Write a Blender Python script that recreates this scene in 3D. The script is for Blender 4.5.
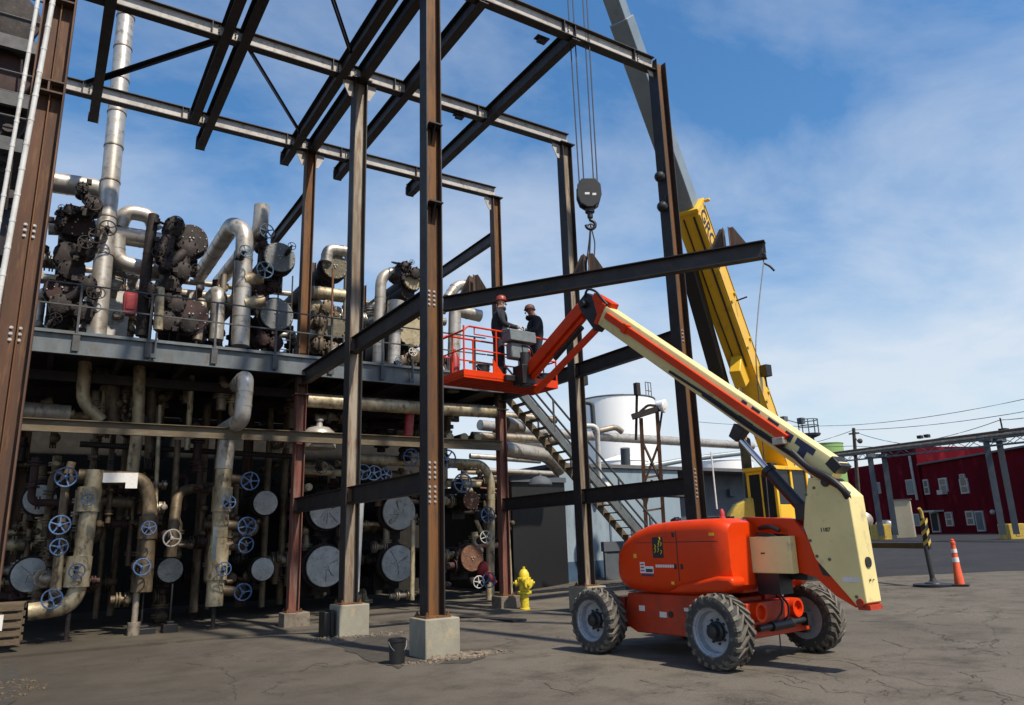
import bpy, math, random
from math import sin, cos, pi, radians, exp, sqrt
from mathutils import Vector, Matrix
random.seed(7)
V = Vector
for _o in list(bpy.data.objects):
    bpy.data.objects.remove(_o)
sc = bpy.context.scene
COL = sc.collection

# ------------------------------------------------------------------ camera
FOC = 742.28
EYE = V((0, 0, 1.7635))
FW = V((0.52263623, 0.81712055, 0.24323933))
RT = V((0.84610032, -0.53216403, -0.03026041))
UP = V((-0.10471682, -0.22162006, 0.96949417))
cam = bpy.data.cameras.new('camera')
cam.sensor_width = 36.0
cam.lens = FOC / 1024 * 36.0
cam.clip_start = 0.1
cam.clip_end = 4000
camo = bpy.data.objects.new('camera', cam)
COL.objects.link(camo)
camo.matrix_world = Matrix(((RT.x, UP.x, -FW.x, EYE.x), (RT.y, UP.y, -FW.y, EYE.y), (RT.z, UP.z, -FW.z, EYE.z), (0, 0, 0, 1)))
sc.camera = camo

# ------------------------------------------------------------------ sky, sun, exposure
SUN_EL = radians(55)
SUN_AZ = math.atan2(0.23, -0.97)          # measured from +Y towards +X
world = bpy.data.worlds.new('World')
sc.world = world
world.use_nodes = True
wn = world.node_tree
wn.nodes.clear()
def wnode(t, **k):
    n = wn.nodes.new(t)
    for a, b in k.items():
        setattr(n, a, b)
    return n
w_out = wnode('ShaderNodeOutputWorld')
w_bg = wnode('ShaderNodeBackground')
w_bg.inputs['Strength'].default_value = 0.128
w_sky = wnode('ShaderNodeTexSky', sky_type='NISHITA', sun_disc=False)
w_sky.sun_elevation = SUN_EL
w_sky.sun_rotation = SUN_AZ
w_sky.air_density = 1.15
w_sky.dust_density = 0.6
w_sky.ozone_density = 1.6
w_cl = wnode('ShaderNodeBackground')
w_cl.inputs['Color'].default_value = (0.84, 0.91, 1.0, 1)
w_cl.inputs['Strength'].default_value = 0.74
tc = wnode('ShaderNodeTexCoord')
sep = wnode('ShaderNodeSeparateXYZ')
wn.links.new(tc.outputs['Generated'], sep.inputs[0])
def wmath(op, a, b=None):
    n = wnode('ShaderNodeMath', operation=op)
    for i, v in enumerate((a, b)):
        if v is None:
            continue
        if hasattr(v, 'links'):
            wn.links.new(v, n.inputs[i])
        else:
            n.inputs[i].default_value = v
    return n.outputs[0]
zc = wmath('ADD', wmath('MAXIMUM', sep.outputs[2], 0.0), 0.16)
cx = wmath('DIVIDE', sep.outputs[0], zc)
cy = wmath('DIVIDE', sep.outputs[1], zc)
comb = wnode('ShaderNodeCombineXYZ')
wn.links.new(cx, comb.inputs[0])
wn.links.new(cy, comb.inputs[1])
mp = wnode('ShaderNodeMapping')
mp.inputs['Rotation'].default_value = (0, 0, radians(35))
mp.inputs['Scale'].default_value = (0.9, 1.15, 1)
mp.inputs['Location'].default_value = (1.3, 0.4, 0)
wn.links.new(comb.outputs[0], mp.inputs[0])
n1 = wnode('ShaderNodeTexNoise')
n1.inputs['Scale'].default_value = 1.5
n1.inputs['Detail'].default_value = 9
n1.inputs['Roughness'].default_value = 0.6
n1.inputs['Distortion'].default_value = 0.25
wn.links.new(mp.outputs[0], n1.inputs['Vector'])
n2 = wnode('ShaderNodeTexNoise')
n2.inputs['Scale'].default_value = 0.45
n2.inputs['Detail'].default_value = 3
wn.links.new(mp.outputs[0], n2.inputs['Vector'])
mix = wmath('ADD', wmath('ADD', wmath('MULTIPLY', n1.outputs[0], 0.72), wmath('MULTIPLY', n2.outputs[0], 0.25)), 0.06)
# more and thicker cloud low over the horizon
low = wmath('MULTIPLY', wmath('SUBTRACT', 0.50, wmath('MINIMUM', sep.outputs[2], 0.50)), 1.05)
mix = wmath('ADD', mix, low)
rampc = wnode('ShaderNodeValToRGB')
rampc.color_ramp.elements[0].position = 0.51
rampc.color_ramp.elements[0].color = (0.06, 0.06, 0.06, 1)
rampc.color_ramp.elements[1].position = 0.92
rampc.color_ramp.elements[1].color = (0.84, 0.84, 0.84, 1)
wn.links.new(mix, rampc.inputs[0])
w_mix = wnode('ShaderNodeMixShader')
wn.links.new(rampc.outputs[0], w_mix.inputs[0])
w_hs = wnode('ShaderNodeHueSaturation')
w_hs.inputs['Saturation'].default_value = 1.42
wn.links.new(w_sky.outputs[0], w_hs.inputs['Color'])
wn.links.new(w_hs.outputs[0], w_bg.inputs['Color'])
wn.links.new(w_bg.outputs[0], w_mix.inputs[1])
wn.links.new(w_cl.outputs[0], w_mix.inputs[2])
wn.links.new(w_mix.outputs[0], w_out.inputs['Surface'])

sl = bpy.data.lights.new('sun', 'SUN')
sl.energy = 4.8
sl.angle = radians(2.0)
sl.color = (1.0, 0.90, 0.74)
so = bpy.data.objects.new('sun', sl)
COL.objects.link(so)
_d = V((sin(SUN_AZ) * cos(SUN_EL), cos(SUN_AZ) * cos(SUN_EL), sin(SUN_EL)))
so.rotation_euler = _d.to_track_quat('Z', 'Y').to_euler()
so.location = (20, -20, 40)
sc.view_settings.view_transform = 'Standard'
sc.view_settings.look = 'None'
sc.view_settings.gamma = 1
sc.view_settings.use_curve_mapping = False
sc.view_settings.exposure = 0.28

# ------------------------------------------------------------------ places read off the survey lines of the site
def ray(x, y):
    return FW + RT * ((x - 512) / FOC) - UP * ((y - 352.5) / FOC)
def DP(x, y, d):
    return EYE + ray(x, y) * d
def PX(x, y, X):
    r = ray(x, y)
    return EYE + r * ((X - EYE.x) / r.x)
def PY(x, y, Y):
    r = ray(x, y)
    return EYE + r * ((Y - EYE.y) / r.y)
def PZ(x, y, z):
    r = ray(x, y)
    return EYE + r * ((z - EYE.z) / r.z)
def gz(x, y=0):
    def ss(a, b, t):
        t = min(1.0, max(0.0, (t - a) / (b - a)))
        return t * t * (3 - 2 * t)
    return 1.2 * (1 - exp(-max(0.0, x - 11) / 35.0)) - .2 * ss(15.6, 18.6, y) * (1 - ss(13.0, 20.0, x))
def PG(x, y):                       # a point on the ground seen at x, y
    z = 0.0
    for _ in range(12):
        p = PZ(x, y, z)
        z = gz(p.x, p.y)
    return p

# ------------------------------------------------------------------ mesh builder
def frame(d):
    d = d.normalized()
    a = V((0, 0, 1)) if abs(d.z) < 0.95 else V((1, 0, 0))
    u = a.cross(d).normalized()
    return u, d.cross(u).normalized()
class MB:
    def __init__(self):
        self.v = []
        self.f = []
    def add(self, vs, fs):
        o = len(self.v)
        self.v += [V(p) for p in vs]
        self.f += [tuple(i + o for i in f) for f in fs]
        return self
    def box(self, c, s, R=None):
        c = V(c)
        vs = []
        for x in (-.5, .5):
            for y in (-.5, .5):
                for z in (-.5, .5):
                    p = V((x * s[0], y * s[1], z * s[2]))
                    vs.append(c + (R @ p if R is not None else p))
        return self.add(vs, [(0, 1, 3, 2), (4, 6, 7, 5), (0, 4, 5, 1), (2, 3, 7, 6), (0, 2, 6, 4), (1, 5, 7, 3)])
    def bb(self, x0, x1, y0, y1, z0, z1):
        return self.box(((x0 + x1) / 2, (y0 + y1) / 2, (z0 + z1) / 2), (x1 - x0, y1 - y0, z1 - z0))
    def prof(self, p0, p1, pts, up=(0, 0, 1)):
        # closed 2D outline (across, up) swept from p0 to p1
        p0, p1 = V(p0), V(p1)
        d = (p1 - p0).normalized()
        a = d.cross(V(up)).normalized()
        b = a.cross(d).normalized()
        n = len(pts)
        vs = [p0 + a * x + b * y for x, y in pts] + [p1 + a * x + b * y for x, y in pts]
        fs = [(i, (i + 1) % n, n + (i + 1) % n, n + i) for i in range(n)]
        fs += [tuple(range(n))[::-1], tuple(range(n, 2 * n))]
        return self.add(vs, fs)
    def bar(self, p0, p1, w, h, up=(0, 0, 1)):
        return self.prof(p0, p1, [(-w / 2, -h / 2), (w / 2, -h / 2), (w / 2, h / 2), (-w / 2, h / 2)], up)
    def ib(self, p0, p1, d, w, tf, tw, up=(0, 0, 1)):
        a, b, c, e = w / 2, d / 2, tw / 2, d / 2 - tf
        return self.prof(p0, p1, [(-a, -b), (a, -b), (a, -e), (c, -e), (c, e), (a, e), (a, b), (-a, b), (-a, e), (-c, e), (-c, -e), (-a, -e)], up)
    def chan(self, p0, p1, d, w, t, up=(0, 0, 1)):
        b = d / 2
        return self.prof(p0, p1, [(0, -b), (w, -b), (w, -b + t), (t, -b + t), (t, b - t), (w, b - t), (w, b), (0, b)], up)
    def tube(self, p0, p1, r, n=16, r2=None):
        p0, p1 = V(p0), V(p1)
        r2 = r if r2 is None else r2
        u, w = frame(p1 - p0)
        vs = [p0 + (u * cos(2 * pi * i / n) + w * sin(2 * pi * i / n)) * r for i in range(n)]
        vs += [p1 + (u * cos(2 * pi * i / n) + w * sin(2 * pi * i / n)) * r2 for i in range(n)]
        fs = [(i, (i + 1) % n, n + (i + 1) % n, n + i) for i in range(n)]
        fs += [tuple(range(n))[::-1], tuple(range(n, 2 * n))]
        return self.add(vs, fs)
    def path(self, pts, bend=0.3, seg=6):
        pts = [V(p) for p in pts]
        out = [pts[0]]
        for i in range(1, len(pts) - 1):
            a, b, c = pts[i - 1], pts[i], pts[i + 1]
            k = min(bend, (a - b).length * .48, (c - b).length * .48)
            s, e = b + (a - b).normalized() * k, b + (c - b).normalized() * k
            for j in range(seg + 1):
                t = j / seg
                out.append(s * (1 - t) ** 2 + b * 2 * t * (1 - t) + e * t * t)
        out.append(pts[-1])
        return out
    def pipe(self, pts, r, bend=None, n=16, bands=0.0):
        P = self.path(pts, (r * 2.6 if bend is None else bend)) if len(pts) > 2 else [V(p) for p in pts]
        u, w = frame(P[1] - P[0])
        rings = []
        for i, p in enumerate(P):
            if i == 0:
                d = (P[1] - P[0]).normalized()
            elif i == len(P) - 1:
                d = (P[-1] - P[-2]).normalized()
            else:
                d = ((P[i + 1] - p).normalized() + (p - P[i - 1]).normalized()).normalized()
            u = (u - d * u.dot(d)).normalized()
            w = d.cross(u)
            rings.append([p + (u * cos(2 * pi * k / n) + w * sin(2 * pi * k / n)) * r for k in range(n)])
        vs = [q for rg in rings for q in rg]
        fs = []
        for i in range(len(P) - 1):
            for k in range(n):
                fs.append((i * n + k, i * n + (k + 1) % n, (i + 1) * n + (k + 1) % n, (i + 1) * n + k))
        fs += [tuple(range(n))[::-1], tuple(range(len(vs) - n, len(vs)))]
        self.add(vs, fs)
        if bands:
            for a, b in zip(pts[:-1], pts[1:]):
                a, b = V(a), V(b)
                L = (b - a).length
                m = int(L / bands)
                for k in range(1, m + 1):
                    t = k / (m + 1)
                    c = a.lerp(b, t)
                    d = (b - a).normalized()
                    self.tube(c - d * .02, c + d * .02, r * 1.025 + .003, n)
        return self
    def torus(self, c, ax, R, r, n=20, m=7):
        c = V(c)
        ax = V(ax).normalized()
        u, w = frame(ax)
        vs = []
        for i in range(n):
            t = 2 * pi * i / n
            e = u * cos(t) + w * sin(t)
            for j in range(m):
                s = 2 * pi * j / m
                vs.append(c + e * (R + r * cos(s)) + ax * (r * sin(s)))
        fs = [(i * m + j, ((i + 1) % n) * m + j, ((i + 1) % n) * m + (j + 1) % m, i * m + (j + 1) % m) for i in range(n) for j in range(m)]
        return self.add(vs, fs)
    def lathe(self, c, ax, pr, n=20, loop=False):
        # pr: list of (radius, distance along the axis)
        c = V(c)
        ax = V(ax).normalized()
        u, w = frame(ax)
        vs = []
        for r, h in pr:
            for i in range(n):
                t = 2 * pi * i / n
                vs.append(c + ax * h + (u * cos(t) + w * sin(t)) * max(r, 1e-4))
        fs = []
        for k in range(len(pr) - 1):
            for i in range(n):
                fs.append((k * n + i, k * n + (i + 1) % n, (k + 1) * n + (i + 1) % n, (k + 1) * n + i))
        if loop:
            k = (len(pr) - 1) * n
            fs += [(k + i, k + (i + 1) % n, (i + 1) % n, i) for i in range(n)]
        else:
            fs += [tuple(range(n))[::-1], tuple(range(len(vs) - n, len(vs)))]
        return self.add(vs, fs)
    def prism(self, poly, o, u, v, t):
        # flat outline poly in the (u, v) plane through o, thickness t along u x v (centred)
        o, u, v = V(o), V(u), V(v)
        w = u.cross(v).normalized() * (t / 2)
        n = len(poly)
        vs = [o + u * a + v * b - w for a, b in poly] + [o + u * a + v * b + w for a, b in poly]
        fs = [(i, (i + 1) % n, n + (i + 1) % n, n + i) for i in range(n)]
        fs += [tuple(range(n))[::-1], tuple(range(n, 2 * n))]
        return self.add(vs, fs)
    def ball(self, c, r, n=12, sz=(1, 1, 1)):
        c = V(c)
        m = n // 2
        vs = []
        for i in range(1, m):
            a = pi * i / m
            for k in range(n):
                t = 2 * pi * k / n
                vs.append(c + V((r * sz[0] * sin(a) * cos(t), r * sz[1] * sin(a) * sin(t), r * sz[2] * cos(a))))
        vs += [c + V((0, 0, r * sz[2])), c - V((0, 0, r * sz[2]))]
        fs = []
        for i in range(m - 2):
            for k in range(n):
                fs.append((i * n + k, (i + 1) * n + k, (i + 1) * n + (k + 1) % n, i * n + (k + 1) % n))
        a, b = len(vs) - 2, len(vs) - 1
        for k in range(n):
            fs.append((a, k, (k + 1) % n))
            fs.append((b, (m - 2) * n + (k + 1) % n, (m - 2) * n + k))
        return self.add(vs, fs)
    def wheel(self, c, ax, R, sp=4, r=None, ph=.5):
        c, ax = V(c), V(ax).normalized()
        r = r or R * .11
        self.torus(c, ax, R, r, 22, 6)
        u, w = frame(ax)
        for k in range(sp):
            t = pi * k * 2 / sp + ph
            e = u * cos(t) + w * sin(t)
            self.bar(c + e * R * .12, c + e * R, r * 1.5, r * 1.2, ax)
        self.tube(c - ax * R * .18, c + ax * R * .22, R * .22, 10)
        return self

MW = {}                               # world matrix of every top-level thing, by object name
def finish(ob, label=None, cat=None, group=None, kind=None):
    if label:
        ob['label'] = label
    if cat:
        ob['category'] = cat
    if group:
        ob['group'] = group
    if kind or label:
        ob['kind'] = kind or 'thing'
    return ob
def T(name, label, cat, loc=(0, 0, 0), rz=0.0, group=None):
    o = bpy.data.objects.new(name, None)
    o.empty_display_size = 0.2
    COL.objects.link(o)
    o.location = loc
    o.rotation_euler = (0, 0, rz)
    MW[o.name] = Matrix.Translation(V(loc)) @ Matrix.Rotation(rz, 4, 'Z')
    return finish(o, label, cat, group)
def mesh_of(mb, name, mat, smooth=True, M=None):
    me = bpy.data.meshes.new(name)
    vs = mb.v if M is None else [M @ p for p in mb.v]
    me.from_pydata([tuple(p) for p in vs], [], mb.f)
    me.validate()
    me.update()
    import bmesh
    bm = bmesh.new()
    bm.from_mesh(me)
    bmesh.ops.recalc_face_normals(bm, faces=bm.faces)
    bm.to_mesh(me)
    bm.free()
    if mat is not None:
        me.materials.append(mat)
    if smooth:
        me.shade_smooth()
        me.set_sharp_from_angle(angle=radians(38))
    return me
def bevel(ob, w, seg=2):
    m = ob.modifiers.new('bevel', 'BEVEL')
    m.width = w
    m.segments = seg
    m.limit_method = 'ANGLE'
    m.angle_limit = radians(40)
    return ob
def P(mb, name, mat, parent, local=False, bev=0, seg=2, label=None, smooth=True):
    """a part (or sub-part) of a thing; vertices in world space unless local"""
    M0 = MW[parent.name]
    me = mesh_of(mb, name, mat, smooth, None if local else M0.inverted())
    o = bpy.data.objects.new(name, me)
    COL.objects.link(o)
    o.parent = parent
    MW[o.name] = M0
    if label:
        o['label'] = label
    if bev:
        bevel(o, bev, seg)
    return o
def S(mb, name, mat, label, cat, base, group=None, bev=0, seg=2, kind=None, smooth=True):
    """a thing that is one mesh"""
    M0 = Matrix.Translation(V(base))
    me = mesh_of(mb, name, mat, smooth, M0.inverted())
    o = bpy.data.objects.new(name, me)
    COL.objects.link(o)
    o.location = base
    MW[o.name] = M0
    if bev:
        bevel(o, bev, seg)
    return finish(o, label, cat, group, kind)
def STRUCT(mb, name, mat, smooth=False):
    o = bpy.data.objects.new(name, mesh_of(mb, name, mat, smooth))
    COL.objects.link(o)
    o['kind'] = 'structure'
    return o
def text_mb(s, size, o, u, v, depth=0.004, bold=False):
    """lettering as real raised geometry: baseline start o, reading direction u, letter-up v"""
    cu = bpy.data.curves.new('lettering', 'FONT')
    cu.body = s
    cu.size = size
    cu.extrude = depth / 2
    if bold:
        cu.offset = size * 0.022
    ob = bpy.data.objects.new('lettering', cu)
    COL.objects.link(ob)
    bpy.context.view_layer.update()
    me = bpy.data.meshes.new_from_object(ob.evaluated_get(bpy.context.evaluated_depsgraph_get()))
    o, u, v = V(o), V(u).normalized(), V(v).normalized()
    w = u.cross(v)
    mb = MB()
    mb.add([o + u * q.co.x + v * q.co.y + w * q.co.z for q in me.vertices], [tuple(p.vertices) for p in me.polygons])
    bpy.data.objects.remove(ob)
    bpy.data.meshes.remove(me)
    return mb

# ------------------------------------------------------------------ materials
def mat(name, c1, c2=None, scale=4.0, rough=0.6, metal=0.0, c3=None, c3amt=0.5, stretch=(1, 1, 1), bump=0.15, bscale=None, rough2=None, spec=None, detail=6, lo=0.35, hi=0.68, coat=0):
    m = bpy.data.materials.new(name)
    m.use_nodes = True
    nt = m.node_tree
    b = nt.nodes['Principled BSDF']
    b.inputs['Metallic'].default_value = metal
    if spec is not None:
        b.inputs['Specular IOR Level'].default_value = spec
    if coat:
        b.inputs['Coat Weight'].default_value = coat
        b.inputs['Coat Roughness'].default_value = 0.12
    c2 = c2 or tuple(x * .75 for x in c1)
    t = nt.nodes.new('ShaderNodeNewGeometry')
    mpn = nt.nodes.new('ShaderNodeMapping')
    mpn.inputs['Scale'].default_value = stretch
    nt.links.new(t.outputs['Position'], mpn.inputs[0])
    def noise(sc_, det=detail, vec=mpn.outputs[0], ro=.6):
        n = nt.nodes.new('ShaderNodeTexNoise')
        n.inputs['Scale'].default_value = sc_
        n.inputs['Detail'].default_value = det
        n.inputs['Roughness'].default_value = ro
        nt.links.new(vec, n.inputs['Vector'])
        return n.outputs[0]
    def ramp(src, p0, p1, a=(0, 0, 0, 1), d=(1, 1, 1, 1)):
        r = nt.nodes.new('ShaderNodeValToRGB')
        r.color_ramp.elements[0].position = p0
        r.color_ramp.elements[1].position = p1
        r.color_ramp.elements[0].color = a
        r.color_ramp.elements[1].color = d
        nt.links.new(src, r.inputs[0])
        return r.outputs[0]
    na = noise(scale)
    col = ramp(na, lo, hi, (*c1, 1), (*c2, 1))
    if c3 is not None:
        nb = noise(scale * 2.7, 8)
        fac = ramp(nb, 0.62 - .25 * c3amt, 0.80 - .2 * c3amt)
        mx = nt.nodes.new('ShaderNodeMix')
        mx.data_type = 'RGBA'
        nt.links.new(fac, mx.inputs[0])
        nt.links.new(col, mx.inputs[6])
        mx.inputs[7].default_value = (*c3, 1)
        col = mx.outputs[2]
    nt.links.new(col, b.inputs['Base Color'])
    nf = noise(bscale or scale * 12, 5)
    rr = nt.nodes.new('ShaderNodeMapRange')
    rr.inputs['To Min'].default_value = max(0.02, rough - .12)
    rr.inputs['To Max'].default_value = min(1, (rough2 or rough + .15))
    nt.links.new(na, rr.inputs['Value'])
    nt.links.new(rr.outputs[0], b.inputs['Roughness'])
    if bump:
        bp = nt.nodes.new('ShaderNodeBump')
        bp.inputs['Strength'].default_value = bump
        bp.inputs['Distance'].default_value = 0.02
        nt.links.new(nf, bp.inputs['Height'])
        nt.links.new(bp.outputs[0], b.inputs['Normal'])
    return m
STRK = (2.5, 2.5, 0.28)
M = {}
M['steel_orange'] = mat('rusted_steel_orange', (.165, .066, .015), (.10, .043, .015), 2.2, .75, 0, (.05, .03, .022), .5, STRK, .3, lo=.42, hi=.6)
M['steel_brown'] = mat('rusted_steel_brown', (.105, .062, .042), (.05, .035, .029), 2.0, .7, 0, (.17, .078, .03), .45, STRK, .25, lo=.42, hi=.6)
M['steel_rust'] = mat('rust_brown_steel', (.115, .050, .026), (.060, .032, .022), 2.2, .75, 0, (.20, .10, .045), .35, STRK, .2)
M['steel_dark'] = mat('mill_scale_shade_steel', (.030, .026, .027), (.019, .018, .020), 3.0, .55, 0.2, (.060, .034, .024), .25, (1, 1, 1), .12)  # mill scale; roof beam flanges and deck underside use it as painted shade
M['steel_grey'] = mat('grey_mill_steel', (.33, .28, .22), (.18, .14, .10), 2.2, .55, .1, (.13, .07, .035), .65, STRK, .2, lo=.42, hi=.6)
M['steel_pale'] = mat('pale_primed_steel', (.50, .47, .44), (.36, .34, .32), 2.6, .6, 0, (.24, .19, .15), .35, (1, 1, 1), .1)
M['red_primer'] = mat('old_red_primer', (.19, .055, .038), (.10, .036, .027), 2.4, .8, 0, (.16, .11, .085), .6, STRK, .35, lo=.42, hi=.6)
M['bolt'] = mat('bolt_steel', (.62, .60, .56), (.45, .43, .40), 20, .35, .6, bump=0)
M['concrete'] = mat('pedestal_concrete', (.275, .26, .205), (.215, .20, .16), 3.0, .9, 0, (.36, .30, .19), .35, (1, 1, .5), .35, 40)
M['concrete_old'] = mat('old_concrete', (.20, .17, .13), (.12, .10, .085), 3.5, .95, 0, (.10, .07, .05), .5, (1, 1, 1), .4, 40)
M['galv'] = mat('galvanised_steel', (.15, .17, .185), (.095, .11, .12), 3.0, .5, .35, (.12, .10, .085), .4, (1, 1, .5), .1)
M['rail'] = mat('painted_rail_grey', (.075, .08, .085), (.045, .048, .052), 6, .55, .2, (.10, .06, .04), .3)
M['tan_beam'] = mat('weathered_tan_beam', (.125, .092, .052), (.075, .056, .036), 1.5, .75, 0, (.16, .155, .13), .45, (.5, .5, 2.5), .2)
M['jacket'] = mat('aluminium_jacket', (.52, .49, .45), (.36, .33, .29), 2.0, .40, .5, (.19, .155, .115), .4, (1, 1, 1), .08, 30)
M['jacket_dull'] = mat('dull_jacket', (.36, .31, .25), (.21, .175, .135), 2.4, .5, .45, (.10, .075, .055), .5, (1, 1, .6), .15)
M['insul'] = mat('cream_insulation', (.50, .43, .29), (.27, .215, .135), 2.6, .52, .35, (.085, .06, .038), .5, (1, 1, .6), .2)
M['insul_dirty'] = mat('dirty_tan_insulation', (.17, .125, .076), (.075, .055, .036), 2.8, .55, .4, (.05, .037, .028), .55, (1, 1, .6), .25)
M['white_pipe'] = mat('white_painted_pipe', (.60, .60, .58), (.46, .45, .43), 3, .5, 0, (.30, .25, .19), .2)
M['dark_iron'] = mat('dark_cast_iron', (.022, .016, .016), (.012, .010, .011), 6, .7, .1, (.07, .036, .026), .4, bump=.3)
M['brown_iron'] = mat('brown_primed_iron', (.052, .019, .018), (.028, .014, .014), 5, .75, 0, (.03, .022, .02), .45, bump=.25)
M['rust_cover'] = mat('rusted_cover', (.20, .092, .052), (.12, .055, .035), 6, .8, 0, (.06, .035, .028), .4)
M['silver_cover'] = mat('silver_cover', (.42, .45, .47), (.31, .335, .35), 4, .45, .35, (.19, .185, .18), .3, bump=.12)
M['grey_cover'] = mat('dull_grey_cover', (.17, .18, .185), (.12, .128, .132), 4, .5, .15, (.10, .09, .08), .3, bump=.1)
M['olive_cover'] = mat('olive_cover', (.15, .13, .085), (.09, .08, .055), 5, .7, 0, (.05, .04, .03), .4)
M['cream_cover'] = mat('cream_cover', (.40, .35, .23), (.28, .235, .155), 5, .7, 0, (.16, .11, .06), .4)
M['blue'] = mat('blue_handwheel_paint', (.04, .125, .30), (.025, .07, .17), 18, .4, 0, (.34, .32, .30), .45, bump=.05)
M['blue_steel'] = mat('pale_blue_handwheel_paint', (.10, .17, .25), (.05, .09, .14), 18, .4, .1, bump=.05)
M['redpaint'] = mat('red_paint', (.34, .022, .025), (.22, .02, .022), 8, .45, 0)
M['dark_wall'] = mat('near_black_wall', (.016, .015, .014), (.010, .0095, .0095), 1.5, .95, 0, (.026, .022, .018), .4, bump=.3)  # near-black: the darkness behind the rack is put into this colour
M['tank_white'] = mat('white_tank_paint', (.88, .88, .87), (.80, .81, .80), .5, .5, 0, (.48, .46, .42), .15, (1, 1, .15), .02)
M['bluegrey'] = mat('bluegrey_wall_paint', (.25, .32, .38), (.20, .26, .31), .8, .7, 0, (.16, .19, .22), .3, (1, 1, .3), .06)
M['darkblue'] = mat('dark_blue_paint', (.045, .09, .16), (.03, .06, .11), 1.5, .7, 0, bump=.05)
M['dark_grey'] = mat('dark_grey_paint', (.085, .10, .12), (.06, .07, .085), 1.5, .7, 0, bump=.05)
M['black'] = mat('black_paint', (.013, .013, .015), (.008, .008, .009), 6, .45, 0, bump=.03)
M['orange'] = mat('lift_orange_paint', (.66, .044, .003), (.57, .036, .003), 1.6, .34, 0, (.38, .035, .007), .12, (1, 1, 1), .02, coat=.0, spec=.25)
M['orange_dirty'] = mat('worn_orange_paint', (.48, .036, .005), (.34, .028, .006), 4, .5, 0, (.16, .05, .03), .3, bump=.06)
M['cream'] = mat('lift_cream_paint', (.74, .62, .28), (.64, .535, .24), 1.8, .42, 0, (.42, .35, .2), .15, bump=.02)
M['tyre'] = mat('tyre_rubber', (.032, .031, .030), (.05, .047, .042), 5, .85, 0, (.20, .175, .14), .25, bump=.2)
M['tread'] = mat('dusty_tread_rubber', (.15, .135, .11), (.085, .077, .066), 6, .9, 0, (.04, .038, .035), .35, bump=.2)
M['rim'] = mat('grey_rim_paint', (.33, .36, .40), (.25, .27, .30), 6, .45, .1, (.16, .14, .12), .25, bump=.05)
M['chrome'] = mat('chrome_rod', (.75, .75, .76), (.65, .65, .66), 8, .12, 1.0, bump=0)
M['yellow'] = mat('crane_yellow_paint', (.78, .46, .022), (.70, .40, .02), .9, .38, 0, (.40, .24, .03), .12, bump=.02)
M['crane_grey'] = mat('crane_grey_paint', (.25, .30, .33), (.19, .23, .25), 1.2, .4, .2, (.15, .17, .19), .2, bump=.02)
M['glass'] = mat('dark_glass', (.012, .015, .017), (.018, .021, .024), 2, .22, 0, bump=0, spec=.4)
M['red_wall'] = mat('red_brick_paint', (.115, .009, .016), (.07, .007, .012), .35, .9, 0, (.18, .018, .028), .25, (1, 1, .4), .1, spec=0.0)
M['white_trim'] = mat('white_trim', (.36, .35, .35), (.28, .27, .27), 2, .6, 0, bump=0)
M['roof_grey'] = mat('roof_felt', (.12, .12, .13), (.08, .08, .09), 1, .9, 0, bump=.05)
M['green'] = mat('green_tank_paint', (.24, .40, .13), (.19, .33, .11), .25, .6, 0, (.30, .42, .2), .2, (1, 1, .2), .02)
M['bridge_blue'] = mat('bluegrey_steel_paint', (.075, .095, .115), (.05, .065, .08), 1.5, .6, .1, (.14, .09, .06), .3)
M['yellow_dull'] = mat('faded_yellow_paint', (.52, .36, .06), (.38, .27, .05), 2, .7, 0, (.18, .14, .08), .35)
M['hydrant'] = mat('hydrant_yellow', (.66, .52, .025), (.55, .42, .025), 9, .45, 0, (.20, .15, .04), .3)
M['cone'] = mat('cone_orange', (.75, .10, .03), (.62, .085, .03), 6, .6, 0)
M['wood'] = mat('weathered_wood', (.12, .085, .052), (.07, .052, .035), 5, .9, 0, (.17, .13, .09), .3, (1, 6, 6), .3)
M['pole_wood'] = mat('pole_wood', (.11, .085, .065), (.07, .055, .045), 2, .9, 0, bump=.2)
M['wire'] = mat('wire_rope', (.05, .05, .055), (.03, .03, .033), 30, .5, .3, bump=0)
M['cloth'] = mat('dark_work_jacket', (.016, .019, .028), (.010, .012, .018), 14, .9, 0, bump=.3)
M['trousers'] = mat('dark_trousers', (.020, .024, .036), (.013, .016, .024), 14, .9, 0, bump=.3)
M['skin'] = mat('skin', (.46, .24, .165), (.40, .20, .14), 20, .55, 0, bump=.03)
M['hat_red'] = mat('red_hard_hat', (.30, .045, .035), (.24, .04, .03), 12, .4, 0, bump=0)
M['hat_brown'] = mat('brown_hard_hat', (.17, .075, .05), (.13, .055, .04), 12, .5, 0, bump=0)
M['plastic_grey'] = mat('grey_plastic', (.16, .19, .20), (.11, .13, .14), 8, .5, 0, bump=.03)
M['sticker_white'] = mat('sticker_white', (.70, .68, .66), (.6, .58, .56), 20, .5, 0, bump=0)
M['sticker_red'] = mat('sticker_red', (.48, .04, .04), (.4, .035, .035), 20, .5, 0, bump=0)
M['sticker_blue'] = mat('sticker_navy', (.03, .04, .09), (.022, .03, .07), 20, .5, 0, bump=0)
M['gravel'] = mat('gravel_stone', (.20, .16, .115), (.11, .09, .07), 9, .95, 0, (.28, .24, .19), .3, bump=.3)
M['dirt'] = mat('dark_dirt', (.050, .041, .033), (.030, .026, .022), 4, .98, 0, (.10, .08, .055), .25, bump=.5)
M['hill'] = mat('bare_wooded_hill', (.085, .072, .075), (.06, .052, .055), .05, .95, 0, bump=.2)
M['shed'] = mat('cream_shed_paint', (.50, .43, .30), (.42, .36, .25), 1.2, .7, 0, bump=.03)

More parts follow.
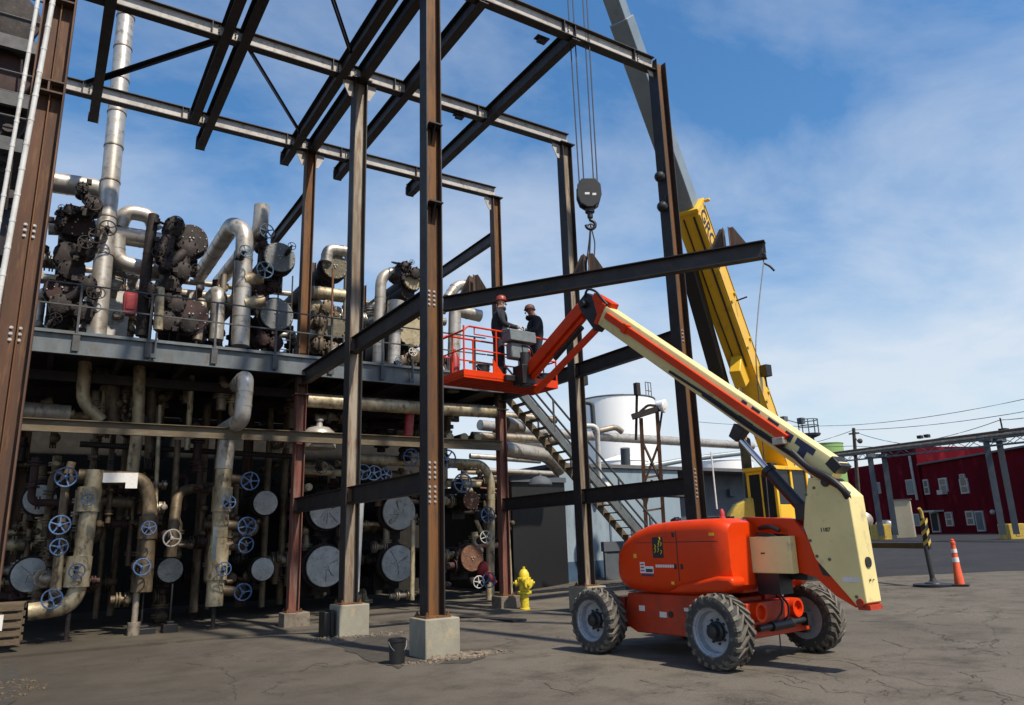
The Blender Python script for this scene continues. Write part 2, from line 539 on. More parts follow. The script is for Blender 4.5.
# ================================================================== ground
def ground_mat(name, ca, cb, cc, crack=(.035, .03, .026), crack_scale=.22, rough=.9, dark_left=False):
    m = bpy.data.materials.new(name)
    m.use_nodes = True
    nt = m.node_tree
    b = nt.nodes['Principled BSDF']
    b.inputs['Roughness'].default_value = rough
    b.inputs['Specular IOR Level'].default_value = .25
    g = nt.nodes.new('ShaderNodeNewGeometry')
    def N(t, **k):
        n = nt.nodes.new(t)
        for a, c in k.items():
            n.inputs[a].default_value = c
        return n
    def link(a, c):
        nt.links.new(a, c)
    def ramp(src, p0, p1, a=(0, 0, 0, 1), d=(1, 1, 1, 1)):
        r = nt.nodes.new('ShaderNodeValToRGB')
        r.color_ramp.elements[0].position = p0
        r.color_ramp.elements[1].position = p1
        r.color_ramp.elements[0].color = a
        r.color_ramp.elements[1].color = d
        link(src, r.inputs[0])
        return r.outputs[0]
    def mixc(f, a, c):
        x = nt.nodes.new('ShaderNodeMix')
        x.data_type = 'RGBA'
        if hasattr(f, 'links'):
            link(f, x.inputs[0])
        else:
            x.inputs[0].default_value = f
        for s, i in ((a, 6), (c, 7)):
            if hasattr(s, 'links'):
                link(s, x.inputs[i])
            else:
                x.inputs[i].default_value = (*s, 1)
        return x.outputs[2]
    def noise(s, d, r=.6, vec=None):
        n = N('ShaderNodeTexNoise', Scale=s, Detail=d, Roughness=r)
        link(vec or g.outputs['Position'], n.inputs['Vector'])
        return n
    big = noise(.18, 6)
    mid = noise(1.1, 9, .7)
    fin = noise(30, 8, .8)
    col = mixc(ramp(big.outputs[0], .35, .66), ca, cb)
    col = mixc(ramp(mid.outputs[0], .47, .66), col, cc)
    grit = ramp(fin.outputs[0], .30, .72, (.62, .62, .62, 1), (1.30, 1.28, 1.25, 1))
    mu = nt.nodes.new('ShaderNodeMix')
    mu.data_type = 'RGBA'
    mu.blend_type = 'MULTIPLY'
    mu.inputs[0].default_value = 1
    link(col, mu.inputs[6])
    link(grit, mu.inputs[7])
    col = mu.outputs[2]
    # wandering cracks
    wob = noise(.9, 5, .65)
    mp1 = N('ShaderNodeVectorMath')
    mp1.operation = 'SCALE'
    link(wob.outputs['Color'], mp1.inputs[0])
    mp1.inputs['Scale'].default_value = 1.9
    ad = N('ShaderNodeVectorMath')
    link(g.outputs['Position'], ad.inputs[0])
    link(mp1.outputs[0], ad.inputs[1])
    fac = None
    for s, w, lo_, hi_ in ((crack_scale, .006, .46, .54), (crack_scale * 3.4, .011, .55, .62)):
        vo = N('ShaderNodeTexVoronoi', Scale=s)
        vo.feature = 'DISTANCE_TO_EDGE'
        link(ad.outputs[0], vo.inputs['Vector'])
        line = ramp(vo.outputs['Distance'], 0.0, w, (1, 1, 1, 1), (0, 0, 0, 1))
        msk = ramp(noise(.33 + s * .3, 3).outputs[0], lo_, hi_)
        mm = N('ShaderNodeMath')
        mm.operation = 'MULTIPLY'
        link(line, mm.inputs[0])
        link(msk, mm.inputs[1])
        if fac is None:
            fac = mm.outputs[0]
        else:
            mx = N('ShaderNodeMath')
            mx.operation = 'MAXIMUM'
            link(fac, mx.inputs[0])
            link(mm.outputs[0], mx.inputs[1])
            fac = mx.outputs[0]
    col = mixc(fac, col, crack)
    if dark_left:
        # ground colour darkens towards low X, with a ragged edge
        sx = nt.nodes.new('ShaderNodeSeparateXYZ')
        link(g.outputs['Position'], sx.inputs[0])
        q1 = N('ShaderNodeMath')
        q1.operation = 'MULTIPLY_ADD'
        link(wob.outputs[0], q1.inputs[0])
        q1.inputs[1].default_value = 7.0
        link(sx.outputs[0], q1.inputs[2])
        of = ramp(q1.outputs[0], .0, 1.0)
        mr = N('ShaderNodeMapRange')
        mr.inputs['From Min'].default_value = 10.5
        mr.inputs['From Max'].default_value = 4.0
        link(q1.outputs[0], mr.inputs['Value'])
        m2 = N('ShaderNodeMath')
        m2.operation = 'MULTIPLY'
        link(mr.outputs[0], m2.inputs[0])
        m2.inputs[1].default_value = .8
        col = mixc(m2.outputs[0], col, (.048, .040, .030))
    link(col, b.inputs['Base Color'])
    bp = N('ShaderNodeBump', Strength=.35, Distance=.02)
    hs = N('ShaderNodeMath')
    hs.operation = 'SUBTRACT'
    link(fin.outputs[0], hs.inputs[0])
    link(fac, hs.inputs[1])
    link(hs.outputs[0], bp.inputs['Height'])
    link(bp.outputs[0], b.inputs['Normal'])
    return m
M['pad'] = ground_mat('worn_concrete_pad', (.138, .122, .101), (.104, .092, .077), (.074, .065, .054), dark_left=True)
M['asphalt'] = ground_mat('worn_asphalt', (.027, .027, .032), (.021, .021, .026), (.036, .035, .036), crack_scale=.15)

def sheet(xs, ys, dz, keep=None):
    mb = MB()
    n = len(ys)
    mb.v = [V((x, y, gz(x, y) + dz)) for x in xs for y in ys]
    for i in range(len(xs) - 1):
        for j in range(n - 1):
            if keep is None or keep((xs[i] + xs[i + 1]) / 2, (ys[j] + ys[j + 1]) / 2):
                mb.f.append((i * n + j, (i + 1) * n + j, (i + 1) * n + j + 1, i * n + j + 1))
    return mb
def axis(lo, a, b, hi, step):
    r = []
    x = a
    while x <= b + 1e-6:
        r.append(x)
        x += step
    x, s = a, step
    left = []
    while x > lo:
        s *= 1.5
        x -= s
        left.append(max(x, lo))
    x, s = r[-1], step
    while x < hi:
        s *= 1.5
        x += s
        r.append(min(x, hi))
    return left[::-1] + r
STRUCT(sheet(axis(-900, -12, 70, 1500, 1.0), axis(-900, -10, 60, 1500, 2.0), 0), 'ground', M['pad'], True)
# darker asphalt roadway beyond the crane, its edge running on the line of the crane pads
e0, e1 = PG(862, 578), PG(1024, 571)
ed = (e1 - e0)
ed.z = 0
ed.normalize()
en = V((-ed.y, ed.x, 0))
mb = MB()
NU, NV = 60, 24
for i in range(NU + 1):
    for j in range(NV + 1):
        w = (j / NV) ** 1.6 * 75
        q = e0 + ed * (-7 + i * 1.6) + en * (w + (.35 * sin(i * 1.3) + .2 * sin(i * 2.9) if j == 0 else 0))
        mb.v.append(V((q.x, q.y, gz(q.x, q.y) + .006)))
for i in range(NU):
    for j in range(NV):
        mb.f.append((i * (NV + 1) + j, (i + 1) * (NV + 1) + j, (i + 1) * (NV + 1) + j + 1, i * (NV + 1) + j + 1))
STRUCT(mb, 'road', M['asphalt'], True)
# cracks in the old concrete: thin dark ragged ribbons lying on the pad
M['crack'] = mat('crack_grit', (.062, .055, .046), (.035, .031, .027), 8, .98, 0, bump=0)
mb = MB()
ck = random.Random(21)
def crack(pts, w, wob=.05, depth=0):
    P3 = [PG(*p) for p in pts]
    line = []
    for a, b in zip(P3[:-1], P3[1:]):
        n = max(3, int((b - a).length / .10))
        line += [a.lerp(b, k / n) for k in range(n)]
    line.append(P3[-1])
    off = 0
    vs = []
    for i, p in enumerate(line):
        off = off * .7 + ck.uniform(-wob, wob)
        d = (line[min(i + 1, len(line) - 1)] - line[max(i - 1, 0)])
        s = V((-d.y, d.x, 0)).normalized()
        ww = w * .62 * ck.uniform(.2, 1.4) * (1 - .6 * i / len(line))
        c = p + s * off
        for k in (-1, 1):
            q = c + s * (k * ww / 2)
            vs.append(V((q.x, q.y, gz(q.x, q.y) + .0045)))
    mb.add(vs, [(2 * i, 2 * i + 1, 2 * i + 3, 2 * i + 2) for i in range(len(line) - 1)])
for pts, w in ((((188, 663), (218, 668), (234, 676), (228, 684), (238, 700)), .035), (((546, 683), (560, 690), (572, 695)), .035), (((590, 678), (572, 688), (568, 692)), .025),
               (((860, 622), (910, 622), (960, 627), (1024, 630)), .045), (((780, 655), (840, 661), (880, 673), (930, 685), (990, 690), (1030, 700)), .035), (((740, 668), (790, 676), (830, 690)), .03),
               (((800, 668), (835, 675), (850, 684)), .03), (((850, 660), (920, 664), (1000, 668)), .03), (((985, 690), (1010, 697), (1006, 712)), .04), (((960, 655), (985, 650), (1000, 657)), .03),
               (((910, 613), (935, 606), (950, 608)), .05), (((920, 618), (945, 610), (975, 614)), .05), (((300, 672), (318, 664), (345, 668)), .05), (((640, 680), (700, 692), (760, 690), (800, 700)), .02),
               (((20, 645), (90, 641), (150, 636), (240, 632)), .05), (((470, 650), (520, 655), (560, 652)), .02), (((100, 700), (170, 690), (260, 694)), .018), (((1000, 610), (985, 622), (1005, 640)), .03), (((880, 640), (905, 648), (900, 660)), .025)):
    crack(pts, w)
for _ in range(40):
    x, y = ck.uniform(760, 1010), ck.uniform(640, 700)
    pts = [(x, y)]
    for k in range(3):
        x += ck.uniform(-5, 24)
        y += ck.uniform(-3, 5)
        pts.append((x, y))
    crack(pts, ck.uniform(.01, .03), .04)
STRUCT(mb, 'ground_cracks', M['crack'])
# low concrete slab edge under the pipe rack
mb = MB()
mb.bb(-8, 12.6, 18.15, 28.9, -.6, -.13)
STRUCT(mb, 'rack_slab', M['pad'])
# far wooded hill on the right
mb = MB()
hp = []
hc = DP(1010, 470, 420)
rr = random.Random(3)
for i in range(40):
    a = i / 39
    for j in range(10):
        b = j / 9
        h = sin(pi * a) ** .8 * sin(pi * b * .5) * 46 * (1 + .06 * rr.uniform(-1, 1))
        q = V((hc.x, hc.y, 0)) + V((RT.x, RT.y, 0)) * ((a - .33) * 420) + V((FW.x, FW.y, 0)) * ((b - .3) * 200)
        mb.v.append(V((q.x, q.y, h)))
for i in range(39):
    for j in range(9):
        mb.f.append((i * 10 + j, (i + 1) * 10 + j, (i + 1) * 10 + j + 1, i * 10 + j + 1))
STRUCT(mb, 'hill', M['hill'], True)

# ================================================================== steel frame
XL, XM, XR = -.45, 5.58, 11.68
YA, YB, YC = 11.33, 15.18, 19.01
PED = .585
ZR = 12.58                       # underside of the roof beams
def rocks(mb, c, rx, ry, n, s0, s1, rnd):
    for _ in range(n):
        a, r = rnd.uniform(0, 2 * pi), sqrt(rnd.random())
        s = rnd.uniform(s0, s1)
        p = V((c[0] + cos(a) * r * rx, c[1] + sin(a) * r * ry, gz(c[0], c[1]) + s * .3))
        o = len(mb.v)
        mb.ball(p, s, 6, (rnd.uniform(.7, 1.3), rnd.uniform(.7, 1.3), rnd.uniform(.5, .9)))
        for k in range(o, len(mb.v)):
            mb.v[k] += V((rnd.uniform(-1, 1), rnd.uniform(-1, 1), rnd.uniform(-1, 1))) * s * .18
def pedestal(x, y, sx, sy, z1, label, m='concrete', z0=-.6, grp=None):
    mb = MB()
    mb.bb(x - sx / 2, x + sx / 2, y - sy / 2, y + sy / 2, z0, z1)
    return S(mb, 'concrete_pedestal', M[m], label, 'pedestal', (x, y, 0), grp, bev=.018)
PG_ = 'concrete pedestals under the steel columns'
pedestal(XM + .03, YA, .60, .62, PED, 'pale concrete pedestal with rust runs under the nearest steel column, beside the black bucket', grp=PG_)
pedestal(XM + .03, YB, .62, .62, PED, 'clean pale concrete pedestal with a black box against its left side', grp=PG_)
pedestal(XR, YB, .66, .66, PED, 'pale concrete pedestal half hidden behind the rear wheel of the orange boom lift', grp=PG_)
pedestal(XR, YA, .66, .66, PED, 'concrete pedestal hidden behind the body of the orange boom lift', grp=PG_)
pedestal(XM + .05, YC , .62, .5, .19, 'low old brown concrete pedestal under the red primed rack column on the left', 'concrete_old', grp=PG_)
pedestal(XR + .0, YC, .62, .55, .19, 'low old brown concrete pedestal beside the yellow hydrant', 'concrete_old', grp=PG_)

def steel_column(x, y, z0, z1, label, msh, mfl, sx=.31, sy=.30, cap=True, gus=(-1, 1), bolts=(), seats=(), old=None, web=.05):
    """I-section with its web facing +-Y and its flanges facing +-X"""
    t = T('steel_column', label, 'column', (x, y, z0), 0, 'upright columns of the new steel frame')
    zs = z0
    if old:
        mb = MB()
        mb.ib((x, y, z0), (x, y, old), sx * .96, sy * .9, .022, .02, (1, 0, 0))
        P(mb, 'lower_shaft', M['red_primer'], t, label='old shaft in flaking red primer')
        mb = MB()
        mb.bb(x - .19, x + .19, y - .18, y + .18, old, old + .03)
        P(mb, 'splice_plate', M['steel_brown'], t)
        zs = old + .03
    mb = MB()
    mb.bb(x - sx / 2 + .02, x + sx / 2 - .02, y - .012, y + .012, zs, z1)
    P(mb, 'web', M[msh], t)
    for s in (-1, 1):
        mb = MB()
        mb.bb(x + s * sx / 2 - (.02 if s > 0 else 0), x + s * sx / 2 + (.02 if s < 0 else 0), y - sy / 2, y + sy / 2, zs, z1)
        P(mb, 'flange', M[mfl], t)
    mb = MB()
    mb.bb(x - sx * .72, x + sx * .72, y - sy * .72, y + sy * .72, z0, z0 + .028)
    for a in (-1, 1):
        for b in (-1, 1):
            mb.tube((x + a * sx * .6, y + b * sy * .6, z0 + .02), (x + a * sx * .6, y + b * sy * .6, z0 + .09), .018, 8)
            mb.tube((x + a * sx * .6, y + b * sy * .6, z0 + .028), (x + a * sx * .6, y + b * sy * .6, z0 + .055), .034, 6)
    P(mb, 'base_plate', M['steel_orange'], t)
    if cap:
        mb = MB()
        mb.bb(x - sx * .78, x + sx * .78, y - sy * .7, y + sy * .7, z1, z1 + .025)
        P(mb, 'cap_plate', M['steel_dark'], t)
    for s in gus:
        mb = MB()
        e = x + s * sx / 2
        mb.prism([(0, 0), (s * .26, 0), (s * .26, -.10), (s * .10, -.42), (0, -.42)], (e, y, z1 - .002), (1, 0, 0), (0, 0, 1), .02)
        P(mb, 'gusset_plate', M['steel_pale'], t)
    for z, dx in seats:
        mb = MB()
        mb.bb(x - sx / 2 + .022, x + sx / 2 - .022, y - sy / 2 - .10, y - .014, z - .012, z + .012)
        mb.prism([(0, 0), (-.20, 0), (0, -.32)], (x + dx, y - .014, z - .013), (0, 1, 0), (0, 0, 1), .016)
        P(mb, 'seat_plate', M['steel_dark'], t)
    for z, rows in bolts:
        mb = MB()
        for dx in (-.05, .05):
            for k in range(rows):
                zz = z + (k - (rows - 1) / 2) * .082
                mb.tube((x + dx, y - .012, zz), (x + dx, y - .034, zz), .017, 6)
                mb.tube((x + dx, y - .012, zz), (x + dx, y - .018, zz), .024, 10)
        P(mb, 'bolt_cluster', M['bolt'], t)
    return t
steel_column(XM, YA, PED, 13.6, 'nearest tall orange rusted column with rows of bright bolts, standing beside the black bucket', 'steel_orange', 'steel_dark', cap=False, gus=(), bolts=((5.95, 4), (2.92, 4), (2.52, 4)), seats=((9.3, .0), (7.72, .0)))
steel_column(XM, YB, PED, ZR - .03, 'grey brown column on the clean pale pedestal left of the nearest column', 'steel_grey', 'steel_dark')
steel_column(XM, YC, .19, ZR - .03, 'farther left column whose lower half is old red primed steel under the deck', 'steel_orange', 'steel_brown', .27, .26, old=5.55)
steel_column(XR, YC, .19, ZR - .03, 'thin far right column in the back row with red primed foot by the hydrant', 'steel_orange', 'steel_brown', .27, .26, old=5.55, gus=(-1,))
steel_column(XR, YB, PED, ZR - .03, 'dark column with a pale silver web strip crossing in front of the stairs', 'steel_grey', 'steel_dark', gus=(-1,))
steel_column(XR, YA, PED, 12.86, 'tall dark column with orange web in front of the yellow crane boom', 'steel_orange', 'steel_dark', cap=False, gus=(-1,), bolts=((2.78, 8), (6.0, 4)))
# the wide column at the left edge
t = steel_column(XL, YA, 0.0, 13.6, 'wide rusted column filling the left edge of the view, with stub seats high up', 'steel_rust', 'steel_rust', .40, .36, cap=False, gus=(), bolts=((6.0, 3), (4.55, 3)))
for z in (8.05, 6.0 + 3.55):
    mb = MB()
    mb.bb(XL - .178, XL + .178, YA - .17, YA - .015, z, z + .025)
    mb.bb(XL - .178, XL + .178, YA - .17, YA - .015, z + .17, z + .195)
    mb.bb(XL - .012, XL + .012, YA - .165, YA - .015, z + .025, z + .17)
    P(mb, 'seat_plate', M['steel_brown'], t)
mb = MB()
mb.bb(XL + .02, XL + .035, YA - .10, YA - .014, 1.0, 13.5)
P(mb, 'stiffener', M['steel_orange'], t)

# roof beams along the frame (pale webs), three rows of two
def row_beam(x0, x1, y, label, at):
    z = ZR + .175
    t = T('roof_beam', label, 'beam', ((x0 + x1) / 2, y, ZR), 0, 'long pale webbed roof beams')
    mb = MB()
    mb.bb(x0, x1, y - .012, y + .012, ZR + .018, ZR + .332)
    P(mb, 'web', M['steel_pale'], t)
    for zz in (ZR, ZR + .33):
        mb = MB()
        mb.bb(x0, x1, y - .11, y + .11, zz, zz + .02)
        P(mb, 'flange', M['steel_dark'], t)  # shade under the beam is put into the flange colour
    for xb in at:
        if x0 < xb < x1:
            mb = MB()
            mb.bb(xb - .30, xb - .115, y - .030, y - .0135, ZR + .03, ZR + .32)
            P(mb, 'splice_plate', M['steel_pale'], t)
            mb = MB()
            for k in range(4):
                zz = ZR + .07 + k * .07
                mb.tube((xb - .17, y - .030, zz), (xb - .17, y - .055, zz), .018, 6)
            mb.bb(xb - .318, xb - .303, y - .108, y - .0135, ZR + .02, ZR + .33)
            P(mb, 'stiffener', M['steel_dark'], t)
    return t
CB = (.24, 2.5, 2.85, 5.2, 5.62, 6.77, 9.15)
names = {YA: 'front', YB: 'middle', YC: 'back'}
row_beam(XL, XM, YC, 'back row pale roof beam at upper left beside the wide left column', CB)
row_beam(XM, XR, YC, 'back row pale roof beam ending on the thin far right column', CB)
row_beam(XL, XM, YB, 'middle row pale roof beam at top left, ending above the grey brown column', CB)
row_beam(XM, XR + .12, YB, 'middle row pale roof beam ending on the cap of the column before the stairs', CB)
row_beam(XM + .16, XR - .16, YA, 'front row pale roof beam at top centre ending at the tall column', CB + (11.2,))
# cross beams running away from the viewer
def cross_beam(x, y0, y1, label, d=.40, z=None):
    t = T('cross_beam', label, 'beam', (x, (y0 + y1) / 2, ZR), 0, 'dark roof cross beams')
    zc_ = ZR - .06 + d / 2 if z is None else z
    mb = MB()
    mb.ib((x, y0, zc_), (x, y1, zc_), d, .21, .02, .014)
    P(mb, 'beam', M['steel_dark'], t)
    mb = MB()
    mb.bb(x - .125, x + .125, y1 - .012, y1 + .010, zc_ - d / 2 - .004, zc_ + d / 2 + .004)
    mb.bb(x - .012 - .10, x + .012 - .10, y1 - .02, y1 + .09, zc_ - d * .32, zc_ + d * .32)
    P(mb, 'end_plate', M['steel_dark'], t)
    return t
cross_beam(9.15, YA - .1, 20.1, 'dark cross beam farthest right, its free end near the thin far right column')
cross_beam(6.77, YA - .1, 20.15, 'dark cross beam passing behind the top of the nearest column')
cross_beam(5.60, YA + .2, YC - .05, 'dark cross beam resting over the tops of the grey brown and farther left columns')
cross_beam(5.12, YA - .2, 20.0, 'dark cross beam just left of the column tops with free lower end')
cross_beam(2.86, YA - .2, 20.25, 'dark cross beam right of a close pair at upper left')
cross_beam(2.47, YA - .2, 18.9, 'dark cross beam left of a close pair, stopping at the back beam')
cross_beam(.24, YA - .2, 20.1, 'dark cross beam beside the wide left column with hanging end clip', .26)
def brace(p, q, label, w=.10):
    mb = MB()
    mb.bar((*p, ZR + .10), (*q, ZR + .10), w, .012)
    mb.bar((p[0] + .04, p[1] + .03, ZR + .05), (q[0] + .04, q[1] + .03, ZR + .05), .012, .10)
    S(mb, 'roof_brace', M['steel_dark'], label, 'brace', ((p[0] + q[0]) / 2, (p[1] + q[1]) / 2, ZR), 'diagonal roof braces')
brace((-.05, 18.55), (2.40, 15.25), 'thin diagonal brace in front of the silver stack at upper left')
brace((3.75, 12.3), (5.05, 14.35), 'thin diagonal brace leaving the top edge of the view left of centre')
brace((3.05, 15.4), (5.0, 18.2), 'thin diagonal brace between the middle and back roof beams')
for p, lb in (((8.47, 11.68), 'small stub bracket under the front roof beam'), ((8.33, 15.29), 'small stub bracket under the middle roof beam')):
    mb = MB()
    mb.bb(p[0] - .16, p[0] + .16, p[1] - .16, p[1] + .02, ZR - .05, ZR - .03)
    mb.bb(p[0] - .012, p[0] + .012, p[1] - .12, p[1] + .02, ZR - .03, ZR)
    mb.bb(p[0] - .10, p[0] + .10, p[1] - .10, p[1] + .0, ZR - .13, ZR - .05)
    S(mb, 'stub_bracket', M['steel_dark'], lb, 'bracket', (p[0], p[1], ZR))
# girts between the columns, two levels
def girt(x, y0, y1, z, label, d=.36, clip=None):
    t = T('girt_beam', label, 'beam', (x, (y0 + y1) / 2, z), 0, 'horizontal girts between the columns')
    mb = MB()
    mb.ib((x, y0, z), (x, y1, z), d, .17, .018, .012)
    P(mb, 'beam', M['steel_dark'], t)
    for y in (y0, y1):
        s = 1 if y == y0 else -1
        mb = MB()
        mb.bb(x - .11, x - .012, y + (.0 if s > 0 else -.10), y + (.10 if s > 0 else 0), z - .14, z + .14)
        P(mb, 'clip_angle', M['steel_brown'], t)
    return t
for x, ny in ((XM, 'left'), (XR, 'right')):
    girt(x, YA + .014, YB - .014, 5.98, 'upper girt rising from the deck edge to the nearest column' if x == XM else 'upper girt behind the cream boom, between the dark columns')
    girt(x, YA + .014, YB - .014, 2.74, 'lower girt between the nearest column and the grey brown column' if x == XM else 'lower girt in front of the stairs, ending at the tall column by the crane')
    girt(x, YB + .014, YC - .014, 5.98, 'upper girt between the grey brown column and the deck edge' if x == XM else 'upper girt behind the work platform of the lift')
    girt(x, YB + .014, YC - .014, 2.74, 'lower girt crossing in front of the left pair of silver exchanger covers' if x == XM else 'lower girt crossing in front of the dark doorway')
girt(XM, YC + .014, PX(274, 240, XM).y, 11.25, 'high girt running away behind the farther left column')
girt(XR, YC + .014, PX(430, 279, XR).y, 11.25, 'high girt running away behind the thin far right column')
mb = MB()
mb.bb(XR + .16, XR + .30, YB - .12, YB + .16, 5.62, 5.86)
S(mb, 'stub_bracket', M['steel_dark'], 'dark stub bracket on the column before the stairs, below the upper girt', 'bracket', (XR + .2, YB, 5.7))
mb = MB()
for z in (9.75, 9.0):
    mb.lathe((XR - .2, YA - .06, z), (-1, 0, 0), [(.05, 0), (.11, .02), (.13, .10), (.09, .17), (.04, .2)], 12)
    mb.bar((XR - .16, YA - .06, z + .1), (XR - .16, YA - .06, z + .28), .04, .04, (1, 0, 0))
S(mb, 'lamp_fitting', M['black'], 'pair of black fittings on the left side of the tall column by the crane', 'fitting', (XR - .2, YA, 9.4))

# the beam being lifted into place, slung from the crane hook
BL, BR_ = V((7.46, 14.53, 7.03)), V((11.08, 8.40, 6.87))
bd = (BR_ - BL).normalized()
bs = bd.cross(V((0, 0, 1))).normalized()
t = T('hoisted_beam', 'dark steel beam hanging from the crane hook with three pairs of upright plates', 'beam', (BL + BR_) / 2)
mb = MB()
mb.ib(BL, BR_, .33, .20, .018, .012)
P(mb, 'beam', M['steel_dark'], t)
for q in (V((7.87, 13.84, 0)), V((9.28, 11.46, 0)), V((10.74, 8.98, 0))):
    k = (q - BL).dot(V((bd.x, bd.y, 0)))
    c = BL + bd * k + V((0, 0, .166))
    for s in (-1, 1):
        mb = MB()
        mb.prism([(s * .06, -.001), (s * .36, -.001), (s * .13, .40), (s * .06, .40)], c, bd, (0, 0, 1), .016)
        mb.prism([(-.09, 0), (.09, 0), (.09, .39), (-.09, .39)], c + bd * (s * .052), bs, (0, 0, 1), .014)
        P(mb, 'upright_plate', M['steel_brown'], t)
HK = BL + bd * ((V((9.28, 11.46, 0)) - BL).dot(V((bd.x, bd.y, 0))))

# ================================================================== orange articulating boom lift
LO, LTH = V((8.9, 8.7, 0)), radians(-85.3)
LF = V((cos(LTH), sin(LTH), 0))
LL = V((-sin(LTH), cos(LTH), 0))
def LP(px, py, yl):                  # lift-frame point on the lengthwise plane y = yl
    d = ray(px, py)
    p = EYE + d * ((yl - (EYE - LO).dot(LL)) / d.dot(LL)) - LO
    return V((p.dot(LF), yl, p.z))
def LQ(px, py, xl):                  # lift-frame point on the crosswise plane x = xl
    d = ray(px, py)
    p = EYE + d * ((xl - (EYE - LO).dot(LF)) / d.dot(LF)) - LO
    return V((xl, p.dot(LL), p.z))
lift = T('boom_lift', 'orange articulating boom lift with cream booms, raised over the yard', 'boom lift', LO, LTH)
def LPART(mb, n, m, par=lift, bev=0, seg=2, lab=None, smooth=True):
    return P(mb, n, M[m], par, True, bev, seg, lab, smooth)
WR, WW = .485, .36
def lift_wheel(x, y, s, steer=0.0):
    Rz = Matrix.Rotation(steer, 4, 'Z')
    ax = (Rz @ V((0, s, 0)))
    c = V((x, y, WR))
    mb = MB()
    mb.lathe(c - ax * (WW / 2), ax, [(.24, .02), (.30, 0), (.30, WW * .5), (.285, WW * .92), (.30, WW - .01), (.315, WW), (.315, WW - .035), (.27, WW - .05), (.255, WW - .13), (.12, WW - .15), (.12, WW - .12), (.0, WW - .12)], 28)
    w = LPART(mb, 'wheel', 'rim')
    mb = MB()
    mb.lathe(c - ax * (WW / 2), ax, [(.305, .0), (.33, -.004), (.40, -.006), (.445, .012), (.452, .03), (.452, WW - .03), (.445, WW - .012), (.40, WW + .006), (.33, WW + .004), (.305, WW - .004)], 36, True)
    LPART(mb, 'tyre', 'tyre', w, smooth=True)
    mb = MB()
    n = 22
    u, v = frame(ax)
    for half in (0, 1):
        for i in range(n):
            a0 = 2 * pi * (i + .5 * half) / n
            a1 = a0 + (.26 if half == 0 else .26)
            def pt(a, h, r):
                return c - ax * (WW / 2) + ax * h + (u * cos(a) + v * sin(a)) * r
            h0, h1, h2 = (-.004, .06, WW * .53) if half == 0 else (WW + .004, WW - .06, WW * .47)
            th = .075
            vs = []
            for (h, a) in ((h0, a0), (h1, a0 + .03), (h2, a1 + .1)):
                for da in (-th, th):
                    vs += [pt(a + da * (1 if h != h2 else .8), h, .44 if h != h0 else .385), pt(a + da * (.75 if h != h2 else .55), h, WR if h != h0 else .455)]
            f = []
            for k in (0, 4):
                f += [(k, k + 1, k + 5, k + 4), (k + 2, k + 6, k + 7, k + 3), (k + 1, k + 3, k + 7, k + 5)]
            f += [(0, 2, 3, 1), (8, 9, 11, 10)]
            mb.add(vs, f)
    LPART(mb, 'tread', 'tread', w, smooth=True)
    mb = MB()
    mb.lathe(c + ax * (WW / 2 - .17), ax, [(.13, 0), (.13, .07), (.10, .09), (.085, .15), (.03, .17)], 16)
    for k in range(9):
        a = 2 * pi * k / 9
        q = c + ax * (WW / 2 - .15) + (u * cos(a) + v * sin(a)) * .155
        mb.tube(q, q + ax * .035, .016, 6)
    LPART(mb, 'hub', 'black', w)
    return w
for x in (-1.17, 1.17):
    for y in (-1.09, 1.09):
        lift_wheel(x, y, -1 if y < 0 else 1, radians(-3) if x > 0 else 0)
# chassis frame and axles
mb = MB()
mb.prism([(-.98, .42), (-.85, .88), (.62, .90), (.95, .86), (.95, .38), (.7, .30), (-.7, .30)], (0, -.52, 0), (1, 0, 0), (0, 0, 1), .42)
mb.prism([(-.98, .42), (-.85, .88), (.62, .90), (.95, .86), (.95, .38), (.7, .30), (-.7, .30)], (0, .52, 0), (1, 0, 0), (0, 0, 1), .42)
mb.bb(-.9, .9, -.3, .3, .36, .84)
LPART(mb, 'chassis', 'orange_dirty', bev=.02)
mb = MB()
mb.tube((.70, -.735, .70), (.70, -.725, .70), .085, 20)
mb.tube((.02, -.735, .60), (.02, -.726, .60), .05, 16)
LPART(mb, 'access_hole', 'black')
mb = MB()
mb.bb(-.20, -.06, -.737, -.731, .55, .63)
LPART(mb, 'decal', 'sticker_white')
for sx in (1, -1):
    mb = MB()
    x0 = 1.17 * sx
    mb.bb(x0 - .14, x0 + .14, -.80, .80, .34, .50)
    mb.bb(x0 - .12, x0 + .12, -.62, .62, .50, .80)
    LPART(mb, 'axle', 'orange_dirty', bev=.015)
    mb = MB()
    for s in (-1, 1):
        mb.tube((x0, s * .70, WR), (x0, s * .95, WR), .13, 16)
        mb.bb(x0 - .10, x0 + .10, s * .80 - .06, s * .80 + .06, .30, .68)
    LPART(mb, 'knuckle', 'black')
# things seen on the front of the front axle
for yy in (-.42, .46):
    mb = MB()
    mb.lathe((1.28, yy, .68), (1, 0, 0), [(.13, 0), (.13, .10), (.095, .10), (.085, .04), (.0, .04)], 24)
    LPART(mb, 'axle_socket', 'orange')
mb = MB()
mb.tube((1.36, -.50, .47), (1.36, .62, .50), .042, 14)
mb.tube((1.36, -.20, .475), (1.36, .30, .488), .065, 14)
mb.bb(1.30, 1.42, .60, .72, .42, .60)
mb.pipe([(1.34, -.1, .50), (1.42, .0, .66), (1.36, .12, .80), (1.25, .15, .86)], .014, .05, 8)
mb.pipe([(1.34, .1, .52), (1.45, .1, .60), (1.38, .22, .74), (1.25, .25, .86)], .014, .05, 8)
LPART(mb, 'steering_cylinder', 'black')
mb = MB()
mb.tube((1.36, -.48, .47), (1.36, -.21, .475), .026, 12)
LPART(mb, 'steering_rod', 'chrome')
mb = MB()
mb.tube((0, 0, .84), (0, 0, .97), .52, 32)
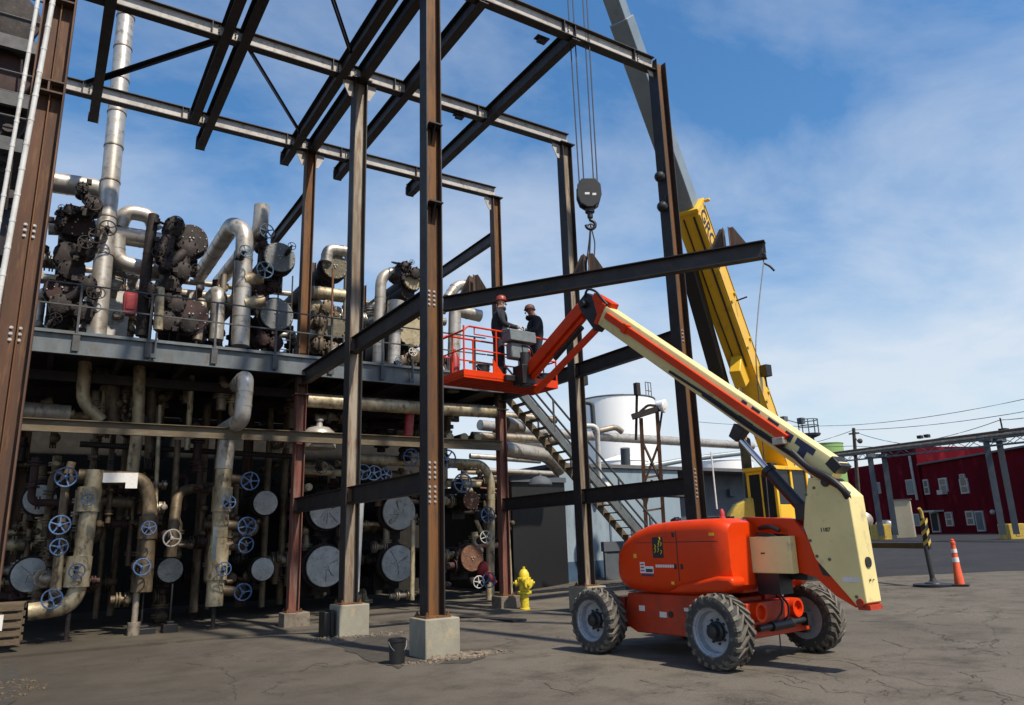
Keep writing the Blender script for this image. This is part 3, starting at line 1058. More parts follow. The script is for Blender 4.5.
LPART(mb, 'slewing_ring', 'black')

# turret: near-side hood with rounded tail, far hood, deck plate
def hood(y0, y1, lip):
    # rounded shell lofted along the machine from the tail to the front
    mb = MB()
    st = [(-.86, .18, 1.14, 1.34), (-.83, .07, 1.05, 1.46), (-.76, .015, .975, 1.58), (-.62, 0, .925, 1.71), (-.40, 0, .905, 1.83), (-.1, 0, .90, 1.915), (.3, 0, .90, 1.945), (.75, 0, .905, 1.955), (1.06, 0, .93, 1.955), (1.22, .02, .97, 1.945), (1.31, .08, 1.05, 1.89)]
    nn = 0
    for x, ins, zb, zt in st:
        a, b = y0 + ins, y1 - ins * .6
        r = min(.16, (zt - zb) * .3)
        rb = min(.24, (zt - zb) * .35)
        ring = []
        def arc(cy, cz, rad, t0, t1, n=5):
            for k in range(n):
                t = t0 + (t1 - t0) * k / (n - 1)
                ring.append((x, cy + rad * cos(t), cz + rad * sin(t)))
        arc(a + rb, zb + rb, rb, 1.5 * pi, pi)
        arc(a + r, zt - r, r, pi, .5 * pi)
        arc(b - r, zt - r, r, .5 * pi, 0)
        arc(b - .04, zb + .04, .04, 0, -.5 * pi)
        nn = len(ring)
        mb.v += [V(p) for p in ring]
    k = len(st)
    for i in range(k - 1):
        for j in range(nn):
            mb.f.append((i * nn + j, i * nn + (j + 1) % nn, (i + 1) * nn + (j + 1) % nn, (i + 1) * nn + j))
    mb.f.append(tuple(range(nn)))
    mb.f.append(tuple(range((k - 1) * nn, k * nn)))
    return mb
hd = LPART(hood(-.98, -.22, 1), 'hood', 'orange', lab='near side engine hood with rounded tail')
LPART(hood(.22, .98, 1), 'hood', 'orange')
mb = MB()
mb.prism([(-1.02, 1.05), (-.95, .93), (-.2, .93), (-.2, 1.62), (-.75, 1.62), (-.98, 1.45)], (0, 0, 0), (1, 0, 0), (0, 0, 1), 1.30)
LPART(mb, 'counterweight', 'orange', bev=.09, seg=4)
mb = MB()
mb.bb(-.8, 1.22, -.55, .70, .93, 1.06)
LPART(mb, 'turntable_deck', 'orange_dirty', bev=.02)
# seams, vent, lip and stickers of the near hood
mb = MB()
mb.bb(.448, .462, -.9835, -.975, 1.10, 1.80)
mb.bb(.462, 1.18, -.9835, -.972, 1.640, 1.650)
mb.bb(-.35, .448, -.9835, -.972, 1.640, 1.647)
LPART(mb, 'panel_seam', 'black', hd)
mb = MB()
mb.bb(-.02, .19, -.984, -.97, 1.42, 1.72)
LPART(mb, 'vent', 'black', hd, bev=.003)
mb = MB()
rv = random.Random(5)
for k in range(9):
    x, z = .02 + rv.random() * .13, 1.45 + rv.random() * .22
    mb.pipe([(x, -.986, z), (x + .03, -.99, z + .03), (x + .01, -.986, z + .06)], .007, .02, 6)
LPART(mb, 'engine_hose', 'hydrant', hd)
mb = MB()
mb.bb(-.30, -.20, -.9835, -.981, 1.20, 1.36)
mb.bb(-.20, -.03, -.9835, -.981, 1.20, 1.30)
LPART(mb, 'decal', 'sticker_white', hd)
mb = MB()
for k in range(3):
    mb.bb(-.285, -.215, -.9855, -.984, 1.225 + k * .045, 1.245 + k * .045)
LPART(mb, 'decal', 'sticker_red', hd)
mb = MB()
mb.bb(-.185, -.045, -.9855, -.984, 1.215, 1.262)
mb.bb(-.28, -.03, -.9835, -.981, 1.155, 1.185)
LPART(mb, 'decal', 'sticker_blue', hd)
mb = MB()
for k in range(8):
    mb.bb(.02 + k * .046, .056 + k * .046, -.9845, -.981, 1.285, 1.325)
LPART(mb, 'decal', 'sticker_white', hd)
mb = MB()
mb.prism([(.22, .935), (1.25, .96), (1.42, 1.06), (1.40, 1.17), (1.15, 1.18), (.5, 1.06)], (0, -.88, 0), (1, 0, 0), (0, 0, 1), .30)
LPART(mb, 'lower_lip', 'orange', bev=.05, seg=3)
mb = MB()
mb.lathe((.98, -.55, 1.95), (0, 0, 1), [(.045, 0), (.045, .02), (.035, .03), (.035, .10), (.015, .14)], 12)
LPART(mb, 'beacon', 'sticker_red')
a_, b_ = LP(717, 509, -.5), LP(711, 452, -.5)
mb = MB()
mb.tube(a_, b_, .011, 8)
LPART(mb, 'whip_rod', 'sticker_white')
mb = MB()
mb.bar((-.0, -.5, 1.95), (.1, -.5, 1.99), .10, .05)
mb.bb(.55, 1.0, -.40, -.30, 1.95, 1.985)
LPART(mb, 'lifting_lug', 'black')
mb = MB()
for x, z in ((.40, 1.30), (.40, 1.75), (.52, 1.30)):
    mb.bb(x - .02, x + .02, -.992, -.978, z - .035, z + .035)
LPART(mb, 'latch', 'black', hd, bev=.003)
mb = MB()
mb.bb(.30, .36, -.984, -.981, 1.05, 1.09)
mb.bb(1.05, 1.14, -.984, -.981, 1.72, 1.76)
mb.bb(-.42, -.36, -.984, -.981, 1.42, 1.48)
LPART(mb, 'warning_label', 'yellow', hd)
mb = MB()
mb.bb(-.62, -.50, -.7345, -.731, .62, .70)
mb.bb(.28, .42, -.7345, -.731, .66, .71)
LPART(mb, 'warning_label', 'sticker_white')
# ground control box and arms at the front of the turret
mb = MB()
ca, cb_ = LP(751, 573, -.42), LP(789, 536, -.42)
mb.bb(ca.x, cb_.x, -.42, -.28, ca.z, cb_.z)
cb = LPART(mb, 'control_box', 'cream', bev=.012)
mb = MB()
mb.bb(ca.x + .2, ca.x + .26, -.432, -.4195, ca.z + .26, ca.z + .275)
LPART(mb, 'latch', 'black', cb)
mb = MB()
mb.bb(1.5, 1.95, -.12, .3, 1.1, 1.75)
mb.pipe([(1.4, -.3, 1.80), (1.6, -.36, 1.83), (1.75, -.34, 1.76)], .03, .1, 8)
mb.pipe([(1.4, -.35, 1.72), (1.6, -.40, 1.70), (1.7, -.36, 1.68)], .03, .1, 8)
mb.bb(1.35, 1.7, -.4, -.1, .92, 1.20)
LPART(mb, 'hydraulic_gear', 'black')
arm_pts = [LP(x, y, -.26) for x, y in ((742, 517), (793, 519), (803, 531), (818, 553), (838, 577), (864, 602), (856, 608), (836, 596), (815, 577), (800, 573), (788, 574), (788, 535), (742, 531))]
for yy in (-.215, -.045):
    mb = MB()
    mb.prism([(p.x, p.z) for p in arm_pts], (0, yy, 0), (1, 0, 0), (0, 0, 1), .09)
    LPART(mb, 'lower_boom_arm', 'orange', bev=.008)
mb = MB()
mb.prism([(2.22, 1.32), (2.42, 1.30), (2.38, 1.16), (2.27, 1.18)], (0, -.262, 0), (1, 0, 0), (0, 0, 1), .012)
LPART(mb, 'arm_opening', 'black')
mb = MB()
mb.tube((2.76, -.33, .86), (2.76, .07, .86), .05, 16)
mb.bb(2.70, 2.86, -.28, .02, .77, .83)
LPART(mb, 'hinge_pin', 'orange_dirty')
# tower (upright) in cream
mb = MB()
tw = [(2.70, .82), (2.84, .855), (2.80, 2.17), (2.62, 2.36), (2.26, 2.44), (2.16, 2.10), (2.10, 1.80), (2.22, 1.38)]
mb.prism(tw, (0, -.13, 0), (1, 0, 0), (0, 0, 1), .36)
tower = LPART(mb, 'tower', 'cream', bev=.012)
mb = MB()
mb.tube((2.815, -.13, 1.34), (2.845, -.13, 1.34), .066, 20)
LPART(mb, 'round_hole', 'black', tower)
mb = MB()
for x, z in ((2.18, 1.62), (2.25, 1.42), (2.42, 1.38), (2.2, 2.22), (2.72, .93), (2.33, 2.3)):
    mb.tube((x, -.31, z), (x, -.322, z), .02, 10)
for z in (1.12, 1.13):
    mb.tube((2.84, -.16, z), (2.852, -.16, z), .01, 8)
mb.tube((2.84, -.08, 1.125), (2.852, -.08, 1.125), .01, 8)
LPART(mb, 'bolts', 'olive_cover', tower)
mb = text_mb('1187', .072, (2.34, -.312, 1.73), (1, 0, 0), (0, 0, 1), .004, True)
LPART(mb, 'number', 'black', tower, smooth=False)
mb = MB()
mb.bb(2.56, 2.78, -.3135, -.311, 1.105, 1.165)
LPART(mb, 'decal', 'sticker_white', tower)
# main boom
BB, BT = LP(836, 474, -.13), LP(594, 307.5, -.13)
bmd = (BT - BB).normalized()
bup = V((0, 1, 0)).cross(bmd)
if bup.z < 0:
    bup = -bup
BLEN = (BT - BB).length
def bp(t, u, y=-.13):                # along the boom (m from base), up the section, across
    return V((0, y, 0)) + V((BB.x, 0, BB.z)) + bmd * t + bup * u
mb = MB()
mb.prof(bp(-.02, 0), bp(BLEN - .35, 0), [(-.11, -.19), (.11, -.19), (.12, -.17), (.12, .17), (.11, .19), (-.11, .19), (-.12, .17), (-.12, -.17)], bup)
boom = LPART(mb, 'boom', 'cream', bev=.006)
mb = MB()
mb.prof(bp(BLEN - .38, 0), bp(BLEN, 0), [(-.095, -.15), (.095, -.15), (.095, .15), (-.095, .15)], bup)
mb.prof(bp(BLEN - .40, 0), bp(BLEN - .30, 0), [(-.14, -.21), (.14, -.21), (.14, .21), (-.14, .21)], bup)
mb.prof(bp(BLEN - .5, .22), bp(BLEN + .05, .20), [(-.10, -.07), (.10, -.07), (.10, .07), (-.10, .07)], bup)
LPART(mb, 'boom_tip', 'orange', bev=.01)
mb = MB()
mb.prof(bp(.78, .055, -.285), bp(BLEN - .55, .055, -.285), [(-.033, -.06), (.033, -.06), (.033, .06), (-.033, .06)], bup)
mb.prof(bp(BLEN - 1.2, .055, -.30), bp(BLEN - 1.1, .055, -.30), [(-.05, -.085), (.05, -.085), (.05, .085), (-.05, .085)], bup)
LPART(mb, 'cable_tray', 'orange', boom, bev=.006)
mb = MB()
for k in range(2):
    mb.prof(bp(.95 + k * .42, -.09, -.262), bp(1.22 + k * .42, -.09, -.262), [(-.015, -.03), (.015, -.03), (.015, .03), (-.015, .03)], bup)
mb.pipe([bp(.55, -.06, -.275), bp(1.5, -.09, -.275), bp(2.2, -.09, -.275), bp(3.2, -.13, -.265)], .022, .2, 8)
mb.pipe([bp(.5, -.10, -.275), bp(1.5, -.13, -.275), bp(2.4, -.13, -.27)], .018, .2, 8)
LPART(mb, 'hose_carrier', 'black', boom)
mb = MB()
for k, (a, b) in enumerate(((1.0, .20), (1.36, .16), (1.62, .10))):
    mb.prof(bp(a, .145, -.252), bp(a + b, .145, -.252), [(-.003, -.022), (.003, -.022), (.003, .022), (-.003, .022)], bup)
# the dark capital letters T and part of the next on the boom side
mb.prof(bp(.44, .0, -.252), bp(.56, .0, -.252), [(-.004, -.11), (.004, -.11), (.004, .062), (-.004, .062)], bup)
mb.prof(bp(.34, .11, -.252), bp(.66, .11, -.252), [(-.004, -.047), (.004, -.047), (.004, .047), (-.004, .047)], bup)
mb.prof(bp(.72, .09, -.252), bp(.86, .09, -.252), [(-.004, -.06), (.004, -.06), (.004, .06), (-.004, .06)], bup)
LPART(mb, 'lettering', 'sticker_blue', boom)
mb = MB()
mb.box(bp(.84, -.02, -.31), (.18, .10, .10))
LPART(mb, 'hose_bracket', 'jacket', boom, bev=.01)
mb = MB()
mb.prof(bp(-.06, .10), bp(.12, .14), [(-.135, -.075), (.135, -.075), (.135, .075), (-.135, .075)], bup)
mb.tube(bp(-.02, -.12, -.34), bp(-.02, -.12, .08), .06, 14)
LPART(mb, 'boom_base', 'black', bev=.012)
mb = MB()
mb.pipe([LP(792, 452, -.33), LP(808, 468, -.35), LP(830, 478, -.35), LP(846, 492, -.33), LP(850, 505, -.2)], .045, .15, 10)
mb.pipe([LP(797, 458, -.33), LP(812, 473, -.32), LP(832, 483, -.32), LP(850, 494, -.25)], .03, .15, 10)
LPART(mb, 'hose_bundle', 'black')
# lift cylinder under the boom
c0, c1, c2 = LP(806, 512, -.13), LP(768, 470, -.13), LP(737, 436, -.13)
mb = MB()
mb.tube(c0, c1, .085, 18)
mb.tube(c1 - (c1 - c0).normalized() * .06, c1 + (c1 - c0).normalized() * .02, .105, 18)
mb.box(c0, (.22, .20, .22))
cy = LPART(mb, 'lift_cylinder', 'black', bev=.008)
mb = MB()
mb.tube(c1, c2, .045, 14)
LPART(mb, 'cylinder_rod', 'chrome', cy)
mb = MB()
mb.prism([(-.08, -.06), (.08, -.06), (.10, .16), (-.12, .16)], c2, bmd, bup, .16)
LPART(mb, 'cylinder_bracket', 'black', bev=.01)
# jib
J0, J1 = LP(589, 308, -.13), LP(529, 378, -.13)
jd = (J1 - J0).normalized()
ju = jd.cross(V((0, 1, 0)))
if ju.z < 0:
    ju = -ju
mb = MB()
mb.prof(J0 + jd * .12, J1, [(-.11, -.02), (.11, -.02), (.11, .22), (-.11, .22)], ju)
mb.prof(J0 + jd * .2 - ju * .05, J1 + jd * .02 - ju * .05, [(-.045, -.07), (.045, -.07), (.045, .025), (-.045, .025)], ju)
jib = LPART(mb, 'jib', 'orange', bev=.012)
mb = MB()
mb.prof(J0 + jd * .02 - ju * .50, J1 - jd * .05 - ju * .40, [(-.06, -.045), (.04, -.045), (.04, .045), (-.06, .045)], ju)
LPART(mb, 'levelling_link', 'orange', jib)
mb = MB()
mb.prism([(-.16, .22), (.16, .24), (.26, .05), (.12, -.56), (-.05, -.57), (-.12, -.1)], J0 + V((0, 0, 0)), -jd, ju, .20)
mb.tube(J0 + V((0, -.2, .05)), J0 + V((0, .2, .05)), .07, 14)
mb.pipe([J0 + V((0, -.1, .2)), J0 + V((.1, -.12, .34)), J0 + V((.3, -.1, .25)), J0 + V((.6, -.1, -.12))], .025, .1, 8)
LPART(mb, 'jib_knuckle', 'black', bev=.01)
mb = MB()
mb.tube(J0 + jd * .35 - ju * .19 + V((0, -.0, 0)), J0 + jd * 1.3 - ju * .19, .05, 12)
LPART(mb, 'jib_cylinder', 'black')
# work platform
XN = -4.12
cn = LQ(464, 377, XN)
y0, y1 = cn.y, LQ(558, 384, XN).y
xf = XN - .90
zf = cn.z
def rbar(mb, a, b, r=.019):
    mb.tube(a, b, r, 10)
mb = MB()
mb.bb(xf, XN, y0, y1, zf + .03, zf + .055)
for k in range(7):
    x = xf + .08 + k * .123
    mb.bb(x, x + .03, y0 + .02, y1 - .02, zf, zf + .028)
flo = LPART(mb, 'platform_floor', 'orange_dirty')
mb = MB()
ym = J1.y
mb.bb(XN - .02, XN, y0, ym - .24, zf, zf + .17)
mb.bb(XN - .02, XN, ym + .06, y1, zf, zf + .17)
mb.bb(xf, xf + .02, y0, y1, zf, zf + .17)
mb.bb(xf + .02, XN - .02, y0, y0 + .02, zf, zf + .17)
mb.bb(xf + .02, XN - .02, y1 - .02, y1, zf, zf + .17)
LPART(mb, 'kick_plate', 'orange', bev=.004)
mb = MB()
H1, H2 = zf + 1.08, zf + .60
posts = []
for x in (xf + .02, XN - .02):
    for k in range(4):
        y = y0 + .02 + (y1 - y0 - .04) * k / 3
        if x > -4.5 and k == 2:
            y -= .1
        rbar(mb, (x, y, zf + .1), (x, y, H1 - .0))
    rbar(mb, (x, y0 + .02, H2), (x, y1 - .02, H2), .016)
    mb.pipe([(x, y0 + .02, H1 - .10), (x, y0 + .12, H1), (x, y1 - .12, H1), (x, y1 - .02, H1 - .10)], .021, .06, 10)
for y in (y0 + .02, y1 - .02):
    rbar(mb, (xf + .02, y, H1 - .1), (XN - .02, y, H1 - .1), .021)
    rbar(mb, (xf + .02, y, H2), (XN - .02, y, H2), .016)
    rbar(mb, ((xf + XN) / 2, y, zf + .1), ((xf + XN) / 2, y, H1 - .1), .016)
rbar(mb, (XN - .05, y0 + .3, H1 - .14), (XN - .05, y0 + 1.0, H1 - .14), .013)
rbar(mb, (XN - .05, y0 + .3, H1 - .14), (XN - .05, y0 + .3, H1), .013)
LPART(mb, 'guard_rail', 'orange')
mb = MB()
mb.prism([(-.05, 0), (.20, 0), (-.05, .30)], (XN - .02, y0 + .78, zf + .17), (0, 1, 0), (0, 0, 1), .02)
LPART(mb, 'rail_gusset', 'orange')
mb = MB()
ymid = (y0 + y1) / 2
mb.bb(XN - .02, XN + .30, ymid - .26, ymid + .42, zf + .84, zf + 1.02)
mb.prism([(0, 1.02), (.30, 1.02), (.30, 1.08), (.0, 1.14)], (XN - .02, ymid + .08, zf), (1, 0, 0), (0, 0, 1), .68)
pc = LPART(mb, 'control_console', 'plastic_grey', bev=.012)
mb = MB()
mb.bb(XN + .01, XN + .22, ymid - .18, ymid + .28, zf + .48, zf + .82)
LPART(mb, 'document_box', 'plastic_grey', bev=.03)
mb = MB()
for a in (ymid - .15, ymid + .05, ymid + .30):
    mb.lathe((XN + .12, a, zf + 1.10), (0, 0, 1), [(.012, 0), (.012, .06), (.026, .07), (.02, .10)], 10)
LPART(mb, 'joystick', 'black', pc)
mb = MB()
mb.bb(XN, XN + .34, ym - .26, ym + .06, zf - .06, zf + .34)
mb.tube((XN + .22, ym - .1, zf - .10), (XN + .22, ym - .1, zf + .62), .12, 16)
mb.bb(XN + .0, XN + .10, ym - .5, ym + .3, zf + .02, zf + .14)
mb.pipe([(XN + .2, ym, zf + .5), (XN + .12, ym - .2, zf + .7), (XN + .05, ym - .3, zf + .9)], .03, .1, 8)
mb.pipe([(XN + .3, ym + .1, zf + .45), (XN + .4, ym - .1, zf + .72), (XN + .1, ym - .2, zf + .8)], .022, .1, 8)
LPART(mb, 'rotator', 'black', bev=.012)
# loose things on the platform floor
LM = MW[lift.name]
def bucket(p, r, h, m, label, par=None):
    t = T('bucket', label, 'bucket', p)
    mb = MB()
    mb.lathe(p, (0, 0, 1), [(r * .84, 0), (r * .84, .004), (r * .96, h * .9), (r * 1.04, h * .9), (r * 1.04, h * .94), (r, h * .94), (r, h), (r * .93, h), (r * .8, .02), (0, .02)], 24)
    P(mb, 'body', M[m], t)
    mb = MB()
    n = 14
    pts = [V(p) + V((r * 1.05 * cos(pi + pi * k / n), -r * .62 * sin(pi * k / n) - .02, h * .9 - h * .42 * sin(pi * k / n))) for k in range(n + 1)]
    mb.pipe(pts, .006, .02, 6)
    P(mb, 'bail_handle', M['galv'], t)
    return t
bucket(LM @ V((XN - .22, y0 + .62, zf + .057)), .14, .30, 'black', 'black bucket on the lift platform in front of the left worker')
bucket(LM @ V((XN - .2, y0 + 1.05, zf + .057)), .13, .28, 'black', 'black bucket on the lift platform beside the grey console')
bucket(LM @ V((XN - .2, y1 - .25, zf + .057)), .13, .28, 'black', 'black bucket at the right end of the lift platform')
q = LM @ V((xf + .25, y0 + .2, zf + .057))
mb = MB()
mb.lathe(q, (0, 0, 1), [(.10, 0), (.10, .50), (.06, .58), (.03, .62), (.03, .68)], 16)
S(mb, 'gas_cylinder', M['redpaint'], 'small dark red gas cylinder in the left corner of the lift platform', 'gas cylinder', q)

# ------------------------------------------------------------------ the two workers
def person(name, label, base, face, joints, edges, radii, skin_z, hat, hand_ids=(), hat_m='hat_red'):
    joints = [V(p) * 1.09 for p in joints]
    hat = V(hat) * 1.09
    t = T(name, label, 'person', base, face, 'workers on the lift platform')
    me = bpy.data.meshes.new('body')
    me.from_pydata([tuple(p) for p in joints], edges, [])
    ob = bpy.data.objects.new('body', me)
    COL.objects.link(ob)
    sk = ob.modifiers.new('skin', 'SKIN')
    sk.use_smooth_shade = True
    for i, v in enumerate(me.skin_vertices[0].data):
        r = radii[i]
        r = r if isinstance(r, tuple) else (r, r)
        v.radius = (r[0] * 1.09, r[1] * 1.09)
        v.use_root = (i == 0)
    sb = ob.modifiers.new('sub', 'SUBSURF')
    sb.levels = 2
    sb.render_levels = 2
    bpy.context.view_layer.update()
    dg = bpy.context.evaluated_depsgraph_get()
    m2 = bpy.data.meshes.new_from_object(ob.evaluated_get(dg))
    bpy.data.objects.remove(ob)
    m2.name = 'body'
    m2.materials.clear()
    for k in ('cloth', 'trousers', 'skin', 'black'):
        m2.materials.append(M[k])
    hands = [V(joints[i]) for i in hand_ids]
    for p in m2.polygons:
        c = p.center
        p.use_smooth = True
        p.material_index = 0
        if c.z < .97:
            p.material_index = 1
        if c.z < .12:
            p.material_index = 3
        if c.z > skin_z and (c.x > -.02 or c.z > skin_z + .14):
            p.material_index = 2
        if any((c - h).length < .085 for h in hands):
            p.material_index = 2
    b = bpy.data.objects.new('body', m2)
    COL.objects.link(b)
    b.parent = t
    MW[b.name] = MW[t.name]
    hx, hy, hz = hat
    mb = MB()
    mb.lathe((hx, hy, hz), (0, 0, 1), [(.132, 0), (.134, .012), (.120, .02), (.117, .06), (.095, .105), (.05, .13), (0.0, .135)], 20)
    if hat_m == 'hat_red':
        mb.prism([(.09, -.09), (.17, -.05), (.18, 0), (.17, .05), (.09, .09)], (hx, hy, hz + .006), (1, 0, 0), (0, 1, 0), .014)
    P(mb, 'hard_hat', M[hat_m], t, True)
    # hood gathered behind the neck, and ears, nose
    mb = MB()
    mb.torus((hx - .03, hy, hz - .20), (-.25, 0, 1), .095, .045, 18, 8)
    P(mb, 'hood', M['cloth'], t, True)
    mb = MB()
    mb.ball((hx + .105, hy, hz - .075), .02, 8, (1, .8, 1.3))
    for s in (-1, 1):
        mb.ball((hx - .005, hy + s * .088, hz - .07), .024, 8, (.8, .4, 1.2))
    P(mb, 'face_features', M['skin'], t, True)
    mb = MB()
    for s in (-1, 1):
        mb.ball((hx + .088, hy + s * .036, hz - .055), .012, 8)
    mb.bb(hx + .082, hx + .096, hy - .022, hy + .022, hz - .135, hz - .128)
    P(mb, 'eyes_and_mouth', M['black'], t, True)
    # five fingers on each hand
    mb = MB()
    for h in hands:
        s = 1 if h.y > 0 else -1
        for k, ln in enumerate((.062, .072, .068, .052)):
            a = h + V((.045, (k - 1.5) * .021, 0))
            mb.pipe([a, a + V((ln * .5, 0, -.004)), a + V((ln * .72, 0, -.04)), a + V((ln * .45, 0, -.062))], .0095, .02, 7)
        a = h + V((.0, -s * .035, .0))
        mb.pipe([a, a + V((.03, -s * .02, -.015)), a + V((.055, -s * .012, -.045))], .0105, .02, 7)
    P(mb, 'fingers', M['skin'], t, True)
    return t
J = [(0, 0, .95), (0, 0, 1.12), (.01, 0, 1.34), (.01, 0, 1.47), (.03, 0, 1.56), (.045, 0, 1.65), (.05, 0, 1.72),
     (0, .10, .90), (.03, .12, .50), (0, .12, .09), (.14, .13, .05),
     (0, -.10, .90), (-.02, -.12, .50), (-.05, -.12, .09), (.09, -.13, .05),
     (.0, .20, 1.40), (.06, .27, 1.15), (.30, .22, 1.10), (.40, .18, 1.11),
     (.0, -.20, 1.40), (.05, -.28, 1.14), (.28, -.24, 1.08), (.38, -.20, 1.09)]
E_ = [(0, 1), (1, 2), (2, 3), (3, 4), (4, 5), (5, 6), (0, 7), (7, 8), (8, 9), (9, 10), (0, 11), (11, 12), (12, 13), (13, 14), (2, 15), (15, 16), (16, 17), (17, 18), (2, 19), (19, 20), (20, 21), (21, 22)]
Rr = [(.18, .15), (.20, .16), (.22, .165), (.13, .11), (.066, .066), (.085, .098), (.075, .09), .115, .075, .058, .045, .105, .075, .058, .045, .085, .065, .048, .042, .085, .065, .048, .042]
wb = LM @ V((XN - .40, y0 + 1.2, zf + .057))
person('person', 'worker in black jacket and red hard hat facing right, left on the lift platform', wb, radians(-25), J, E_, Rr, 1.685, (.05, 0, 1.69), (18, 22), 'hat_red')
J2 = [V(p) for p in J]
for i in (4, 5, 6):
    J2[i] = J2[i] + V((.02 * (i - 3), 0, -.01 * (i - 3)))
wb2 = LM @ V((XN - .40, y0 + 1.62, zf + .057))
wb2.z -= .10
person('person', 'worker in black jacket and brown hard hat behind the grey console', LM @ V((XN - .42, y1 - .24, zf + .057)), radians(160), [tuple(p) for p in J2], E_, Rr, 1.672, (.10, 0, 1.655), (18, 22), 'hat_brown')

# ================================================================== yellow telescopic crane
hook = V((HK.x + .10, HK.y - .06, 8.84))
TIP = V((hook.x + .06, hook.y - .04, 17.05))
CB0 = DP(791, 497, 25.0)
cr = T('mobile_crane', 'yellow telescopic truck crane with its boom raised behind the steel frame', 'crane', (CB0.x, CB0.y, gz(CB0.x)))
cd = (TIP - CB0).normalized()
ch = V((cd.x, cd.y, 0)).normalized()
cs = V((ch.y, -ch.x, 0))
if cs.dot(V((.4, -.9, 0))) < 0:
    cs = -cs                            # towards the sunlit side
cu = cs.cross(cd)
if cu.z < 0:
    cu = -cu
CL = (TIP - CB0).length
def cp(t, u=0.0, s=0.0):                # along the boom from the pivot, up the section, sideways
    return CB0 + cd * t + cu * u + cs * s
def sec(mb, t0, t1, w, d, u=0.0):
    mb.prof(cp(t0, u), cp(t1, u), [(-w / 2, -d / 2), (w / 2, -d / 2), (w / 2, d / 2), (-w / 2, d / 2)], cu)
def tpix(y):                            # distance along the boom at which it is seen at height y of the photo
    lo, hi = -4.0, CL
    for _ in range(40):
        m = (lo + hi) / 2
        d = cp(m) - EYE
        py = 352.5 - FOC * d.dot(UP) / d.dot(FW)
        lo, hi = (m, hi) if py > y else (lo, m)
    return m
t_head = tpix(207)
mb = MB()
sec(mb, -.6, t_head, .70, .76)
cboom = P(mb, 'base_boom_section', M['yellow'], cr, bev=.03, seg=3)
mb = MB()
sec(mb, t_head - .10, t_head + .02, .76, .84)
mb.tube(cp(t_head - .08, .38, .38), cp(t_head - .08, .38, .54), .05, 10)
P(mb, 'head_collar', M['yellow'], cr, bev=.02)
mb = MB()
sec(mb, t_head - .3, tpix(20), .50, .62)
P(mb, 'middle_boom_section', M['crane_grey'], cr, bev=.03, seg=3)
mb = MB()
sec(mb, tpix(25), CL - .35, .40, .52)
P(mb, 'top_boom_section', M['crane_grey'], cr, bev=.02)
mb = MB()
mb.prism([(-.5, -.25), (.1, -.25), (.45, -.5), (.6, -.3), (.3, .3), (-.5, .28)], cp(CL - .2), cd, cu, .5)
P(mb, 'boom_head', M['crane_grey'], cr, bev=.01)
mb = MB()
for s in (-.12, .12):
    mb.lathe(cp(CL - .05, -.12, s - .03), cs, [(.05, 0), (.24, 0), (.24, .012), (.21, .025), (.21, .035), (.24, .048), (.24, .06), (.05, .06)], 24)
P(mb, 'sheave', M['black'], cr)
mb = MB()
for yv in (300, 345, 398):
    tt_ = tpix(yv)
    for k in (-.25, .25):
        mb.box(cp(tt_, k, .355), (.10, .10, .10), Matrix((cd, cs, cu)).transposed())
for k in (-.36, .36):
    mb.bar(cp(-.4, k, .353), cp(t_head - .2, k, .353), .02, .04, cs)
P(mb, 'wear_pad', M['yellow_dull'], cboom)
mb = MB()
mb.pipe([cp(t_head - .2, -.40, .2), cp(tpix(300), -.41, .2), cp(tpix(360), -.41, .18)], .03, 0, 8)
mb.pipe([cp(t_head - .2, -.40, -.1), cp(tpix(300), -.41, -.12), cp(tpix(360), -.41, -.1)], .022, 0, 8)
P(mb, 'hydraulic_hose', M['black'], cboom)
# brand lettering down the sunlit side
g0 = tpix(213)
mb = text_mb('GROVE', .70, cp(g0, -.25, .3525), -cd, cu, .006, True)
w_ = max((p - cp(g0, -.25, .3525)).dot(-cd) for p in mb.v)
span = g0 - tpix(268)
kx = (span) / w_
o_ = cp(g0, -.25, .3525)
mb.v = [o_ + (-cd) * ((p - o_).dot(-cd) * kx) + cu * (p - o_).dot(cu) + cs * (p - o_).dot(cs) for p in mb.v]
P(mb, 'lettering', M['black'], cboom, smooth=False)
# folded box jib carried along the near lower side
mb = MB()
a, b = DP(687, 262, 21.4), DP(726, 402, 22.9)
mb.bar(a, b, .40, .40, cu)
P(mb, 'stowed_jib', M['black'], cr, bev=.02)
mb = MB()
mb.prism([(-.3, -.62), (.3, -.62), (.5, 0), (-.45, 0)], cp(tpix(362), -.38), cd, cu, .34)
P(mb, 'cylinder_bracket', M['yellow'], cr, bev=.03)
mb = MB()
k0, k1, k2 = cp(tpix(362), -.85), None, None
kb = DP(752, 522, 25.8)
k1 = k0.lerp(kb, .42)
mb.tube(k1, kb, .16, 20)
mb.tube(k1 - (kb - k0).normalized() * .1, k1 + (kb - k0).normalized() * .12, .19, 20)
P(mb, 'luffing_cylinder', M['bridge_blue'], cr)
mb = MB()
mb.tube(k0, k1, .10, 16)
P(mb, 'cylinder_rod', M['chrome'], cr)
mb = MB()
q = cp(tpix(376), .15, .37)
mb.box(q + cs * .16, (.26, .26, .36), None)
mb.tube(q + cs * .12, q + cs * .14 - V((0, 0, .5)), .03, 8)
P(mb, 'load_indicator', M['black'], cr, bev=.03)
# sling of hose down the boom side
mb = MB()
mb.tube(cp(tpix(305), .1, .39), cp(tpix(305), .22, .70), .025, 8)
P(mb, 'hose', M['black'], cr)
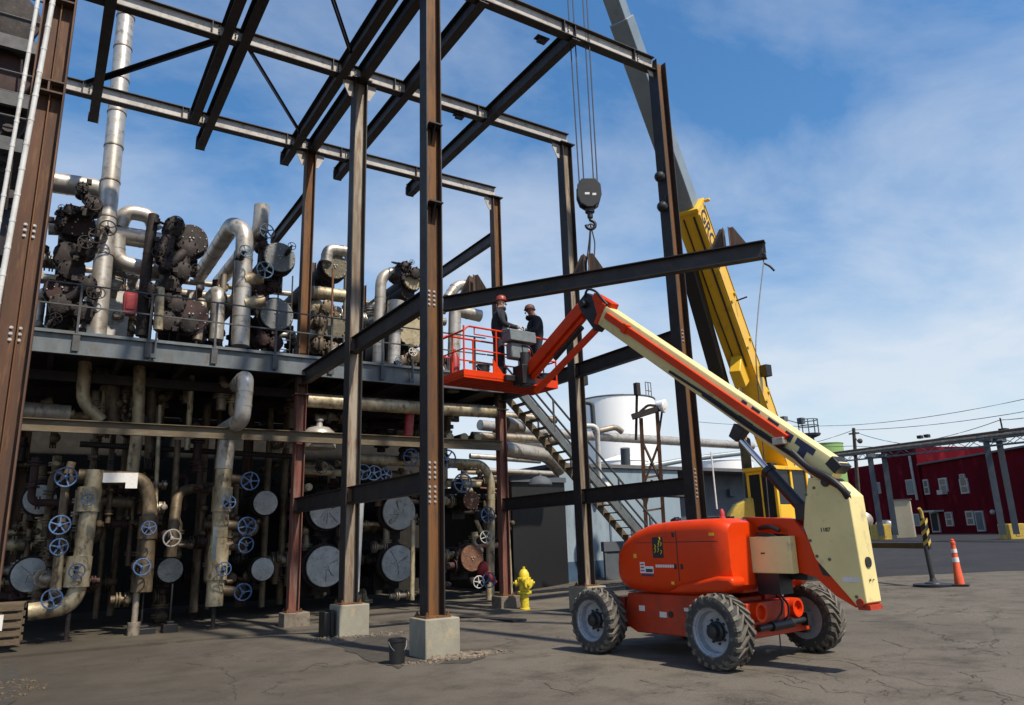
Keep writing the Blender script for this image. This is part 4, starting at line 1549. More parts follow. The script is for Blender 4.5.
# slewing superstructure, cab and carrier
Zc = Matrix.Rotation(math.atan2(ch.y, ch.x), 3, 'Z')     # x = direction of the boom
def cl(x, y, z):                          # crane frame: x towards the boom tip, y to its left, z over ground
    return V((CB0.x, CB0.y, gz(CB0.x))) + Zc @ V((x, y, z))
side = 1 if (Zc @ V((0, 1, 0))).dot(cs) > 0 else -1       # +1: local y points at the sunlit side
def cbox(mb, x0, x1, y0, y1, z0, z1):
    return mb.box(cl((x0 + x1) / 2, side * (y0 + y1) / 2, (z0 + z1) / 2), (x1 - x0, y1 - y0, z1 - z0), Zc)
mb = MB()
cbox(mb, -1.9, 1.6, -1.15, .45, 1.30, 1.75)
for yy in (-.55, .43):
    mb.prism([(-1.2, 1.7), (1.0, 1.7), (.3, 2.9), (-.5, 2.9)], cl(0, side * yy, 0), Zc @ V((1, 0, 0)), (0, 0, 1), .08)
P(mb, 'slewing_frame', M['yellow'], cr, bev=.02)
mb = MB()
cc = DP(744, 515, 23.9)
mb.prism([(-.75, -.9), (.5, -.9), (.5, .35), (.2, .55), (-.25, .35), (-.6, -.1)], cc, (.846, -.532, 0), (0, 0, 1), .6)
P(mb, 'pivot_bracket', M['yellow_dull'], cr, bev=.05, seg=3)
mb = MB()
cbox(mb, -2.6, -1.9, -1.2, 1.2, 1.2, 2.2)
P(mb, 'counterweight', M['yellow'], cr, bev=.05)
# cab: solid lower shell, glazed upper frame; its near front corner stands at KC
KC = DP(781, 525, 22.8)
nf = V((-.998, -.06, 0)).normalized()              # out of the windscreen
ns = V((.06, -.998, 0)).normalized()               # out of the near side
Rk = Matrix((nf, ns, (0, 0, 1))).transposed()
KW, KD = 1.10, 1.75
kz0, kzm, kz1 = KC.z - .25, KC.z + .62, DP(781, 468, 22.8).z
def kbox(mb, x0, x1, y0, y1, z0, z1):
    c = V((KC.x, KC.y, 0)) + nf * ((x0 + x1) / 2) + ns * ((y0 + y1) / 2)
    return mb.box((c.x, c.y, (z0 + z1) / 2), (abs(x1 - x0), abs(y1 - y0), z1 - z0), Rk)
mb = MB()
kbox(mb, -KD, 0, -KW, 0, kz0, KC.z + .12)
kbox(mb, -KD, -.02, -KW + .05, 0, KC.z + .121, kzm)
for x in (-.05, -KD * .48, -KD + .05):
    for y in (-.05, -KW + .05):
        kbox(mb, x - .05, x + .05, y - .05, y + .05, KC.z + .1, kz1)
kbox(mb, -KD - .06, .10, -KW - .05, .05, kz1, kz1 + .12)
kbox(mb, -.06, .02, -KW, 0, kz1 - .10, kz1 - .001)
kbox(mb, -.06, .02, -KW * .5 - .025, -KW * .5 + .025, KC.z + .12, kz1 - .1)
kbox(mb, -.06, .03, -KW, 0, KC.z + .05, KC.z + .18)
cab = P(mb, 'cab', M['yellow'], cr, bev=.015)
mb = MB()
kbox(mb, -.035, -.012, -KW + .10, -.10, KC.z + .15, kz1)
kbox(mb, -KD + .012, -KD + .035, -KW + .10, -.10, kzm, kz1)
for y in (-.06, -KW + .06):
    kbox(mb, -KD * .48 + .05, -.10, y - .01, y + .01, kzm, kz1)
    kbox(mb, -KD + .10, -KD * .48 - .05, y - .01, y + .01, kzm, kz1)
P(mb, 'cab_window', M['glass'], cab)
mb = MB()
kbox(mb, -.3, .02, -KW * .4, -KW * .1, kz1 + .12, kz1 + .22)
kbox(mb, .12, .18, -KW - .2, .3, KC.z - .02, KC.z + .06)
for k in range(5):
    kbox(mb, .13, .17, -KW + .05 + k * .26, -KW + .09 + k * .26, KC.z - .35, KC.z + .0)
kbox(mb, .0, .2, -.3, .1, KC.z - .30, KC.z - .20)
P(mb, 'cab_fitting', M['black'], cab)
mb = MB()
z0c = gz(20)
mb.bb(16.2, 22.6, 15.3, 17.7, z0c + .75, z0c + 1.22)
mb.bb(16.3, 17.6, 15.25, 17.75, z0c + 1.22, z0c + 1.4)
P(mb, 'carrier', M['yellow_dull'], cr, bev=.02)
for x in (17.2, 18.6, 20.6, 21.9):
    for y in (15.45, 17.55):
        s = -1 if y < 16.5 else 1
        mb = MB()
        c = V((x, y, gz(x) + .56))
        mb.lathe(c - V((0, s * .2, 0)), (0, s, 0), [(.28, 0), (.50, .0), (.56, .05), (.56, .35), (.50, .40), (.30, .40), (.26, .30), (.10, .28), (.08, .36), (0, .36)], 26)
        w = P(mb, 'wheel', M['tyre'], cr)
pad = PG(934, 586)
inn = V((21.9, 15.6, 0))
bdv = (inn - pad)
bdv.z = 0
bdv.normalize()
zp = gz(pad.x)
mb = MB()
mb.bar(V((pad.x, pad.y, zp + 1.0)), V((inn.x, inn.y, zp + 1.0)), .14, .15)
P(mb, 'outrigger_beam', M['black'], cr, bev=.015)
lean = V((-.05, .02, 0))
pb = V((pad.x, pad.y, zp))
mb = MB()
mb.tube(pb + V((0, 0, .08)), pb + lean + V((0, 0, 1.0)), .062, 16)
mb.lathe(pb + V((0, 0, .05)), (0, 0, 1), [(.22, 0), (.20, .04), (.09, .07), (.07, .14)], 18)
P(mb, 'outrigger_leg', M['wire'], cr)
jk = P(MB().box(pb + V((0, 0, 1.30)), (.13, .13, .78)), 'jack_housing', M['black'], cr, bev=.01)
mb = MB()
for k in range(3):
    z = .98 + k * .26
    for fx, ux in ((V((0, -1, 0)), V((1, 0, 0))), (V((-1, 0, 0)), V((0, -1, 0)))):
        mb.prism([(-.065, z), (.065, z + .10), (.065, z + .20), (-.065, z + .10)], pb + fx * .069, ux, (0, 0, 1), .006)
P(mb, 'warning_stripe', M['yellow_dull'], jk)
mb = MB()
mb.pipe([pb + V((-.02, 0, 1.68)), pb + V((-.03, 0, 1.85)), pb + V((-.12, 0, 1.95))], .04, .05, 8)
P(mb, 'jack_hose', M['yellow_dull'], cr)
mb = MB()
mb.lathe(pb, (0, 0, 1), [(.48, 0), (.48, .05), (.44, .06), (0, .06)], 28)
S(mb, 'outrigger_pad', M['black'], 'flat black round pad under the striped crane outrigger leg', 'pad', pb)

# hoist ropes, hook block, sling
blk = T('hook_block', 'black crane hook block hanging above the hoisted beam on four ropes', 'hook block', hook)
def along(w):  # unit vector facing roughly across the view
    return V((RT.x, RT.y, 0)).normalized() * w
ax = along(1)
dv = V((-ax.y, ax.x, 0))
mb = MB()
pf = [(-.15, .36), (.15, .36), (.25, .22), (.26, -.02), (.20, -.20), (.06, -.30), (-.06, -.30), (-.20, -.20), (-.26, -.02), (-.25, .22)]
for s in (-.11, .11):
    mb.prism(pf, hook + dv * s, ax, (0, 0, 1), .05)
mb.prism([(-.12, .32), (.12, .32), (.16, -.18), (-.16, -.18)], hook, ax, (0, 0, 1), .16)
P(mb, 'block_cheek', M['black'], blk, bev=.012)
mb = MB()
mb.prism([(-.10, .0), (.00, .0), (.0, .05), (-.10, .05)], hook - dv * .137 + V((0, 0, -.02)), ax, (0, 0, 1), .004)
mb.prism([(.06, -.02), (.14, -.02), (.14, .03), (.06, .03)], hook - dv * .137 + V((0, 0, -.02)), ax, (0, 0, 1), .004)
P(mb, 'decal', M['sticker_white'], blk)
mb = MB()
mb.lathe(hook + V((0, 0, -.30)), (0, 0, -1), [(.10, 0), (.10, .08), (.06, .10), (.06, .20)], 14)
pts = [hook + V((0, 0, -.46))] + [hook + V((0, 0, -.66)) + ax * (.10 * sin(a)) + V((0, 0, .10 * cos(a))) for a in [k * pi / 6 for k in range(0, 10)]]
mb.pipe(pts, .035, .03, 10)
P(mb, 'hook', M['black'], blk)
mb = MB()
for i, s in enumerate((-.19, -.09, .12, .20)):
    mb.tube(hook + ax * s + V((0, 0, .25)), V((hook.x, hook.y, TIP.z - .2)) + ax * (s * 1.2), .014, 6)
P(mb, 'hoist_rope', M['wire'], blk)
top = hook + V((0, 0, -.72))
sl_ = T('lifting_sling', 'black chain sling between the crane hook and the hoisted beam', 'sling', top)
mb = MB()
mb.pipe([top + V((0, 0, .05)), HK + bd * .02 + V((0, 0, .17))], .018, 0, 8)
mb.pipe([top + V((0, 0, .05)), top + ax * .07 + V((0, 0, -.35)), HK + bd * .12 + V((0, 0, .17))], .014, .1, 8)
mb.pipe([top + V((0, 0, .08)), top - ax * .05 + V((0, 0, -.3)), HK - bd * .06 + V((0, 0, .17))], .014, .1, 8)
P(mb, 'chain', M['black'], sl_)
mb = MB()
mb.torus(top + V((0, 0, .02)), dv, .06, .016, 16, 6)
P(mb, 'ring', M['black'], sl_)
e = BR_ - bd * .06 + V((0, 0, -.02))
tg = T('tag_line', 'rope tag line dangling from the right end of the hoisted beam', 'rope', e)
ge = DP(755, 352, 12.2)
mb = MB()
mb.pipe([e + V((0, 0, .05)), e + V((0, 0, -.22)), e + (ge - e) * .55 + V((.03, .02, 0)), ge, V((ge.x - .3, ge.y - .1, .02))], .010, .4, 6)
P(mb, 'rope', M['wire'], tg)
mb = MB()
mb.torus(e + V((0, 0, -.1)), (1, .3, 0), .05, .013, 14, 6)
mb.pipe([e + V((0, 0, -.24)), e + along(.10) + V((0, 0, -.30)), e + along(.18) + V((0, 0, -.40))], .022, .04, 8)
P(mb, 'shackle', M['wire'], tg)

# ================================================================== pipe rack: deck, beams, rails
ZD = 6.60
ZF = -.13                          # floor of the rack slab
t = T('steel_platform', 'galvanised steel deck of the pipe rack carrying the upper exchangers', 'platform', (5.6, 21.5, ZD))
mb = MB()
mb.bb(-7.5, 12.35, 18.72, 28.4, ZD - .30, ZD - .26)
P(mb, 'floor_plate', M['steel_dark'], t)
mb = MB()
mb.bb(-7.5, 12.4, 18.70, 18.718, ZD - .58, ZD - .10)
mb.bb(-7.5, 12.4, 18.62, 18.70, ZD - .12, ZD - .10)
mb.bb(-7.5, 12.4, 18.62, 18.70, ZD - .58, ZD - .56)
P(mb, 'edge_channel', M['galv'], t)
mb = MB()
mb.bb(12.34, 12.40, 18.73, 28.4, ZD - .58, ZD - .28)
mb.bb(-7.5, 12.33, 18.74, 18.76, ZD - .26, ZD - .02)
P(mb, 'toe_board', M['galv'], t)
mb = MB()
for k in range(15):
    x = -7 + k * 1.38
    mb.bb(x, x + .12, 18.73, 28.3, ZD - .56, ZD - .31)
for y in (20.6, 22.8, 25.2, 27.6):
    mb.bb(-7.4, 12.3, y, y + .14, ZD - .80, ZD - .565)
P(mb, 'joists', M['steel_dark'], t)  # joists and floor plate coloured dark in place of the shade under the deck
g_ = T('guard_rail', 'two bar grey guard rail along the edge of the pipe rack deck', 'guard rail', (5, 18.66, ZD))
mb = MB()
for z in (ZD + 1.06, ZD + .55):
    mb.bar((-7.4, 18.66, z), (11.0, 18.66, z), .032, .032)
P(mb, 'bars', M['rail'], g_)
for k in range(13):
    x = -6.9 + k * 1.46
    mb = MB()
    mb.bb(x - .024, x + .024, 18.64, 18.685, ZD - .5, ZD + 1.05)
    mb.bb(x - .07, x + .07, 18.60, 18.636, ZD - .5, ZD - .14)
    P(mb, 'post', M['rail'], g_)
for i, x in enumerate((2.0, 8.55, 8.95)):
    mb = MB()
    mb.bb(x - .02, x + .02, 18.52, 18.60, ZD - .52, ZD + .1)
    mb.bb(x - .10, x + .02, 18.50, 18.60, ZD - .52, ZD - .42)
    S(mb, 'hanger_bracket', M['dark_grey'], ('grey hanger bracket on the deck edge at left', 'grey hanger bracket on the deck edge, left of two near the nearest column', 'grey hanger bracket on the deck edge, right of two near the nearest column')[i], 'bracket', (x, 18.55, ZD))
mb = MB()
mb.bb(-7.5, 11.55, 18.78, 18.80, 4.30, 4.58)
mb.bb(-7.5, 11.55, 18.70, 18.78, 4.30, 4.318)
mb.bb(-7.5, 11.55, 18.70, 18.78, 4.562, 4.58)
S(mb, 'rack_beam', M['tan_beam'], 'long weathered tan channel beam across the pipe rack below the deck', 'beam', (2, 18.78, 4.3))
for i, (x, y, lb) in enumerate(((-.4, 24.6, 'dark steel rack column deep under the left of the deck'), (5.6, 24.6, 'dark steel rack column deep under the middle of the deck'), (11.7, 24.4, 'red brown rack column deep under the right end of the deck'))):
    mb = MB()
    mb.ib((x, y, 0), (x, y, ZD - .6), .26, .24, .02, .016, (1, 0, 0))
    S(mb, 'rack_column', M['red_primer' if i == 2 else 'steel_brown'], lb, 'column', (x, y, 0), 'columns under the deck')
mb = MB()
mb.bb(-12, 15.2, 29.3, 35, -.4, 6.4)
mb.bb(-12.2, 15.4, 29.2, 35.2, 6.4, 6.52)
S(mb, 'backdrop_wall', M['dark_wall'], 'added near black wall standing in for the darkness behind the pipe rack', 'building', (-2, 32, 0))  # wall added so the space behind the rack goes dark
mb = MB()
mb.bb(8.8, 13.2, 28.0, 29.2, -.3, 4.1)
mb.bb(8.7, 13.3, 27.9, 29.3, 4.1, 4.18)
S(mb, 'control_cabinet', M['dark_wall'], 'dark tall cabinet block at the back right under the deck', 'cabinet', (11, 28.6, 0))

# ------------------------------------------------------------------ heat exchangers
GE = 'shell and tube heat exchangers in the pipe rack'
def exchanger(x, z, r, cover, shell, label, y=20.15, L=4.6, nb=14, ribs=False, teeth=False, saddle=True, wheels=()):
    if z < 5:
        kq = 22.3 / 20.3
        pq = EYE + (V((x, 20.3, z)) - EYE) * kq
        x, y, z, r = pq.x, pq.y - .15, pq.z, r * kq * .92
    t = T('heat_exchanger', label, 'heat exchanger', (x, y, z - r), 0, GE)
    mb = MB()
    mb.lathe((x, y + .10, z), (0, 1, 0), [(r * .97, 0), (r * .97, .36), (r * .86, .37), (r * .86, L), (r * .6, L + .2), (0, L + .25)], 32)
    P(mb, 'shell', M[shell], t)
    mb = MB()
    mb.lathe((x, y + .28, z), (0, 1, 0), [(r * .9, 0), (r * 1.12, 0), (r * 1.12, .07), (r * 1.0, .07), (r * 1.0, .11), (r * 1.12, .11), (r * 1.12, .18), (r * .9, .18)], 32)
    nn = 20
    for k in range(nn):
        a = 2 * pi * k / nn
        p = V((x + r * 1.06 * cos(a), y + .25, z + r * 1.06 * sin(a)))
        mb.tube(p, p + V((0, .24, 0)), .018, 6)
    P(mb, 'flange', M['dark_iron'], t)
    mb = MB()
    mb.lathe((x, y + .10, z), (0, -1, 0), [(r, 0), (r, .03), (r * .985, .05), (r * .5, .062), (0, .068)], 36)
    cov = P(mb, 'end_cover', M[cover], t)
    mb = MB()
    rb = .9 if not teeth else 1.0
    for k in range(nb):
        a = 2 * pi * (k + .3) / nb
        p = V((x + r * rb * cos(a), y + .07, z + r * rb * sin(a)))
        if teeth:
            mb.tube(p + V((0, .05, 0)), p - V((0, .07, 0)), r * .085, 6)
        else:
            mb.tube(p, p - V((0, .045, 0)), .015, 6)
    if not teeth:
        for a in (.6, 2.7, 4.6):
            p = V((x + r * .12 * cos(a), y + .06, z + r * .12 * sin(a)))
            mb.tube(p, p - V((0, .06, 0)), .02, 6)
        for a in (.3, 1.6, 3.1, 4.4):
            p = V((x + r * .52 * cos(a), y + .06, z + r * .52 * sin(a)))
            mb.tube(p, p - V((0, .045, 0)), .012, 6)
    P(mb, 'cover_bolts', M[cover if teeth else 'bolt'], cov)
    if ribs:
        mb = MB()
        rs = random.Random(int(x * 97 + z * 31))
        for k in range(rs.choice((3, 4, 5))):
            a = rs.uniform(0, 6.28)
            p = V((x + rs.uniform(-.1, .1) * r, y + .034, z + rs.uniform(-.1, .1) * r))
            e = V((cos(a), 0, sin(a)))
            mb.bar(p + e * r * .08, p + e * r * rs.uniform(.5, .85), .010, .02, (0, 1, 0))
        P(mb, 'cover_seams', M['rail'], cov)
    if saddle:
        for yy in (y + 1.0, y + L - 1.0):
            mb = MB()
            mb.bb(x - r * .8, x + r * .8, yy, yy + .14, z - r - .28, z - r * .5)
            P(mb, 'saddle', M['dark_iron'], t)
        for s in (1, -1):
            mb = MB()
            mb.lathe((x + s * r * .2, y + .7, z + s * r * .7), (0, 0, s), [(.13, 0), (.13, r * .6), (.2, r * .6), (.2, r * .66), (0, r * .66)], 14)
            P(mb, 'nozzle', M['dark_iron'], t)
    return t
ex = exchanger
ex(.09, 2.95, .36, 'silver_cover', 'insul_dirty', 'small silver exchanger cover under the tan beam at far left', ribs=True)
ex(.08, 1.31, .40, 'silver_cover', 'dark_iron', 'silver exchanger cover low at far left above the wooden pallet', ribs=True)
ex(2.94, 1.28, .31, 'silver_cover', 'dark_iron', 'single small silver exchanger cover left of the tall vertical pipe with blue wheels')
ex(5.12, 2.87, .34, 'silver_cover', 'dark_iron', 'small silver exchanger cover, upper one beside the red primed column')
ex(5.13, 1.20, .31, 'silver_cover', 'dark_iron', 'small silver exchanger cover, lower one beside the red primed column')
ex(6.80, 2.68, .55, 'silver_cover', 'dark_iron', 'large silver exchanger cover partly behind the grey brown column, upper one', ribs=True)
ex(6.79, 1.20, .58, 'silver_cover', 'dark_iron', 'large silver exchanger cover partly behind the grey brown column, lower one', ribs=True)
ex(8.91, 2.61, .55, 'silver_cover', 'dark_iron', 'large silver exchanger cover left of the nearest column, just under the girt', ribs=True)
ex(8.89, 1.19, .54, 'silver_cover', 'dark_iron', 'large round silver exchanger cover left of the nearest column, near the ground', ribs=True)
ex(11.29, 2.95, .31, 'rust_cover', 'dark_iron', 'small rust brown exchanger cover right of the nearest column', nb=8)
ex(11.29, 1.24, .42, 'rust_cover', 'dark_iron', 'larger rust brown exchanger cover low beside the red valve by the hydrant', nb=8)
ex(.13, 9.79, .40, 'brown_iron', 'dark_iron', 'dark brown exchanger cover, top one on the deck by the silver stack', nb=10)
ex(.06, 7.99, .40, 'brown_iron', 'dark_iron', 'dark brown exchanger cover, lower one on the deck by the silver stack', nb=10)
ex(2.82, 9.83, .42, 'dark_iron', 'dark_iron', 'black rusty exchanger end, top one of the blackened pair on the deck', nb=10)
ex(2.95, 7.72, .44, 'brown_iron', 'dark_iron', 'dark red brown exchanger cover low behind the deck rail in the blackened pair', nb=10)
ex(5.18, 9.75, .44, 'grey_cover', 'dark_iron', 'grey exchanger cover with blue wheels above the deck, top one of two')
ex(5.17, 8.05, .46, 'grey_cover', 'dark_iron', 'grey exchanger cover with white bolts above the deck rail, lower one of two')
ex(6.80, 9.76, .39, 'olive_cover', 'dark_iron', 'olive brown exchanger cover on the deck, top one left of the grey brown column', nb=16)
ex(6.82, 7.94, .38, 'olive_cover', 'jacket_dull', 'olive brown toothed exchanger cover behind the deck rail, lower one', nb=22, teeth=True)
ex(9.33, 9.74, .31, 'cream_cover', 'dark_iron', 'cream toothed exchanger cover near the top left of the nearest column', nb=18, teeth=True)
ex(9.30, 8.10, .50, 'cream_cover', 'dark_iron', 'large cream toothed exchanger cover just above the deck, left of the nearest column', nb=24, teeth=True)

# ------------------------------------------------------------------ pipes with valves
def vwheel(par, px, py, r, y, m='blue', ax=(0, -1, 0), stem=.35):
    """valve with a handwheel facing the yard, centred where it is seen at px, py on the plane y"""
    c = PY(px, py, y)
    R = r * (c - EYE).dot(FW) / FOC
    rw = random.Random(int(px * 13 + py * 7))
    a = (V(ax) + V((rw.uniform(-.22, .22), 0, rw.uniform(-.2, .2)))).normalized()
    R *= rw.uniform(.86, 1.06)
    mb = MB()
    mb.tube(c - a * stem, c - a * .03, R * .22, 8)
    mb.lathe(c - a * stem, -a, [(R * .3, 0), (R * .62, .03), (R * .62, .08), (R * .5, .10), (R * .55, .25), (R * .3, .34)], 14)
    mb.box(c - a * (stem * .55), (R * .5, stem * .5, R * .9))
    v = P(mb, 'valve', M['dark_iron'], par)
    mb = MB()
    mb.wheel(c, a, R * .92, rw.choice((3, 4, 5, 5)), R * .085, rw.uniform(0, 3))
    if rw.random() < .6:
        mb.tube(c + a * R * .1, c + a * R * .55, R * .07, 6)
    P(mb, 'handwheel', M[m], v)
def pipe(label, pts, r, m, name='pipe', sleeves=(), wheels=(), feet=(), bends=None, bands=.9, extra=None, grp=None):
    t = T(name, label, 'pipe', pts[-1], 0, grp)
    mb = MB()
    mb.pipe(pts, r, bends, 18, bands)
    P(mb, 'run', M[m], t)
    for a, b, k in sleeves:
        mb = MB()
        mb.lathe(a, V(b) - V(a), [(r * 1.0, 0), (r * k, .004), (r * k, (V(b) - V(a)).length - .004), (r, (V(b) - V(a)).length)], 20)
        P(mb, 'sleeve', M[m], t)
    for w in wheels:
        vwheel(t, *w)
    for a in feet:
        mb = MB()
        mb.tube(a, (a[0], a[1], ZF), .05, 10)
        mb.bb(a[0] - .11, a[0] + .11, a[1] - .11, a[1] + .11, ZF + .003, ZF + .03)
        P(mb, 'foot', M['dark_iron'], t)
    return t
Y0 = 19.95
q = lambda x, y, Y=Y0: PY(x, y, Y)
pipe('cream insulated pipe with blue wheels dropping to an elbow at far left', [q(95, 470), q(75, 606), q(28, 612)], .185, 'insul',
     sleeves=((q(90, 487), q(87, 512), 1.35), (q(80, 556), q(76, 587), 1.4)),
     wheels=((88, 500, 7, 19.6), (77, 571, 7.5, 19.55)), feet=(q(69, 612),))
pipe('row of dark branch pipes with three blue wheels beside the far left silver covers', [q(72, 462), q(66, 480), q(60, 540), q(52, 605)], .09, 'insul_dirty',
     wheels=((66, 477, 10.5, 19.4), (60, 525, 10, 19.4), (59, 547, 9.5, 19.4), (52, 599, 9.5, 19.4)), bands=0)
pipe('thin tan riser between the blue wheels and the cream pipe at far left', [q(60, 552), q(57, 590)], .085, 'insul', bands=0)
pipe('tan pipe bending down from the white placard, silver at its foot', [q(78, 476, 20.3), q(143, 479, 20.3), q(150, 500, 20.3), q(146, 570, 20.1), q(144, 592, 20.1)], .17, 'insul_dirty',
     sleeves=((q(149, 516, 20.2), q(147, 539, 20.2), 1.3), (q(143, 560, 20.1), q(140, 592, 20.1), 1.25)),
     wheels=((149, 528, 7.5, 19.6), (142, 567, 8.5, 19.6)))
mb = MB()
a = q(137, 590, 20.1)
mb.tube(a, (a.x, a.y, ZF + .2), .07, 12)
mb.tube((a.x, a.y, ZF + .28), (a.x, a.y, ZF), .14, 12)
S(mb, 'support_stand', M['jacket_dull'], 'grey pipe stand standing on a black block under the silver foot', 'stand', (a.x, a.y, ZF))
pipe('tan pipe stub with a pale wheel above the single small silver cover', [q(215, 487, 20.8), q(178, 490, 20.8), q(173, 530, 20.2), q(171, 556, 20.3)], .13, 'insul_dirty', wheels=((172, 538, 9, 19.5, 'bolt'),))
pipe('tall vertical pipe with bright jacket on top and blue wheels on its branches', [q(228, 432), q(224, 470), q(214, 606)], .20, 'insul',
     sleeves=((q(223, 487), q(221, 512), 1.2), (q(219, 546), q(216, 580), 1.22)),
     wheels=((229, 502, 7, 19.5), (224, 569, 7, 19.5)), feet=(q(214, 606),))
mb = MB()
mb.lathe(q(228.2, 428), q(223, 474) - q(228.2, 428), [(.20, 0), (.215, .002), (.215, 1.05), (.20, 1.06)], 20)
S(mb, 'pipe_jacket', M['jacket'], 'bright aluminium jacket on the top of the tall vertical pipe', 'pipe jacket', q(226, 450))
for i, (x, y, w, lb) in enumerate(((226, 478, (250, 481, 9.5), 'short branch pipe with blue wheel, topmost right of the tall vertical pipe'), (222, 525, (247, 526, 9), 'short branch pipe with blue wheel, second right of the tall vertical pipe'),
                                  (221, 546, (246, 545, 8), 'short branch pipe with dark blue wheel, third right of the tall vertical pipe'), (217, 590, (243, 592, 10), 'short branch pipe with blue wheel, lowest right of the tall vertical pipe'))):
    pipe(lb, [q(x, y), q(w[0], w[1])], .12, 'insul_dirty', wheels=((*w, 19.45, 'blue', (0, -1, 0), .4),), bands=0, grp='branch pipes of the tall vertical pipe')
pipe('thin dark pipe crossing low behind the tall vertical pipe', [q(80, 444, 21.6), q(300, 457, 21.6)], .075, 'dark_iron', bands=0)
pipe('tan horizontal pipe stub behind the cream pipe at far left', [q(92, 500, 20.9), q(132, 503, 20.9)], .14, 'insul_dirty', bands=0)
# between the tan beam and the deck
pipe('short fat grey pipe end lying on the tan beam at far left', [q(18, 411, 20.4), q(70, 415, 20.4)], .23, 'jacket_dull')
pipe('tan pipe bending to the right above the tan beam at left', [q(86, 352, 20.6), q(82, 402, 20.6), q(102, 421, 20.6)], .15, 'insul', bands=.5)
pipe('dark tan pipe loop beside the bent pipe above the tan beam', [q(96, 372, 21), q(112, 374, 21), q(113, 424, 21)], .17, 'insul_dirty')
pipe('cream vertical pipe passing behind the tan beam left of centre', [q(140, 356, 20.6), q(138, 425, 20.6), q(132, 476, 20.8)], .145, 'insul', bands=.6)
pipe('tan vertical pipe just right of the cream vertical pipe', [q(152, 368, 21.2), q(149, 470, 21.2)], .12, 'insul_dirty')
pipe('thin tan pipe through the tan beam beside the vertical pair', [q(160, 405, 20.6), q(155, 515, 20.6)], .05, 'insul', bands=0)
pipe('thin cream pipe halfway between the vertical pair and the bright elbow', [q(192, 376, 20.8), q(187, 450, 20.8)], .07, 'insul', bands=0)
pipe('thin dark pipe below the tan beam left of the tall vertical pipe', [q(178, 440, 20.8), q(174, 500, 20.8)], .08, 'insul_dirty', bands=0)
pipe('bright silver elbow pipe curling down in front of the deck edge', [q(246, 377, 18.3) + V((0, .9, -.05)), q(246, 377, 18.3), q(242, 420, 18.3), q(242, 420, 18.3) + V((-.15, 1.6, -.1))], .195, 'jacket', bends=.24, bands=.4)
pipe('big tan horizontal pipe under the deck right of the red primed column', [q(306, 400, 19.1), q(420, 408, 19.1), q(497, 412, 19.1)], .185, 'insul', bands=.8)
pipe('short red painted pipe hanging from the big tan horizontal pipe', [q(410, 410, 19.3), q(408, 436, 19.3)], .13, 'redpaint', bands=0)
c = q(319, 436, 19.3)
zv = 4.22
mb = MB()
mb.lathe((c.x, c.y, zv), (0, 0, 1), [(.42, 0), (.44, .02), (.44, .32), (.40, .44), (.28, .55), (.09, .60), (.07, .74), (.11, .74), (.11, .79), (0, .79)], 26)
S(mb, 'domed_vessel', M['jacket'], 'small silver domed vessel behind the tan beam right of the red primed column', 'vessel', (c.x, c.y, zv))
for i, x in enumerate((450, 464.5, 478)):
    a = q(x, 437, 19.5)
    mb = MB()
    mb.tube(a, a + V((0, 3.5, 0)), .115, 16)
    tt = T('pipe', ('cream ended pipe end on the tan beam, left of three', 'cream ended pipe end on the tan beam, middle of three', 'cream ended pipe end on the tan beam, right of three')[i], 'pipe', a, 0, 'row of three pipe ends')
    P(mb, 'run', M['insul_dirty'], tt)
    P(MB().tube(a - V((0, .02, 0)), a + V((0, .05, 0)), .12, 16), 'end_cap', M['cream_cover'], tt)
pipe('tan horizontal pipe with blue wheels below the tan beam at the middle', [q(355, 459, 20.5), q(470, 464, 20.5)], .15, 'insul', wheels=((411, 457, 10, 19.7), (447, 459, 10, 19.7)))
pipe('dark pipe with a row of three blue wheels right of the grey brown column', [q(345, 472, 21), q(400, 476, 21)], .13, 'insul_dirty', wheels=((363, 472, 8, 19.9), (374, 473, 8, 19.9), (386, 474, 7.5, 19.9)))
pipe('dark pipe with pale flanges left of the grey brown column', [q(292, 470, 20.8), q(342, 473, 20.8)], .10, 'insul', wheels=((322, 468, 6, 19.9, 'dark_iron'),), bands=.25)
pipe('cream pipe end below the row of flanges left of the grey brown column', [q(309, 487, 19.9), q(309, 487, 19.9) + V((0, 1.5, 0))], .10, 'insul', bands=0)
pipe('pale pipe turning down to the ground right of the rust brown covers', [q(440, 462, 20.4), q(483, 464, 20.4), q(491, 480, 20.4), q(490, 600, 20.4)], .13, 'insul', bands=.7)
pipe('dark valve branch with white bonnet and blue wheel right of the nearest column', [q(446, 484, 20.4), q(480, 484, 20.4)], .10, 'insul', wheels=((463, 483, 9.5, 19.6),), bands=.3)
pipe('valve branch with blue wheel right of the upper rust brown cover', [q(474, 512, 20.3), q(495, 517, 20.3)], .08, 'insul_dirty', wheels=((488, 515, 8.5, 19.6),), bands=0)
pipe('valve branch with pale wheel between the two rust brown covers', [q(476, 520, 20.3), q(487, 545, 20.3)], .06, 'insul', wheels=((486, 537, 6.5, 19.6, 'bolt'),), bands=0)
pipe('valve branch with blue wheel over the red valve by the ground', [q(480, 565, 20.3), q(495, 583, 20.3)], .08, 'redpaint', wheels=((489, 580, 9, 19.5), (479, 582, 6, 19.6, 'white_pipe')), bands=0)
mb = MB()
mb.lathe(q(483, 568, 20), (0, -.4, 1), [(.05, -.2), (.15, -.16), (.17, 0), (.12, .14), (.05, .2)], 14)
S(mb, 'red_valve', M['redpaint'], 'red painted valve body beside the larger rust brown cover', 'valve', q(483, 568, 20))
pipe('bright white thin vertical pipe just right of the grey brown column', [q(361.5, 497, 19.3), q(356, 592, 19.3)], .08, 'white_pipe', bands=0)
pipe('thin pale upright pipe beside the thin far right column', [q(505, 476, 19.6), q(511, 600, 19.6)], .07, 'insul', bands=0)
